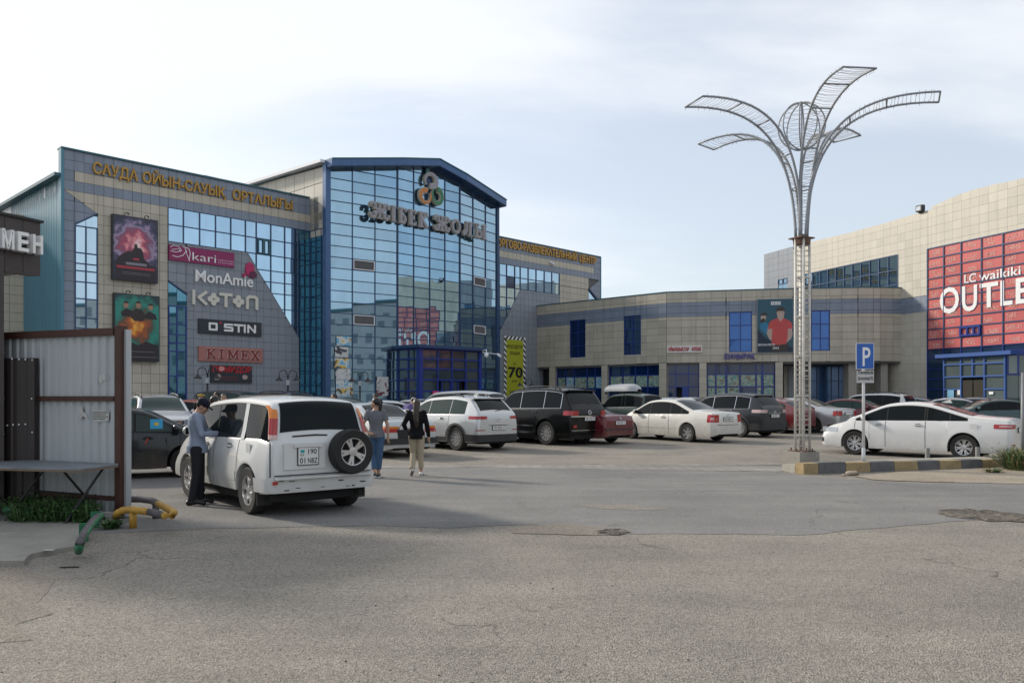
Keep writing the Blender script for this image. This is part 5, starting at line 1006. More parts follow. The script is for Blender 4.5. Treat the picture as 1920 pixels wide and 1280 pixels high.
for k, (px, py, lb) in enumerate(((1739, 867, 'short grey steel stub on the kerb island near the middle of the white saloon'), (1833, 865, 'short grey steel stub on the kerb island beside the rear wheel'))):
    p = V(gp(px, py)); t = MB(); t.tube([(p.x, p.y, g(p.y) + .1), (p.x, p.y, g(p.y) + .37)], .055, 12); o = mk('bollard', t, M('stub_grey', (.22, .22, .21), rough=.6, var=.25, vs_=8), smooth=True, sharp=40); tag(o, lb, 'bollard', 'steel stubs on the kerb island')
p = V(gp(1917, 880)); t = MB(); t.tube([(p.x, p.y, 0), (p.x + .02, p.y, 2.25)], .045, 12); tag(mk('pole', t, M('pole_grey', (.20, .205, .215), rough=.5, var=.15), smooth=True), 'grey steel pole rising from weeds behind the end of the kerb', 'pole')
def rock(px, py, s_, label, seed, n=1):
    p = V(gp(px, py)); rn = random.Random(seed); bm = bmesh.new(); bmesh.ops.create_icosphere(bm, subdivisions=2, radius=1)
    for v in bm.verts: v.co = V((v.co.x * s_[0], v.co.y * s_[1], v.co.z * s_[2])) * rn.uniform(.8, 1.12)
    mb = MB(); mb.add([v.co + V((p.x, p.y, g(p.y) + s_[2] * .55)) for v in bm.verts], [[v.index for v in f.verts] for f in bm.faces]); bm.free(); tag(mk('rock', mb, M('rock_stone', (.30, .25, .19), rough=.9, var=.3, vs_=9), smooth=True, sharp=30), label, 'rock')
rock(1597, 891, (.15, .10, .07), 'pale broken stone lying in front of the kerb', 4); rock(1583, 892, (.07, .05, .03), 'small dark stone left of the pale broken stone', 9)
# ------------------------------------------------------------------ weeds
def weeds(name, label, cat, base_pts, n, h, spread, mats_, kind=None, seed=1):
    rn = random.Random(seed); mb = MB()
    for _ in range(n):
        x, y, gz_ = base_pts(rn); hh = h * rn.uniform(.4, 1.1); a = rn.uniform(0, 6.28); ln = rn.uniform(.1, .5) * spread; tip = V((x + math.cos(a) * ln, y + math.sin(a) * ln, gz_ + hh)); s = V((-math.sin(a), math.cos(a), 0)) * rn.uniform(.006, .014)
        b0 = V((x, y, gz_)); m1 = b0.lerp(tip, .55) + V((0, 0, hh * .15)); k = rn.randrange(len(mats_)); mb.add([b0 - s * .5, b0 + s * .5, m1 + s, m1 - s, tip], [(0, 1, 2, 3), (3, 2, 4)], k)
        for q in range(rn.randint(2, 5)):
            c = b0.lerp(tip, rn.uniform(.3, 1)); a2 = rn.uniform(0, 6.28); d = V((math.cos(a2), math.sin(a2), rn.uniform(-.2, .7))) * rn.uniform(.03, .07); sd_ = V((-math.sin(a2), math.cos(a2), 0)) * rn.uniform(.012, .024); mb.add([c, c + d * .5 + sd_, c + d, c + d * .5 - sd_], [(0, 1, 2, 3)], k)
    o = mk(name, mb, mats_); tag(o, label, cat, kind=kind); return o
m_lf = [M('leaf_dark', (.025, .075, .018), rough=.6), M('leaf_mid', (.045, .115, .028), rough=.6), M('leaf_pale', (.085, .14, .045), rough=.6)]
m_dry = [M('leaf_mid', (.045, .115, .028)), M('leaf_olive', (.10, .12, .04), rough=.7), M('straw', (.28, .22, .11), rough=.8)]
def region(pxa, pya, pxb, pyb):
    def f_(rn): px, py = rn.uniform(pxa, pxb), rn.uniform(pya, pyb); x, y = gp(px, py); return x, y, g(y)
    return f_
weeds('weed_patch', 'dense dark green weeds under the folding table', None, region(20, 958, 172, 986), 1500, .30, .5, m_lf, 'stuff', 2)
def clump(px, py, r):
    x0, y0 = gp(px, py)
    def f_(rn): a, q = rn.uniform(0, 6.28), r * rn.random() ** .6; return x0 + q * math.cos(a), y0 + q * math.sin(a), g(y0)
    return f_
weeds('weed_clump', 'tall green and straw coloured weeds at the foot of the grey pole', 'weeds', clump(1913, 881, .36), 420, .55, 1.3, m_dry, None, 3)
weeds('weed_clump', 'small dry tuft in the dirt left of the tall weeds', 'weeds', clump(1862, 886, .16), 70, .10, .5, m_dry, None, 5)
weeds('weed_clump', 'little green tuft growing at the yellow bent rail', 'weeds', clump(208, 991, .09), 70, .12, .5, m_lf, None, 6)
# ------------------------------------------------------------------ kiosk, fence, table, rails on the left
m_kbrown = M('kiosk_brown', (.045, .036, .034), rough=.5, var=.2, vs_=3); m_fpost = M('brown_paint', (.058, .022, .014), rough=.55, var=.3, vs_=6); m_sheetm = M('galvanised_sheet', (.41, .44, .455), rough=.5, metal=.2, var=.14, vs_=1.5, stretch=(1, 1, .25)); m_dksheet = M('dark_sheet', (.028, .022, .022), rough=.45, var=.15, vs_=2)
def corr(mb, fac, u0_, u1_, z0, z1, o, pitch=.16, depth=.03):
    us_ = []; x = u0_
    while x < u1_: us_ += [(x, 0), (x + pitch * .35, 0), (x + pitch * .47, depth), (x + pitch * .88, depth)]; x += pitch
    us_ = [(min(a, u1_), b) for a, b in us_] + [(u1_, 0)]
    mb.grid([[fac.P(a, z0, o + b) for a, b in us_], [fac.P(a, z1, o + b) for a, b in us_]], flip=True); mb.grid([[fac.P(a, z0, o + b - .006) for a, b in us_], [fac.P(a, z1, o + b - .006) for a, b in us_]])
fr1 = V(gp(229, 971)); frl = V(((8 - CX) / F * fr1.y * 1.075, fr1.y * 1.075)); FF = Fac(frl - (fr1 - frl).normalized() * .8, fr1); fu = FF.u
fe = thing('fence_panel', 'galvanised corrugated fence panel in a brown steel frame with torn paper notices', 'fence', (fr1.x, fr1.y, 0))
zft = FF.z(228, 615); mb = MB(); corr(mb, FF, 0, FF.L - .06, .08, zft - .04, 0); mk('corrugated_sheet', mb, m_sheetm, fe)
mb = MB(); FF.box(mb, FF.L - .06, FF.L + .035, 0, zft + .03, -.06, .075); mk('frame_post', mb, m_fpost, fe)
mb = MB(); FF.box(mb, FF.L + .036, FF.L + .075, .02, zft - .02, -.09, .0); mk('edge_strip', mb, m_sheetm, fe)
mb = MB(); FF.box(mb, 0, FF.L - .077, zft - .10, zft, .034, .085); mk('frame_rail', mb, m_fpost, fe)
zm = FF.z(222, 747); mb = MB(); FF.box(mb, fu(64), FF.L - .077, zm - .035, zm + .035, .034, .08); mk('frame_rail', mb, m_fpost, fe)
zm = FF.z(222, 933); mb = MB(); FF.box(mb, fu(64), FF.L - .077, zm - .03, zm + .03, .034, .08); mk('frame_rail', mb, m_fpost, fe)
m_paper = M('torn_paper', (.44, .44, .42), rough=.8, var=.2, vs_=14)
def paper(pl, o=.036): mb = MB(); FF.poly(mb, [FF.uz(*q) for q in pl], o, o + .003); mk('torn_notice', mb, m_paper, fe)
paper([(177, 769), (193, 768), (209, 770), (208, 788), (196, 791), (178, 789)]); paper([(152, 765), (157, 761), (160, 771), (167, 776), (170, 786), (160, 780), (153, 788), (149, 784), (153, 775)]); paper([(190, 702), (202, 701), (203, 712), (197, 714), (192, 720), (189, 712)])
mb = MB()
for k in range(4): FF.box(mb, fu(178), fu(207 - 5 * (k % 2)), FF.z(190, 773.5 + 4 * k), FF.z(190, 772 + 4 * k), .039, .0405)
mk('notice_print', mb, M('ink', (.06, .06, .06)), fe, kind='stuff')
# dark panel in front
d1 = ray(66, 11.74); DF = Fac(d1 - V((2.2, -.30)), d1 + V((0, .0))); dp = thing('side_panel', 'dark brown corrugated sheet standing in front of the fence, studded with screws', 'panel', (d1.x, d1.y, 0)); zdt = DF.z(65, 671)
mb = MB(); corr(mb, DF, 0, DF.L, .02, zdt, .0, .17, .022); mk('corrugated_sheet', mb, m_dksheet, dp); mb = MB(); DF.box(mb, DF.L - .03, DF.L + .01, .0, zdt, -.06, .03); mk('frame_post', mb, m_dksheet, dp)
for (px, py) in ((8, 672), (25, 673), (38, 673.5), (50, 674), (63, 675), (9, 747), (62, 747), (16, 797), (27, 796), (38, 795.5), (50, 795), (63, 810), (9, 813)):
    a, z = DF.uz(px, py); mb = MB(); mb.lathe([(.012, 0), (.009, .008)], 6, 'Y', c=(0, 0, 0)); o = MB(); c = DF.P(a, z, .026); o.ball(c, .013, 6, 4); mk('screw', o, m_wmetal, dp)
# kiosk with roof sign
ks = ray(76, 13.6); kd_ = V((.40, .917)).normalized(); KF = Fac(ks - kd_ * 3.4, ks); kio = thing('kiosk', 'brown kiosk whose roof band carries big white letters, at the left edge', 'kiosk', (ks.x, ks.y, 0)); z1, z0 = KF.z(75, 418), KF.z(75, 517)
mb = MB(); n = 11
for k in range(n):
    a, b = KF.L * k / n, KF.L * (k + 1) / n; mbp = MB(); KF.box(mbp, a + .004, b - .004, z0, z1, -.25, .0); mk('fascia_panel', mbp, m_kbrown, kio)
mb = MB(); KF.box(mb, 0, KF.L - .02, z0 + .05, z1 - .04, -1.2, -.02); mk('roof_box', mb, m_kbrown, kio)
mb = MB(); KF.box(mb, 0, KF.L + .03, z1, z1 + .04, -1.2, .04); mk('roof_trim', mb, m_black, kio)
mb = MB()
for k in range(5): KF.box(mb, .1 + k * .62, .35 + k * .62, z0 - .05, z0 - .005, -.85, -.05)
mk('soffit_slat', mb, m_kbrown, kio, kind='stuff')
kb = ray(7.5, 11.66); mb = MB(); mb.prism([V((q.x, q.y, 0)) for q in (kb, kb + V((-1.3, 1.9)), kb + V((-3.4, 1.9)), kb + V((-3.4, -.6)), kb + V((-.7, -.6)))], (0, 0, z0 - .01)); mk('kiosk_wall', mb, m_kbrown, kio)
uT = [KF.u(p) for p in (-12, 14, 17, 41, 46, 68)]; zA, zB = KF.z(66, 479), KF.z(66, 446)
for k, ch in enumerate('МЕН'): letters(ch, KF, uT[2 * k], uT[2 * k + 1], zA, zB, m_lwhite, kio, out=.03, depth=.16, bold=.03)
# folding table
t1, t2 = V(gp(222, 975)), None; zt_ = .76; yt = 11.05
tb = thing('folding_table', 'old folding table with a thin board top on crossed steel legs', 'table', ((100 - CX) / F * yt, yt, 0))
def at(px, py, y): return V(((px - CX) / F * y, y, EYE + (HY - py) / F * y))
zt_ = at(100, 878, 10.6).z
def tp(px, py): y = (EYE - zt_) * F / (py - HY); return V(((px - CX) / F * y, y, zt_))
top = [tp(-60, 870), tp(60, 864.5), tp(222, 871.5), tp(222, 872), tp(152, 882), tp(-80, 876)]; mb = MB(); mb.prism(top, (0, 0, .022)); mk('table_top', mb, M('board_top', (.17, .185, .20), rough=.6, var=.3, vs_=4), tb)
mb = MB(); mb.prism([q - V((0, 0, .024)) for q in top], (0, 0, .021)); mk('board_edge', mb, M('bare_board', (.17, .12, .08), rough=.8), tb)
for a, b, w_ in ((at(193, 878, 10.95), V((*gp(116, 989), .0)), .016), (at(120, 884, 10.5), V((*gp(197, 973), .0)), .016), (at(80, 884, 11), V((*gp(6, 980), 0.0)), .014), (at(-40, 880, 10.6), V((*gp(30, 970), 0.0)), .014)):
    mb = MB(); mb.tube([a, b], w_, 6); mk('leg', mb, m_black, tb)
mb = MB(); mb.tube([at(50, 918, 11.0), at(157, 926, 10.9)], .012, 6); mk('stretcher', mb, m_black, tb)
# bent yellow and grey pipe rail
m_yel = M('yellow_paint', (.42, .235, .035), rough=.55, var=.3, vs_=9, bump=.2); m_dk = M('grey_paint', (.085, .075, .08), rough=.6, var=.3, vs_=9); m_grn = M('green_paint', (.012, .15, .065), rough=.5, var=.3, vs_=9)
yr = thing('bent_pipe_rail', 'bent pipe rail painted in worn yellow and grey bands beside the fence post', 'barrier', (*gp(250, 985), 0))
def zpt(px, py, z): y = (EYE - z) * F / (py - HY); return V(((px - CX) / F * y, y, z))
front = [zpt(217, 968, .13), zpt(221, 961, .2), zpt(231, 956, .235), zpt(245, 955, .24), zpt(280, 959, .24), zpt(310, 966, .235), zpt(322, 966, .235), zpt(326, 961, .24), zpt(318, 955, .24), zpt(297, 944, .25), zpt(284, 938, .25), zpt(262, 935.5, .25), zpt(236, 935.5, .25)]
for a, b, mt in ((0, 5, m_yel), (4, 5, m_dk), (5, 10, m_yel), (9, 13, m_dk)):
    seg_ = front[a:b + 1] if b < 13 else front[a:]
    if (a, b) == (4, 5): seg_ = [front[4].lerp(front[5], 0), front[4].lerp(front[5], .95)]
    if (a, b) == (0, 5): seg_ = front[0:5]
    if (a, b) == (5, 10): seg_ = [front[4].lerp(front[5], .95)] + front[5:10]
    mb = MB(); mb.tube(seg_, .046, 12); mk('pipe', mb, mt, yr, smooth=True)
for q, mt in ((front[3] + V((.03, 0, 0)), m_yel), (front[10] + V((.06, 0, 0)), m_dk)):
    mb = MB(); mb.tube([(q.x, q.y, 0), (q.x, q.y, q.z)], .046, 12); mk('pipe_leg', mb, mt, yr, smooth=True)
gr_ = thing('pipe_rail', 'low green pipe rail with a worn top beside the concrete pad', 'barrier', (*gp(168, 1020), 0)); gpts = [zpt(189, 966, .23), zpt(183, 969, .25), zpt(172, 980, .26), zpt(158, 1000, .25), zpt(149, 1020, .22), zpt(147.5, 1032, .06)]
mb = MB(); mb.tube(gpts, .044, 12); mk('pipe', mb, m_grn, gr_, smooth=True)
mb = MB(); mb.tube([q + V((0, 0, .012)) for q in gpts[1:5]], .036, 10); mk('worn_strip', mb, m_dk, gr_, smooth=True)
for px, py in ((178, 985), (157, 1010)):
    q = V(gp(px, py + 4)); mb = MB(); mb.box((q.x, q.y, .1), (.10, .05, .22), .5); mk('pipe_leg', mb, m_grn, gr_)
q0_ = [zpt(10, 955, .16), zpt(55, 957, .16)]; mb = MB(); mb.tube(q0_, .05, 10); tag(mk('green_pipe', mb, m_grn, smooth=True), 'length of green pipe lying behind the weeds under the table', 'pipe')
# litter and sticks on the asphalt
for k, (px, py, l, lb, mt) in enumerate(((130, 1064, .18, 'short dark stick on the asphalt below the concrete pad', m_black), (92, 1041, .10, 'scrap of white paper at the edge of the concrete pad', m_paper))):
    p = V(gp(px, py)); mb = MB(); mb.box((p.x, p.y, .06 if k else .008), (l, .02 if k == 0 else .05, .008), .1); tag(mk('litter_scrap' if k else 'stick', mb, mt), lb, 'litter')
# ------------------------------------------------------------------ cars
m_glassc = M('car_glass', (.008, .011, .012), rough=.03, spec=.13)
m_glass2 = M('car_glass_green', (.03, .05, .045), rough=.03, spec=.22)
m_tyre = M('tyre_rubber', (.018, .0175, .017), rough=.85, var=.15); m_alloy = M('alloy', (.55, .55, .56), rough=.3, metal=.85); m_alloyd = M('alloy_gap', (.015, .015, .016), rough=.7)
m_chrome = M('chrome', (.72, .72, .74), rough=.1, metal=1); m_tail = M('tail_red', (.36, .012, .012), rough=.12, coat=.6); m_tailw = M('tail_clear', (.55, .38, .36), rough=.12, coat=.6); m_amb = M('amber_lens', (.62, .19, .02), rough=.15, coat=.5); m_head = M('headlight', (.42, .45, .47), rough=.06, metal=.35, coat=.8)
m_under = M('underbody', (.010, .010, .010), rough=.95); m_plate = M('plate_white', (.66, .66, .64), rough=.45); m_seam = M('seam', (.012, .012, .013), rough=.8); m_trim = M('dark_trim', (.022, .022, .024), rough=.6, var=.1)
DUST = (.20, .165, .125)
def paint(name, col, metal=0, rough=.28, dust=True, dz=.38, coat=.5, spec=.5): return M('paint_' + name, col, rough=rough, metal=metal, spec=spec, coat=coat, dust=(DUST, dz) if dust else None)
def chaikin(p, k=2):
    for _ in range(k):
        q = [p[0]]
        for a, b in zip(p[:-1], p[1:]): q += [(a[0] * .75 + b[0] * .25, a[1] * .75 + b[1] * .25), (a[0] * .25 + b[0] * .75, a[1] * .25 + b[1] * .75)]
        p = q + [p[-1]]
    return p
def lerp1(p, x):
    if x <= p[0][0]: return p[0][1]
    for a, b in zip(p[:-1], p[1:]):
        if x <= b[0]: return a[1] + (b[1] - a[1]) * (x - a[0]) / max(1e-9, b[0] - a[0])
    return p[-1][1]
class Body:
    def __init__(s, L, W, top, belt, sill, wb, rear, wr, tumble=.34, taper=.075, crown=.035, flare=.012, rend=.13):
        s.L, s.W, s.top, s.belt, s.sill, s.wr, s.tumble, s.taper, s.crown, s.flare, s.rend = L, W, chaikin([(a - L / 2, b) for a, b in top]), [(a - L / 2, b) for a, b in belt], sill, wr, tumble, taper, crown, flare, rend
        s.xr = -L / 2 + rear; s.xf = s.xr + wb; s.ra = wr + .05
    def inset(s, x):
        e = min(x + s.L / 2, s.L / 2 - x); r = s.rend
        return 0 if e >= r else r - math.sqrt(max(0, r * r - (r - max(e, 0)) ** 2))
    def zs(s, x):
        z = s.sill + .03 * (abs(2 * x / s.L) ** 6) + .5 * s.inset(x)
        for xw in (s.xr, s.xf):
            d = abs(x - xw)
            if d < s.ra: z = max(z, s.wr + math.sqrt(s.ra ** 2 - d * d))
        return z
    def zt(s, x): return lerp1(s.top, x) - .35 * s.inset(x)
    def zb(s, x): return min(lerp1(s.belt, x), s.zt(x) - .035)
    def hw(s, x): return s.W / 2 * (1 - s.taper * abs(2 * x / s.L) ** 3.2) - .8 * s.inset(x)
    def side(s, x, z):                              # half width at station x and height z
        zb, w_ = s.zb(x), s.hw(x); z0 = .22; t = (z - z0) / max(.1, zb - z0)
        if t <= 1:
            fl = 0
            for xw in (s.xr, s.xf):
                d = math.hypot(x - xw, z - s.wr)
                if d < s.ra + .14 and z < zb - .05: fl = max(fl, s.flare * (1 - max(0, (d - s.ra)) / .14))
            return w_ - .035 * max(0, .45 - t) ** 1.3 * 2.2 - .055 * max(0, (t - .58) / .42) ** 2 + fl
        w_ = w_ - .055 - .012
        return w_ - s.tumble * (z - zb)
    def ring(s, x):
        zs, zb, zt = s.zs(x), s.zb(x), s.zt(x); hg = zt - zb; rr = min(.085, .5 * hg); P_ = [(s.side(x, zs) - .16, zs + .01), (s.side(x, zs) - .004, zs)]
        for f in (.04, .16, .32, .5, .66, .8, .92, 1.0): z = zs + (zb - zs) * f; P_.append((s.side(x, z), z))
        z1 = zt - rr
        for f in (.03, .35, .7, 1.0): z = zb + .004 + (z1 - zb - .004) * f; P_.append((s.side(x, max(z, zb + .001)), z))
        yr = s.side(x, max(z1, zb + .001))
        for a in (30, 60, 88): P_.append((yr - rr * 1.05 * (1 - math.cos(R(a))), z1 + rr * math.sin(R(a)) * .96))
        ye = P_[-1][0]
        for f in (.66, .33, 0): P_.append((ye * f, zt + s.crown * (1 - f * f) - .004))
        return P_
    def mesh(s):
        xs = set([-s.L / 2, s.L / 2]); x = -s.L / 2
        while x < s.L / 2: xs.add(round(x, 4)); x += .07
        for e in (.002, .008, .02, .04, .065, .095, s.rend): xs |= {-s.L / 2 + e, s.L / 2 - e}
        for xw in (s.xr, s.xf):
            xs = {q for q in xs if abs(abs(q - xw) - s.ra) > .012}
            for k in range(0, 181, 12): xs.add(xw + (s.ra - 1e-5) * math.cos(R(k)))
            xs |= {xw - s.ra - .001, xw + s.ra + .001}
        xs = sorted(xs); rows = []
        for x in xs: r_ = s.ring(x); rows.append([V((x, y, z)) for y, z in r_] + [V((x, -y, z)) for y, z in r_[-2::-1]])
        mb = MB(); mb.grid(rows); n = len(rows[0])
        mb.add(rows[0], [list(range(n))]); mb.add(rows[-1], [list(range(n))[::-1]]); return mb
    # patches on the surface
    def side_patch(s, x0, x1, zlo, zhi, side=1, off=.006, n=10, m=4):
        rows = []
        for i in range(n + 1):
            x = x0 + (x1 - x0) * i / n; a = zlo(x) if callable(zlo) else zlo; b = zhi(x) if callable(zhi) else zhi
            rows.append([V((x, side * (s.side(x, a + (b - a) * j / m) + off), a + (b - a) * j / m)) for j in range(m + 1)])
        return rows
    def top_patch(s, x0, x1, t0, t1, off=.008, n=8, m=8, wf=1.0):
        rows = []
        for i in range(n + 1):
            x = x0 + (x1 - x0) * i / n; e = .02; sl = (s.zt(x + e) - s.zt(x - e)) / (2 * e); nl = math.hypot(sl, 1); ye = s.ring(x)[-4][0] * wf; r_ = []
            for j in range(m + 1):
                t = t0 + (t1 - t0) * j / m; r_.append(V((x - off * sl / nl, t * ye, s.zt(x) + s.crown * (1 - min(1, t * t * wf * wf)) + off / nl)))
            rows.append(r_)
        return rows
    def end_patch(s, end, ya, xb, zlo, zhi, side=1, off=.008, m=3):
        """wraps from y=ya on the end face round the corner to xb metres along the side"""
        xe = end * s.L / 2; rows = []; st = []
        for k in range(5): st.append(('y', ya + (1) * k / 4))
        pts_ = []
        for j in range(m + 1):
            z = zlo + (zhi - zlo) * j / m; yc = s.side(xe, min(z, s.zb(xe) - .001)); r_ = []
            for k in range(4): r_.append(V((xe + end * off, side * (ya + (yc - ya) * k / 3), z)))
            for e in (.008, .03, .07, .12, .5 * (.12 + xb), xb):
                if e > xb: continue
                x = xe - end * e; zz_ = z; r_.append(V((x + end * off * (.7 if e < .05 else 0), side * (s.side(x, min(zz_, s.zb(x) - .001)) + off), zz_)))
            pts_.append(r_)
        return pts_
def surf(name, rows, mt, par, smooth=True, th=0):
    mb = MB(); mb.grid(rows); return mk(name, mb, mt, par, smooth=smooth, keep=True)
RIMS = {}
def wheel_meshes(wr, tw, style):
    k = (round(wr, 3), round(tw, 3), style)
    if k in RIMS: return RIMS[k]
    rr = wr * (.62 if style != 'steel' else .60); h = tw / 2
    t = MB(); t.lathe([(rr, -h * .9), (wr * .93, -h), (wr * .985, -h * .8), (wr, -h * .45), (wr, h * .45), (wr * .985, h * .8), (wr * .93, h), (rr, h * .9), (rr * .97, h * .3), (rr * .97, -h * .3)], 36, 'Y', closed=True)
    r = MB(); r.lathe([(rr * .99, h * .88), (rr * .93, h * .86), (rr * .90, h * .2), (rr * .97, h * .1)], 32, 'Y', closed=True)
    ns = {'five': 5, 'ten': 10, 'split': 7, 'steel': 0, 'six': 6, 'pair': 5}[style]
    for i in range(ns):
        a = 2 * math.pi * i / ns + .3; w0, w1 = {'five': (.062, .046), 'ten': (.030, .022), 'split': (.022, .020), 'six': (.055, .05), 'pair': (.026, .024)}[style]
        for da in ((-.16, .16) if style in ('split', 'pair') else (-.10, .10) if style == 'ten' else (0,)):
            d = V((math.cos(a + da * .4), 0, math.sin(a + da * .4))); d2 = V((math.cos(a + da), 0, math.sin(a + da))); s_ = V((-d.z, 0, d.x)); p0, p1 = d * .04, d2 * rr * .95
            yo0, yo1 = h * .70, h * .80
            r.hexa([p0 - s_ * w0 + V((0, h * .4, 0)), p0 + s_ * w0 + V((0, h * .4, 0)), p1 + s_ * w1 + V((0, h * .5, 0)), p1 - s_ * w1 + V((0, h * .5, 0)), p0 - s_ * w0 * .8 + V((0, yo0, 0)), p0 + s_ * w0 * .8 + V((0, yo0, 0)), p1 + s_ * w1 * .8 + V((0, yo1, 0)), p1 - s_ * w1 * .8 + V((0, yo1, 0))])
    r.lathe([(.07, h * .4), (.065, h * .74), (.03, h * .78)], 16, 'Y')
    if style == 'steel': r.lathe([(.03, h * .8), (rr * .35, h * .72), (rr * .6, h * .80), (rr * .93, h * .7), (rr * .93, h * .5)], 28, 'Y')
    d = MB(); d.lathe([(rr * .96, h * .25), (.01, h * .25)], 28, 'Y')
    out = []
    for nm, mb, mt in (('wheel', t, m_tyre), ('rim', r, m_alloy), ('rim_well', d, m_alloyd)):
        me = bpy.data.meshes.new(nm); me.from_pydata([V(q) for q in mb.v], [], mb.f); me.materials.append(mt); me.polygons.foreach_set('use_smooth', [True] * len(me.polygons)); me.set_sharp_from_angle(angle=R(35)); out.append(me)
    RIMS[k] = out; return out
def add_wheel(par, x, y, z, side, wr, tw, style, steer=0, spin=0, name='wheel'):
    ms = wheel_meshes(wr, tw, style); wv = bpy.data.objects.new(name, ms[0]); COL.objects.link(wv); wv.parent = par; wv.location = (x, y, z); wv.rotation_euler = (0, spin, (0 if side > 0 else math.pi) + steer)
    for nm, me in zip(('rim', 'rim_well'), ms[1:]): o = bpy.data.objects.new(nm, me); COL.objects.link(o); o.parent = wv
    return wv
def plate(par, x, y, z, end, text='', w_=.52, h_=.112, two=False, tilt=0):
    fc = Fac(V((x, y + end * -w_ / 2 * -1 if end > 0 else y + w_ / 2)), V((x, y + w_ / 2 if end > 0 else y - w_ / 2)))
    fc = Fac(V((x, y - w_ / 2)), V((x, y + w_ / 2))) if end > 0 else Fac(V((x, y + w_ / 2)), V((x, y - w_ / 2)))
    mb = MB(); fc.box(mb, -.012, w_ + .012, z - h_ / 2 - .012, z + h_ / 2 + .012, .0, .012); fr_ = mk('plate_frame', mb, m_black, par, keep=True); mb = MB(); fc.box(mb, 0, w_, z - h_ / 2, z + h_ / 2, .012, .016); pl = mk('plate_face', mb, m_plate, fr_, keep=True)
    if two:
        for tx, a, b, zz0, zz1 in (('190', .42, .92, .12, .42), ('01', .06, .40, -.42, -.10), ('NBZ', .45, .95, -.42, -.12), ('KZ', .09, .28, .02, .14)): letters(tx, fc, w_ * a, w_ * b, z + h_ * zz0, z + h_ * zz1, m_black, fr_, out=.0165, depth=.002, bold=.01, joined=True, name='plate_lettering')
        mb = MB(); fc.box(mb, w_ * .10, w_ * .30, z + h_ * .2, z + h_ * .38, .016, .0175); mk('plate_flag', mb, M('flag_teal', (.01, .30, .33)), fr_, keep=True)
    else:
        if text: letters(text, fc, w_ * .08, w_ * .92, z - h_ * .28, z + h_ * .28, m_black, fr_, out=.0165, depth=.002, bold=.01, joined=True, name='plate_lettering')
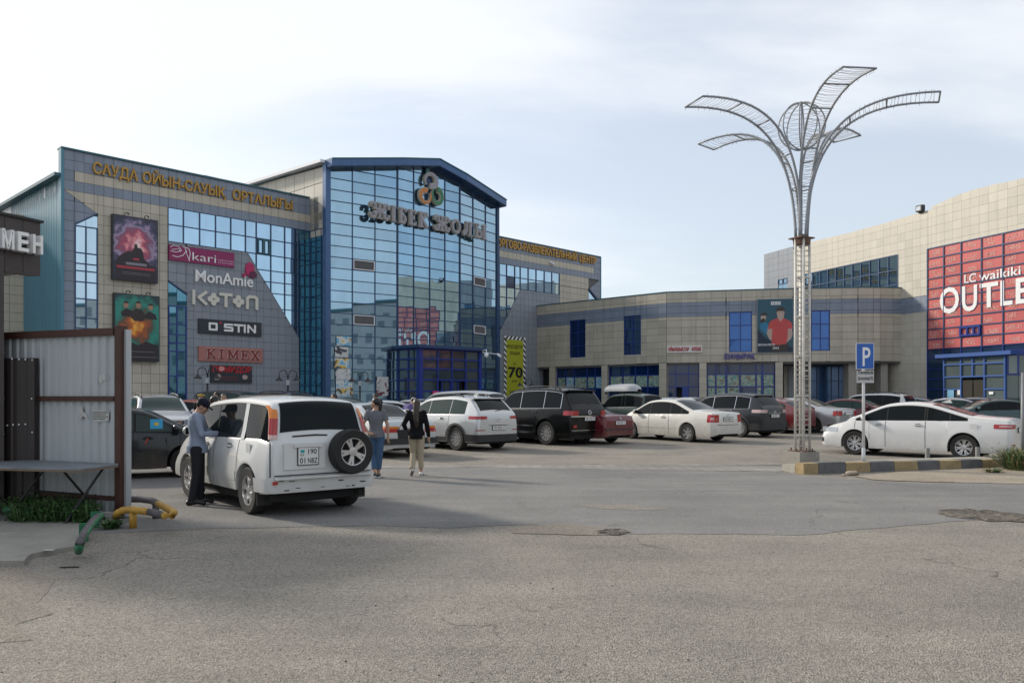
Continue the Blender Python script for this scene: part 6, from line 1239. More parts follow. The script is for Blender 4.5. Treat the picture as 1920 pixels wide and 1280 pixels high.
def car(label, B, px, Zd, head, pnt, dlo, pillars, ws, rw, group=None, rims='five', tw=.21, tail=None, headl=None, lower=None, rails=False, handles=(), seams=(), sharp=28, plate_rear=None, plate_front=None, glass=None, dx=0, trim=None, archtrim=None, detail=2, mirror=None, steer=0, spin=0, xy=None, name='parked_car', chrome=False, spoiler=False, antenna=False):
    p = V(xy) if xy else ray(px, Zd); gz_ = g(p.y); hd = R(head); glass = glass or m_glassc
    t = thing(name, label, 'car', (p.x, p.y, gz_), group, hd, local=True); t.rotation_euler = (0, -math.atan(GR) * math.sin(hd) if 16 < p.y < 46 else 0, hd)
    body = mk('body', B.mesh(), pnt, t, smooth=True, keep=True, sharp=sharp)
    L, Wd = B.L, B.W; mb = MB(); mb.box((0, 0, .52), (L - .25, Wd - .52, .62)); mb.box((0, 0, .27), (B.xf - B.xr - 2 * B.ra - .06, Wd - .16, .14)); mb.box((B.xf + B.ra + .02 + (L / 2 - B.xf - B.ra - .14) / 2, 0, .36), (L / 2 - B.xf - B.ra - .14, Wd - .30, .3)); mb.box((-L / 2 + .1 + (B.xr - B.ra + L / 2 - .14) / 2, 0, .38), (B.xr - B.ra + L / 2 - .14, Wd - .30, .3)); mk('underbody', mb, m_under, t, keep=True)
    for x in (B.xr, B.xf):
        for s_ in (1, -1): add_wheel(t, x, s_ * (Wd / 2 - tw / 2 - .015), B.wr, s_, B.wr, tw, rims, steer if x == B.xf else 0, spin + x)
    tm = .010 if trim else .026
    tops = lambda x: B.zt(x) - .095
    bots = lambda x: B.zb(x) + .03
    for s_ in (1, -1):
        rows = B.side_patch(dlo[0] - tm, dlo[1] + tm, lambda x: bots(x) - tm * .8, lambda x: max(tops(x) + tm * .8, bots(x) - .005), s_, .002, 26); surf('window_trim', rows if s_ < 0 else [r_[::-1] for r_ in rows], trim or m_seam, t)
        cuts = [dlo[0]] + list(pillars) + [dlo[1]]
        for a, b in zip(cuts[:-1], cuts[1:]):
            rows = B.side_patch(a + (.012 if trim else .022), b - (.012 if trim else .022), bots, lambda x: max(tops(x), bots(x) + .004), s_, .007, 10); surf('side_window', rows if s_ < 0 else [r_[::-1] for r_ in rows], glass, t)
        if detail > 1:
            for x in seams:
                rows = B.side_patch(x - .006, x + .006, lambda q: max(B.zs(q) + .03, B.sill + .06), lambda q: B.zb(q) - .004, s_, .003, 1, 10); surf('door_seam', rows if s_ < 0 else [r_[::-1] for r_ in rows], m_seam, t)
            for x in handles:
                z = B.zb(x) - .10; mb = MB(); y = s_ * (B.side(x, z) + .022); mb.box((x, y, z), (.19, .025, .032)); h_ = mk('door_handle', mb, m_chrome if chrome else pnt, t, keep=True); mb = MB(); mb.box((x, s_ * (B.side(x, z) + .002), z), (.13, .012, .06)); mk('handle_recess', mb, m_seam, h_, keep=True)
            if lower:
                z0_, z1_ = lower; rows = B.side_patch(B.xr + B.ra + .01, B.xf - B.ra - .01, z0_, z1_, s_, .006, 12, 2); surf('side_moulding', rows if s_ < 0 else [r_[::-1] for r_ in rows], archtrim or pnt, t)
            if archtrim:
                for xw in (B.xr, B.xf):
                    rows = []
                    for k in range(0, 25):
                        a = R(-8 + 196 * k / 24); r_ = []
                        for q in (B.ra - .012, B.ra + .055): x, z = xw + q * math.cos(a), B.wr + q * math.sin(a); r_.append(V((x, s_ * (B.side(x, z) + .012), z)))
                        rows.append(r_)
                    surf('arch_trim', rows if s_ > 0 else [r_[::-1] for r_ in rows], archtrim, t)
        xm = mirror if mirror is not None else dlo[1] - .12
        z = B.zb(xm) + .10; y = s_ * (B.side(xm, B.zb(xm)) + .10); mb = MB(); mb.ball((xm, y, z), (.075, .115, .085), 12, 8); mb.tube([(xm, s_ * (B.side(xm, B.zb(xm)) - .02), z - .05), (xm, y, z - .03)], .02, 6); mm = mk('wing_mirror', mb, pnt, t, smooth=True, keep=True); mb = MB(); mb.box((xm - .066, y, z), (.02, .17, .11)); mk('mirror_glass', mb, m_glassc, mm, keep=True)
    surf('windscreen', [r_[::-1] for r_ in B.top_patch(ws[0], ws[1], -.93, .93, .006, 10)], glass, t) if ws else None
    if rw: surf('rear_window', [r_[::-1] for r_ in B.top_patch(rw[0], rw[1], -.92, .92, .006, 10)], m_glassc, t)
    if tail:
        for (ya, xb, z0_, z1_, mt) in tail:
            for s_ in (1, -1): rows = B.end_patch(-1, ya, xb, z0_, z1_, s_); surf('tail_light', rows if s_ < 0 else [r_[::-1] for r_ in rows], mt, t)
    if headl:
        for (ya, xb, z0_, z1_, mt) in headl:
            for s_ in (1, -1): rows = B.end_patch(1, ya, xb, z0_, z1_, s_); surf('headlight', rows if s_ > 0 else [r_[::-1] for r_ in rows], mt, t)
    if rails:
        for s_ in (1, -1):
            x0_, x1_ = rails; mb = MB(); ps = []
            for k in range(9): x = x0_ + (x1_ - x0_) * k / 8; ps.append((x, s_ * (B.ring(x)[-4][0] - .02), B.zt(x) + (.065 if 0 < k < 8 else .01)))
            mb.tube(ps, .018, 8); [mb.tube([ps[k], (ps[k][0], ps[k][1], ps[k][2] - .07)], .018, 6) for k in (1, 4, 7)]; mk('roof_rail', mb, m_trim if rails else m_chrome, t, smooth=True, keep=True)
    if plate_rear: plate(t, -L / 2 - .012, 0, plate_rear[0], -1, *plate_rear[1:])
    if plate_front: plate(t, L / 2 + .012, 0, plate_front[0], 1, *plate_front[1:])
    if spoiler: x0_, z0_ = spoiler; mb = MB(); rows = [[V((x0_ + .16, y, B.zt(x0_ + .16) + .035)), V((x0_ - .02, y, z0_)), V((x0_ - .03, y, z0_ - .03)), V((x0_ + .1, y, B.zt(x0_ + .1) - .02))] for y in [(-1 + 2 * k / 8) * (B.ring(x0_ + .2)[-4][0] + .02) for k in range(9)]]; mb.grid(rows); mk('rear_spoiler', mb, pnt, t, smooth=True, keep=True, sharp=40)
    return t, B
def zones(B, t, x0, x1, zlo, zhi, mt, name, off=.01, end=-1, y=None):   # flat strip on the end face
    pass
def strip(t, B, end, y0, y1, z0, z1, mt, name='bumper_strip', off=.01, d=.02):
    mb = MB(); x = end * (B.L / 2 + off); mb.box((x, (y0 + y1) / 2, (z0 + z1) / 2), (d, abs(y1 - y0), z1 - z0)); return mk(name, mb, mt, t, keep=True)
def wrap(t, B, end, xb, z0, z1, mt, name='bumper_cover', off=.012):
    for s_ in (1, -1):
        rows = B.end_patch(end, 0.0, xb, z0, z1, s_, off); surf(name, rows if (s_ < 0) == (end < 0) else [r_[::-1] for r_ in rows], mt, t)
def badge(t, B, end, y, z, r_, mt=None, n=20):
    mb = MB(); x = end * (B.L / 2 + .008); mb.tube([(x, y + r_ * math.cos(2 * math.pi * k / n), z + r_ * .75 * math.sin(2 * math.pi * k / n)) for k in range(n)], r_ * .13, 5, closed=True); mb.tube([(x, y - r_ * .5, z + r_ * .55), (x, y + r_ * .5, z - r_ * .55)], r_ * .13, 5); return mk('badge', mb, mt or m_chrome, t, smooth=True, keep=True)
def wiper(t, B, x, y0, y1, dz=.03):
    mb = MB(); mb.tube([(x, y0, B.zt(x) + .035), (x + .05, y1, B.zt(x + .05) + .045)], .012, 5); mk('wiper', mb, m_black, t, keep=True)
# body shapes -------------------------------------------------------------
def sedan(L=4.7, W=1.8, H=1.47, wb=2.75, rear=1.02, wr=.325, trunk=1.02, hood=.98, cab=(1.0, 1.75, 2.95, 3.70), sill=.20, belt=.93, **k):
    a, b, c, d = cab
    return Body(L, W, [(0, trunk - .20), (.03, trunk - .05), (.12, trunk - .01), (a - .25, trunk + .02), (a, trunk + .05), (b - .12, H - .075), (b + .12, H - .03), (.5 * (b + c), H), (c - .1, H - .035), (c + .15, H - .10), (d - .1, hood + .08), (d + .12, hood + .01), (L - .75, hood - .08), (L - .2, hood - .22), (L - .05, hood - .34), (L, hood - .42)], [(0, trunk - .06), (a, belt + .05), (d, belt - .01), (L - .5, belt - .14), (L, .55)], sill, wb, rear, wr, **k)
def suv(L=4.5, W=1.82, H=1.68, wb=2.62, rear=.95, wr=.36, tail_z=1.02, hood=1.06, roof0=.42, cab=(2.75, 3.45), sill=.27, belt=1.02, droop=.05, **k):
    c, d = cab
    return Body(L, W, [(0, tail_z - .10), (.02, tail_z), (.07, tail_z + .06), (roof0 - .10, H - .14), (roof0 + .06, H - .055 - droop * .4), (roof0 + .5, H - .02), (.55 * c, H), (c - .15, H - .05), (c + .12, H - .13), (d - .1, hood + .09), (d + .12, hood + .015), (L - .6, hood - .07), (L - .15, hood - .20), (L - .03, hood - .34), (L, hood - .42)], [(0, tail_z - .03), (.5, belt + .03), (d, belt - .02), (L - .5, belt - .13), (L, .6)], sill, wb, rear, wr, **k)
ROW = 'cars parked in the front row facing the mall'; BACK = 'cars parked in the rows behind'
# 1 white SUV with spare wheel, in the lane
B = suv(4.16, 1.70, 1.685, 2.60, .76, .345, 1.06, 1.09, .28, (2.70, 3.28), .32, 1.05, droop=0, tumble=.17, taper=.045)
pw = paint('white_suv', (.60, .61, .605), dz=.40, rough=.35)
hdg = math.degrees(math.atan2(.80, -.66)); fw = V((math.cos(R(hdg)), math.sin(R(hdg)))); lf = V((-fw.y, fw.x))
rl = V(((474 - CX) / F * 11.72, 11.72)); ctr = rl - lf * (1.70 / 2 - .11) - fw * B.xr
t, B = car('old white four wheel drive with a spare wheel on its tailgate, standing in the lane', B, 0, 0, hdg, pw, (-1.91, 1.10), (-1.06, .02), (.50, 1.12), None, None, 'pair', .22, xy=ctr, seams=(-.97, -.0, 1.02), handles=(-.62, .36), plate_rear=None, name='car', lower=(.46, .60))
L2 = B.L / 2
rows = B.top_patch(-L2 + .085, -L2 + .27, -.96, .96, .006, 10); surf('rear_window', [r_[::-1] for r_ in rows], m_glassc, t)
for s_ in (1, -1):                                    # tall lamps on the rear pillars
    for z0, z1, mt in ((1.10, 1.16, m_tailw), (1.16, 1.39, m_tail), (1.39, 1.57, m_amb)):
        rows = []
        for k in range(4):
            z = z0 + (z1 - z0) * k / 3; xe = -L2
            while B.zt(xe) < z + .045 and xe < 0: xe += .005
            y = B.side(xe + .10, z); rows.append([V((xe + .10, s_ * (B.side(xe + .10, z) + .012), z)), V((xe + .05, s_ * (y + .014), z)), V((xe + .005, s_ * (y + .004), z)), V((xe - .030, s_ * (y - .035), z)), V((xe - .034, s_ * (y - .065), z))])
        surf('tail_light', rows if s_ > 0 else [r_[::-1] for r_ in rows], mt, t)
wrap(t, B, -1, .42, .36, .56, pw, 'rear_bumper', .035)
for s_ in (1, -1): rows = B.side_patch(-1.13, -1.0, lambda x: B.zb(x) + .0, lambda x: B.zt(x) - .08, s_, .011, 3); surf('rear_pillar', rows if s_ < 0 else [r_[::-1] for r_ in rows], pw, t)
rn_ = random.Random(4)
for k in range(9): mb = MB(); mb.box((-L2 - .037, rn_.uniform(-.7, .75), rn_.uniform(.38, .55)), (.004, rn_.uniform(.03, .10), rn_.uniform(.008, .02))); mk('scuff_mark', mb, m_trim, t, keep=True)
mb = MB(); mb.box((-L2 - .05, 0, .565), (.12, 1.5, .03)); mk('bumper_step', mb, pw, t, keep=True)
sw = add_wheel(t, -L2 - .11, -.37, .90, 1, .325, .20, 'pair', 0, .5, 'spare_wheel'); sw.rotation_euler = (0, .4, R(90))
mb = MB(); mb.box((-L2 - .015, .30, .86), (.03, .62, .36)); mk('plate_recess', mb, pw, t, keep=True)
plate(t, -L2 - .034, .26, .86, -1, '', .30, .235, True)
mb = MB(); mb.box((-L2 - .035, .26, 1.01), (.05, .42, .05)); mk('tailgate_handle', mb, pw, t, keep=True)
strip(t, B, -1, .795, .81, .58, 1.06, m_seam, 'tailgate_seam', -.0, .012); mb = MB(); mb.box((-L2 - .02, 0, .60), (.01, 1.5, .014)); mk('tailgate_seam', mb, m_seam, t, keep=True)
mb = MB(); mb.tube([(-L2 + .06, .45, 1.135), (-L2 + .055, .10, 1.15), (-L2 + .06, -.08, 1.14)], .013, 6); mk('wiper', mb, m_black, t, keep=True)
mb = MB(); mb.tube([(-L2 + .35, -.55, .30), (-L2 - .02, -.58, .29)], .03, 10); mb.box((-L2 + .5, 0, .30), (.5, 1.0, .14)); mb.tube([(B.xr, -.7, .33), (B.xr, .7, .33)], .05, 8); mk('exhaust', mb, m_under, t, keep=True)
for s_ in (1, -1): mb = MB(); mb.box((B.xr - B.ra - .02, s_ * .74, .30), (.02, .22, .26)); mk('mud_flap', mb, m_black, t, keep=True)
rows = B.top_patch(-.15, .35, -.55, .55, .03, 6, 6); surf('sunroof_deflector', [r_[::-1] for r_ in rows], pw, t)
mb = MB(); mb.box((-1.36, B.side(-1.36, .93) + .004, .93), (.15, .008, .19)); mk('fuel_flap', mb, pw, t, keep=True)
strip(t, B, -1, .72, .79, .485, .53, m_tail, 'reflector', .06)
# 2 grey saloon behind the fence
pg = paint('slate', (.012, .016, .021), metal=.1, rough=.25, coat=.3, spec=.35); B = sedan(4.5, 1.74, 1.46, 2.62, .95, .315, cab=(.55, 1.5, 2.75, 3.55), trunk=1.05, tumble=.30)
t, B = car('dark grey saloon with a blue flag on its window, half behind the fence', B, 0, 0, 24, pg, (-1.45, 1.25), (-.62, .35), (.52, 1.28), (-1.72, -.80), None, 'steel', .19, xy=V(((220 - CX) / F * 17.2, 17.2)), seams=(-.62, .33, 1.22), handles=(-.35, .60), glass=m_glass2, headl=[(.45, .4, .62, .76, m_head)], name='car')
rows = B.side_patch(.64, .88, 1.02, 1.22, -1, .012, 2, 2); fl = surf('window_flag', rows, M('flag_blue', (.02, .32, .55)), t); rows = B.side_patch(.72, .80, 1.09, 1.15, -1, .015, 2, 2); surf('flag_sun', rows, M('flag_gold', (.6, .42, .03)), fl)
mb = MB(); mb.tube([(.60, -B.side(.6, .83) - .04, .83), (.55, -B.side(.6, .83) - .05, .72)], .014, 5); mk('ribbon', mb, M('ribbon_red', (.5, .06, .03)), t, keep=True)
# 3 silver SUV nose on
ps = paint('silver', (.50, .51, .52), metal=.55, rough=.28); B = suv(4.32, 1.82, 1.66, 2.67, .82, .345, 1.05, 1.10, .45, (2.45, 3.15), .30, 1.04)
t, B = car('silver off road estate with black roof rails, nose towards the camera', B, 298, 27.4, -58, ps, (-1.55, 1.02), (-.75, .22), (.30, 1.02), (-2.0, -1.7), None, 'five', .22, headl=[(.45, .28, .74, .90, m_head)], rails=(-1.6, .35), plate_front=(.62, '747 ВВА 05'), seams=(-.7, .2), archtrim=m_trim, glass=m_glass2)
strip(t, B, 1, -.43, .43, .76, .88, m_black, 'grille', .0); [strip(t, B, 1, -.45, .45, z, z + .022, m_chrome, 'grille_bar', .02) for z in (.79, .845)]; badge(t, B, 1, 0, .82, .07); strip(t, B, 1, -.6, .6, .38, .52, m_black, 'lower_grille', .0); wrap(t, B, 1, .2, .30, .38, m_trim, 'bumper_cover')
# 4.. back left
B4 = sedan(4.3, 1.72, 1.43, 2.55, .9, .31, trunk=1.0); t, B = car('dark orange saloon behind the girl with the yellow headband', B4, 372, 34, 160, paint('burnt', (.28, .055, .02), rough=.3), (-1.35, 1.25), (-.5, .4), (.45, 1.25), (-1.35, -.5), BACK, 'steel', detail=1)
Bs = suv(4.35, 1.76, 1.80, 2.55, .85, .36, 1.08, 1.1, .22, (2.65, 3.2), .33, 1.08, tumble=.18); t, B = car('dark boxy off roader parked in front of the dark restaurant sign', Bs, 449, 38, -20, paint('coal', (.02, .023, .027), rough=.3), (-1.9, .95), (-1.1, -.1), (.5, .98), (-2.05, -1.85), BACK, 'six', detail=1, glass=m_glass2)
Bs2 = suv(4.7, 1.85, 1.74, 2.75, .95, .36); t, B = car('dark brown estate with pale roof rails, parked before the grey tiles', Bs2, 515, 36.5, 140, paint('bark', (.022, .016, .014), rough=.3), (-1.85, 1.1), (-1.0, .1), (.35, 1.05), (-2.25, -1.95), BACK, 'five', detail=1, rails=(-1.7, .5))
Bh = suv(4.2, 1.76, 1.60, 2.55, .8, .33, 1.0, 1.0, .5, (2.4, 3.2), .24, .98); t, B = car('black car facing right behind the white four wheel drive', Bh, 640, 31.5, -35, paint('black', (.012, .013, .015), rough=.22), (-1.5, 1.1), (-.6, .3), (.3, 1.12), (-1.95, -1.65), BACK, 'five', detail=1, glass=m_glass2)
pwh = paint('white', (.60, .61, .605), rough=.3)
Bw = sedan(4.5, 1.72, 1.42, 2.6, .95, .31); t, B = car('white saloon with a front door standing open, behind the ponytailed woman', Bw, 722, 32, 195, pwh, (-1.35, 1.25), (-.5, .4), (.45, 1.25), (-1.4, -.5), BACK, 'steel', detail=1)
mb = MB(); hp_ = V((.9, -.84, 0)); 
for q in (0,): mb.hexa([hp_ + V(a) for a in ((0, 0, .3), (-.55, -.75, .3), (-.58, -.72, .3), (-.03, .03, .3), (0, 0, .95), (-.55, -.75, .98), (-.58, -.72, .98), (-.03, .03, .95))])
od = mk('open_door', mb, pwh, t, keep=True); mb = MB(); mb.tube([hp_ + V((-.02, -.02, .95)), hp_ + V((-.28, -.35, 1.38)), hp_ + V((-.50, -.68, 1.38)), hp_ + V((-.55, -.74, .97))], .022, 6); mk('door_window_frame', mb, m_black, od, keep=True); mb = MB(); mb.add([hp_ + V(a) for a in ((-.03, -.03, .96), (-.28, -.35, 1.36), (-.50, -.67, 1.36), (-.55, -.73, .98))], [(0, 1, 2, 3)]); mk('door_glass', mb, m_glass2, od, keep=True)
t, B = car('white saloon whose roof shows between the open door and the big white people carrier', sedan(4.6, 1.76, 1.44, 2.65, 1.0, .32), 790, 34, 135, pwh, (-1.35, 1.25), (-.5, .4), (.45, 1.25), (-1.4, -.5), BACK, 'five', detail=1)
t, B = car('big white people carrier with a long roof behind the silver crossover', suv(4.85, 1.9, 1.80, 2.9, .95, .36, 1.1, 1.1, .5, (3.0, 3.75), .28, 1.05), 852, 33.5, 150, pwh, (-1.95, 1.2), (-1.0, .2), (.6, 1.2), (-2.3, -2.0), BACK, 'five', detail=1)
# front row -------------------------------------------------------------
def place(B, px, Zd, hd, rear_left=True):            # centre from the contact point of a wheel shown at photo column px
    f = V((math.cos(R(hd)), math.sin(R(hd)))); l = V((-f.y, f.x)); c = ray(px, Zd); return c - l * (B.W / 2 - .11) - f * B.xr
pm = paint('pearl', (.50, .525, .53), metal=.2, rough=.3); B = sedan(4.74, 1.74, 1.44, 2.8, 1.1, .315, trunk=1.01, cab=(1.05, 1.72, 3.0, 3.62), taper=.05, tumble=.30, rend=.08)
hd = 131; f_ = V((math.cos(R(hd)), math.sin(R(hd)))); rc_ = ray(772, 21.9); t, B = car('old pale grey saloon with square red tail lights, behind the walking women', B, 0, 0, hd, pm, (-1.30, 1.30), (-.42, .52), (.62, 1.27), (-1.36, -.68), ROW, 'five', .2, xy=rc_ + f_ * 2.37, tail=[(.42, .28, .70, .80, m_tail), (.42, .28, .80, .86, m_amb)], seams=(-.42, .52, 1.3), handles=(-.15, .75), lower=(.30, .50), archtrim=None, plate_rear=(.74, ''))
wrap(t, B, -1, .5, .38, .54, m_trim, 'rear_bumper', .05); strip(t, B, -1, -.42, .42, .68, .70, m_seam, 'trunk_seam', 0)
pt = paint('silver_cross', (.52, .53, .53), metal=.35, rough=.26); B = suv(4.48, 1.85, 1.65, 2.67, .95, .365, 1.08, 1.06, .55, (2.6, 3.45), .25, 1.05, tumble=.36, taper=.10)
t, B = car('silver crossover with slim wide tail lights parked beside the black four wheel drive', B, 0, 0, 134, pt, (-1.62, 1.18), (-.92, .10), (.36, 1.18), (-2.10, -1.72), ROW, 'ten', .23, xy=place(B, 858, 24.6, 134), tail=[(.48, .42, .96, 1.05, m_tail), (.55, .10, .62, .645, m_tail)], seams=(-.95, .12), handles=(-.6, .42), plate_rear=(.70, '797 КНА 11'), archtrim=m_trim, lower=(.27, .40), glass=m_glass2, rails=(-1.3, .3), trim=m_chrome, chrome=True, spoiler=(-1.78, 1.60))
wrap(t, B, -1, .55, .28, .50, m_trim, 'rear_bumper'); badge(t, B, -1, 0, .93, .07); wiper(t, B, -2.14, .05, -.35); strip(t, B, -1, -.42, .42, .775, .785, m_seam, 'tailgate_seam', 0)
mb = MB(); mb.add([(-1.05, 0, 1.66), (-1.25, .02, 1.75), (-1.25, -.02, 1.75), (-1.30, .03, 1.66), (-1.30, -.03, 1.66)], [(0, 1, 2), (1, 3, 4, 2), (0, 3, 1), (0, 2, 4)]); mk('shark_fin', mb, pt, t, keep=True)
pb_ = paint('jet_black', (.004, .0045, .005), rough=.22, dust=False, coat=.12, spec=.22); B = suv(4.95, 1.98, 1.90, 2.85, 1.10, .40, 1.16, 1.22, .50, (2.85, 3.55), .32, 1.18, tumble=.24, taper=.06)
t, B = car('large black four wheel drive with chrome strips and red tail lights', B, 0, 0, 134, pb_, (-1.98, 1.12), (-1.22, -.12), (.42, 1.12), (-2.32, -2.0), ROW, 'ten', .27, xy=place(B, 1026, 27.1, 134), tail=[(.56, .34, 1.00, 1.15, m_tail)], seams=(-1.2, -.1, 1.0), handles=(-.85, .3), plate_rear=(.88, '005 ТКА 11'), trim=m_chrome, chrome=True, rails=(-1.8, .2), spoiler=(-2.1, 1.84), lower=(.30, .36), archtrim=None)
strip(t, B, -1, -.92, .92, .945, .985, m_chrome, 'chrome_bar', .012, .03); badge(t, B, -1, 0, 1.09, .085); [strip(t, B, -1, s_ * .66, s_ * .82, .60, .68, m_tail, 'reflector', .012) for s_ in (1, -1)]; strip(t, B, -1, -.9, .9, .50, .515, m_chrome, 'bumper_line', .012); wiper(t, B, -2.36, 0, -.4)
for s_ in (1, -1):
    rows = B.side_patch(B.xr + B.ra + .06, B.xf - B.ra - .06, .60, .655, s_, .016, 10, 1); surf('chrome_moulding', rows if s_ < 0 else [r_[::-1] for r_ in rows], m_chrome, t)
    mb = MB(); mb.box((.02, s_ * .97, .40), (1.75, .16, .05)); mk('running_board', mb, m_chrome, t, keep=True)
pr_ = paint('wine', (.11, .008, .014), metal=.2, rough=.25); B = sedan(4.55, 1.72, 1.40, 2.6, 1.02, .305, trunk=.98, cab=(.95, 1.75, 2.8, 3.5)); rc_ = ray(1163, 27.4); f_ = V((math.cos(R(134)), math.sin(R(134))))
t, B = car('dark wine red saloon between the black four wheel drive and the cream white saloon', B, 0, 0, 134, pr_, (-1.25, 1.2), (-.4, .45), (.5, 1.2), (-1.35, -.56), ROW, 'steel', .19, xy=rc_ + f_ * 2.275, tail=[(.28, .25, .66, .80, M('dim_tail', (.14, .02, .02), rough=.2))], plate_rear=(.73, '145 ТАУ 11'), seams=(-.4, .45), handles=(-.1, .7))
strip(t, B, -1, -.8, .8, .50, .53, m_trim, 'bumper_strip', .01); badge(t, B, -1, 0, .88, .05)
pc_ = paint('cream_white', (.63, .615, .565), rough=.28, dz=.52); B = sedan(4.81, 1.79, 1.49, 2.72, 1.10, .325, trunk=1.06, cab=(1.0, 1.85, 3.0, 3.85), taper=.09)
t, B = car('cream white saloon with mud along its sills, in front of the charcoal crossover', B, 0, 0, 128, pc_, (-1.30, 1.32), (-.98, -.46, .50), (.62, 1.42), (-1.40, -.54), ROW, 'six', .21, xy=place(B, 1291, 28.6, 128), tail=[(.52, .26, .72, .98, m_tail), (.60, .12, .80, .88, m_tailw)], seams=(-.46, .50, 1.36), handles=(-.2, .75), plate_rear=(.83, '104 АВМ 11'), glass=None, mirror=1.12, lower=(.47, .49))
badge(t, B, -1, 0, .97, .055); strip(t, B, -1, -.6, .6, .62, .632, m_seam, 'bumper_line', 0)
px_ = paint('charcoal', (.024, .027, .031), metal=.2, rough=.3, coat=.2, spec=.3); B = suv(4.64, 1.82, 1.70, 2.7, .98, .37, 1.08, 1.08, .55, (2.7, 3.5), .26, 1.06, tumble=.34, taper=.10)
t, B = car('charcoal crossover with pale pink tail lights beside the lamp column', B, 0, 0, 128, px_, (-1.70, 1.2), (-1.05, .0), (.4, 1.2), (-2.16, -1.80), ROW, 'ten', .23, xy=place(B, 1389, 31.6, 128), tail=[(.50, .46, .96, 1.08, m_tailw)], seams=(-1.0, .05), handles=(-.6, .4), plate_rear=(.84, '000 КАА 11'), archtrim=m_trim, trim=m_chrome, spoiler=(-1.85, 1.64), lower=(.28, .42))
wrap(t, B, -1, .5, .30, .55, m_trim, 'rear_bumper'); badge(t, B, -1, 0, .98, .06); strip(t, B, -1, -.4, .4, .925, .945, m_chrome, 'chrome_bar', .01)
t, B = car('dark red hatchback showing behind the lamp column', suv(4.0, 1.68, 1.45, 2.5, .75, .30, .98, .95, .75, (2.2, 2.9), .22, .92), 0, 0, 128, paint('maroon', (.13, .014, .018), rough=.3), (-1.4, .9), (-.3,), (.25, .9), (-1.85, -1.3), ROW, 'steel', .18, xy=place(B, 1466, 34.2, 128), seams=(-.3,), handles=(0,), lower=(.2, .46), archtrim=m_trim, glass=m_glass2)
psl = paint('silver_saloon', (.43, .44, .45), metal=.6, rough=.3); B = sedan(4.81, 1.80, 1.48, 2.75, 1.10, .325, trunk=1.05, cab=(1.0, 1.9, 3.0, 3.85))
t, B = car('silver saloon with red corner lights right of the lamp column', B, 0, 0, 130, psl, (-1.30, 1.32), (-.46, .50), (.62, 1.42), (-1.40, -.52), ROW, 'split', .21, xy=place(B, 1527, 35.0, 130), tail=[(.50, .24, .74, .95, m_tail)], seams=(-.46, .50), handles=(-.2, .75), plate_rear=(.83, ''))
# rows behind on the right
t, B = car('bottle green small off roader carrying a grey roof box', suv(3.68, 1.60, 1.68, 2.25, .72, .34, 1.04, 1.06, .16, (2.0, 2.55), .34, 1.05, tumble=.16, taper=.04), 1168, 37.5, 130, paint('bottle', (.025, .05, .036), rough=.35), (-1.70, .72), (-.75, -.55), (.2, .72), (-1.79, -1.68), BACK, 'six', .2, tail=[(.62, .06, .72, .98, m_tail)], seams=(-.3,), archtrim=m_trim)
xb = thing('roof_box', 'long grey roof box strapped on the bottle green off roader', 'roof box', (ray(1168, 37.5).x, ray(1168, 37.5).y, g(37.5) + 1.68), None, R(130), local=True); Bx = MB(); rows = []
for k in range(15):
    q = k / 14; x = -1.0 + 2.05 * q; e = min(1, min(q, 1 - q) * 6) ** .5; w_ = .40 * (.35 + .65 * e); h_ = .34 * (.3 + .7 * e) * (1 - .35 * max(0, q - .55)); rows.append([V((x, w_ * math.cos(R(a)) * (1 if abs(math.cos(R(a))) < .9 else 1), .10 + h_ * max(0, math.sin(R(a))) ** .6 + (0 if math.sin(R(a)) >= 0 else 0) - (.05 * e if math.sin(R(a)) < 0 else 0))) for a in range(0, 361, 20)])
Bx.grid(rows); mk('box_lid', Bx, M('box_grey', (.40, .41, .42), rough=.45), xb, smooth=True, keep=True)
for x in (-.55, .55): mb = MB(); mb.box((x, 0, .04), (.05, 1.25, .04)); [mb.box((x, s_ * .55, .0), (.06, .06, .08)) for s_ in (1, -1)]; mk('crossbar', mb, m_black, xb, keep=True)
add_wheel(t, -1.84 - .12, -.15, .86, 1, .33, .19, 'six', 0, 0, 'spare_wheel').rotation_euler = (0, 0, R(90))
t, B = car('pale silver hatchback between the green off roader and the cream white saloon', suv(4.0, 1.7, 1.47, 2.5, .75, .31, 1.0, .96, .7, (2.2, 2.95), .22, .95), 1240, 40, 128, paint('ice', (.50, .54, .56), metal=.3), (-1.3, .95), (-.35,), (.25, .95), (-1.8, -1.3), BACK, 'five', detail=1)
t, B = car('white car whose rounded roof shows above the cream white saloon', sedan(4.6, 1.76, 1.48, 2.65, 1.0, .32), 1296, 38.5, 128, pwh, (-1.35, 1.25), (-.5, .4), (.45, 1.25), (-1.4, -.5), BACK, 'five', detail=1)
t, B = car('dark red saloon facing right with an amber corner light', sedan(4.5, 1.7, 1.41, 2.6, .95, .30), 1590, 39, -38, paint('dark_red', (.12, .012, .018), rough=.3), (-1.35, 1.2), (-.5, .4), (.45, 1.25), (-1.4, -.5), BACK, 'steel', .19, headl=[(.45, .05, .62, .74, m_head), (.6, .3, .62, .74, m_amb)], glass=m_glass2, seams=(-.5, .4))
t, B = car('white estate with roof bars behind the parking sign', suv(4.7, 1.78, 1.66, 2.7, 1.0, .34, 1.0, 1.05, .35, (2.8, 3.5), .26, 1.0), 1627, 42.5, 130, pwh, (-1.95, 1.1), (-1.1, .1), (.4, 1.1), (-2.28, -2.05), BACK, 'five', .2, tail=[(.62, .1, .72, 1.0, m_tail)], rails=(-1.9, .3), seams=(-1.0, .1))
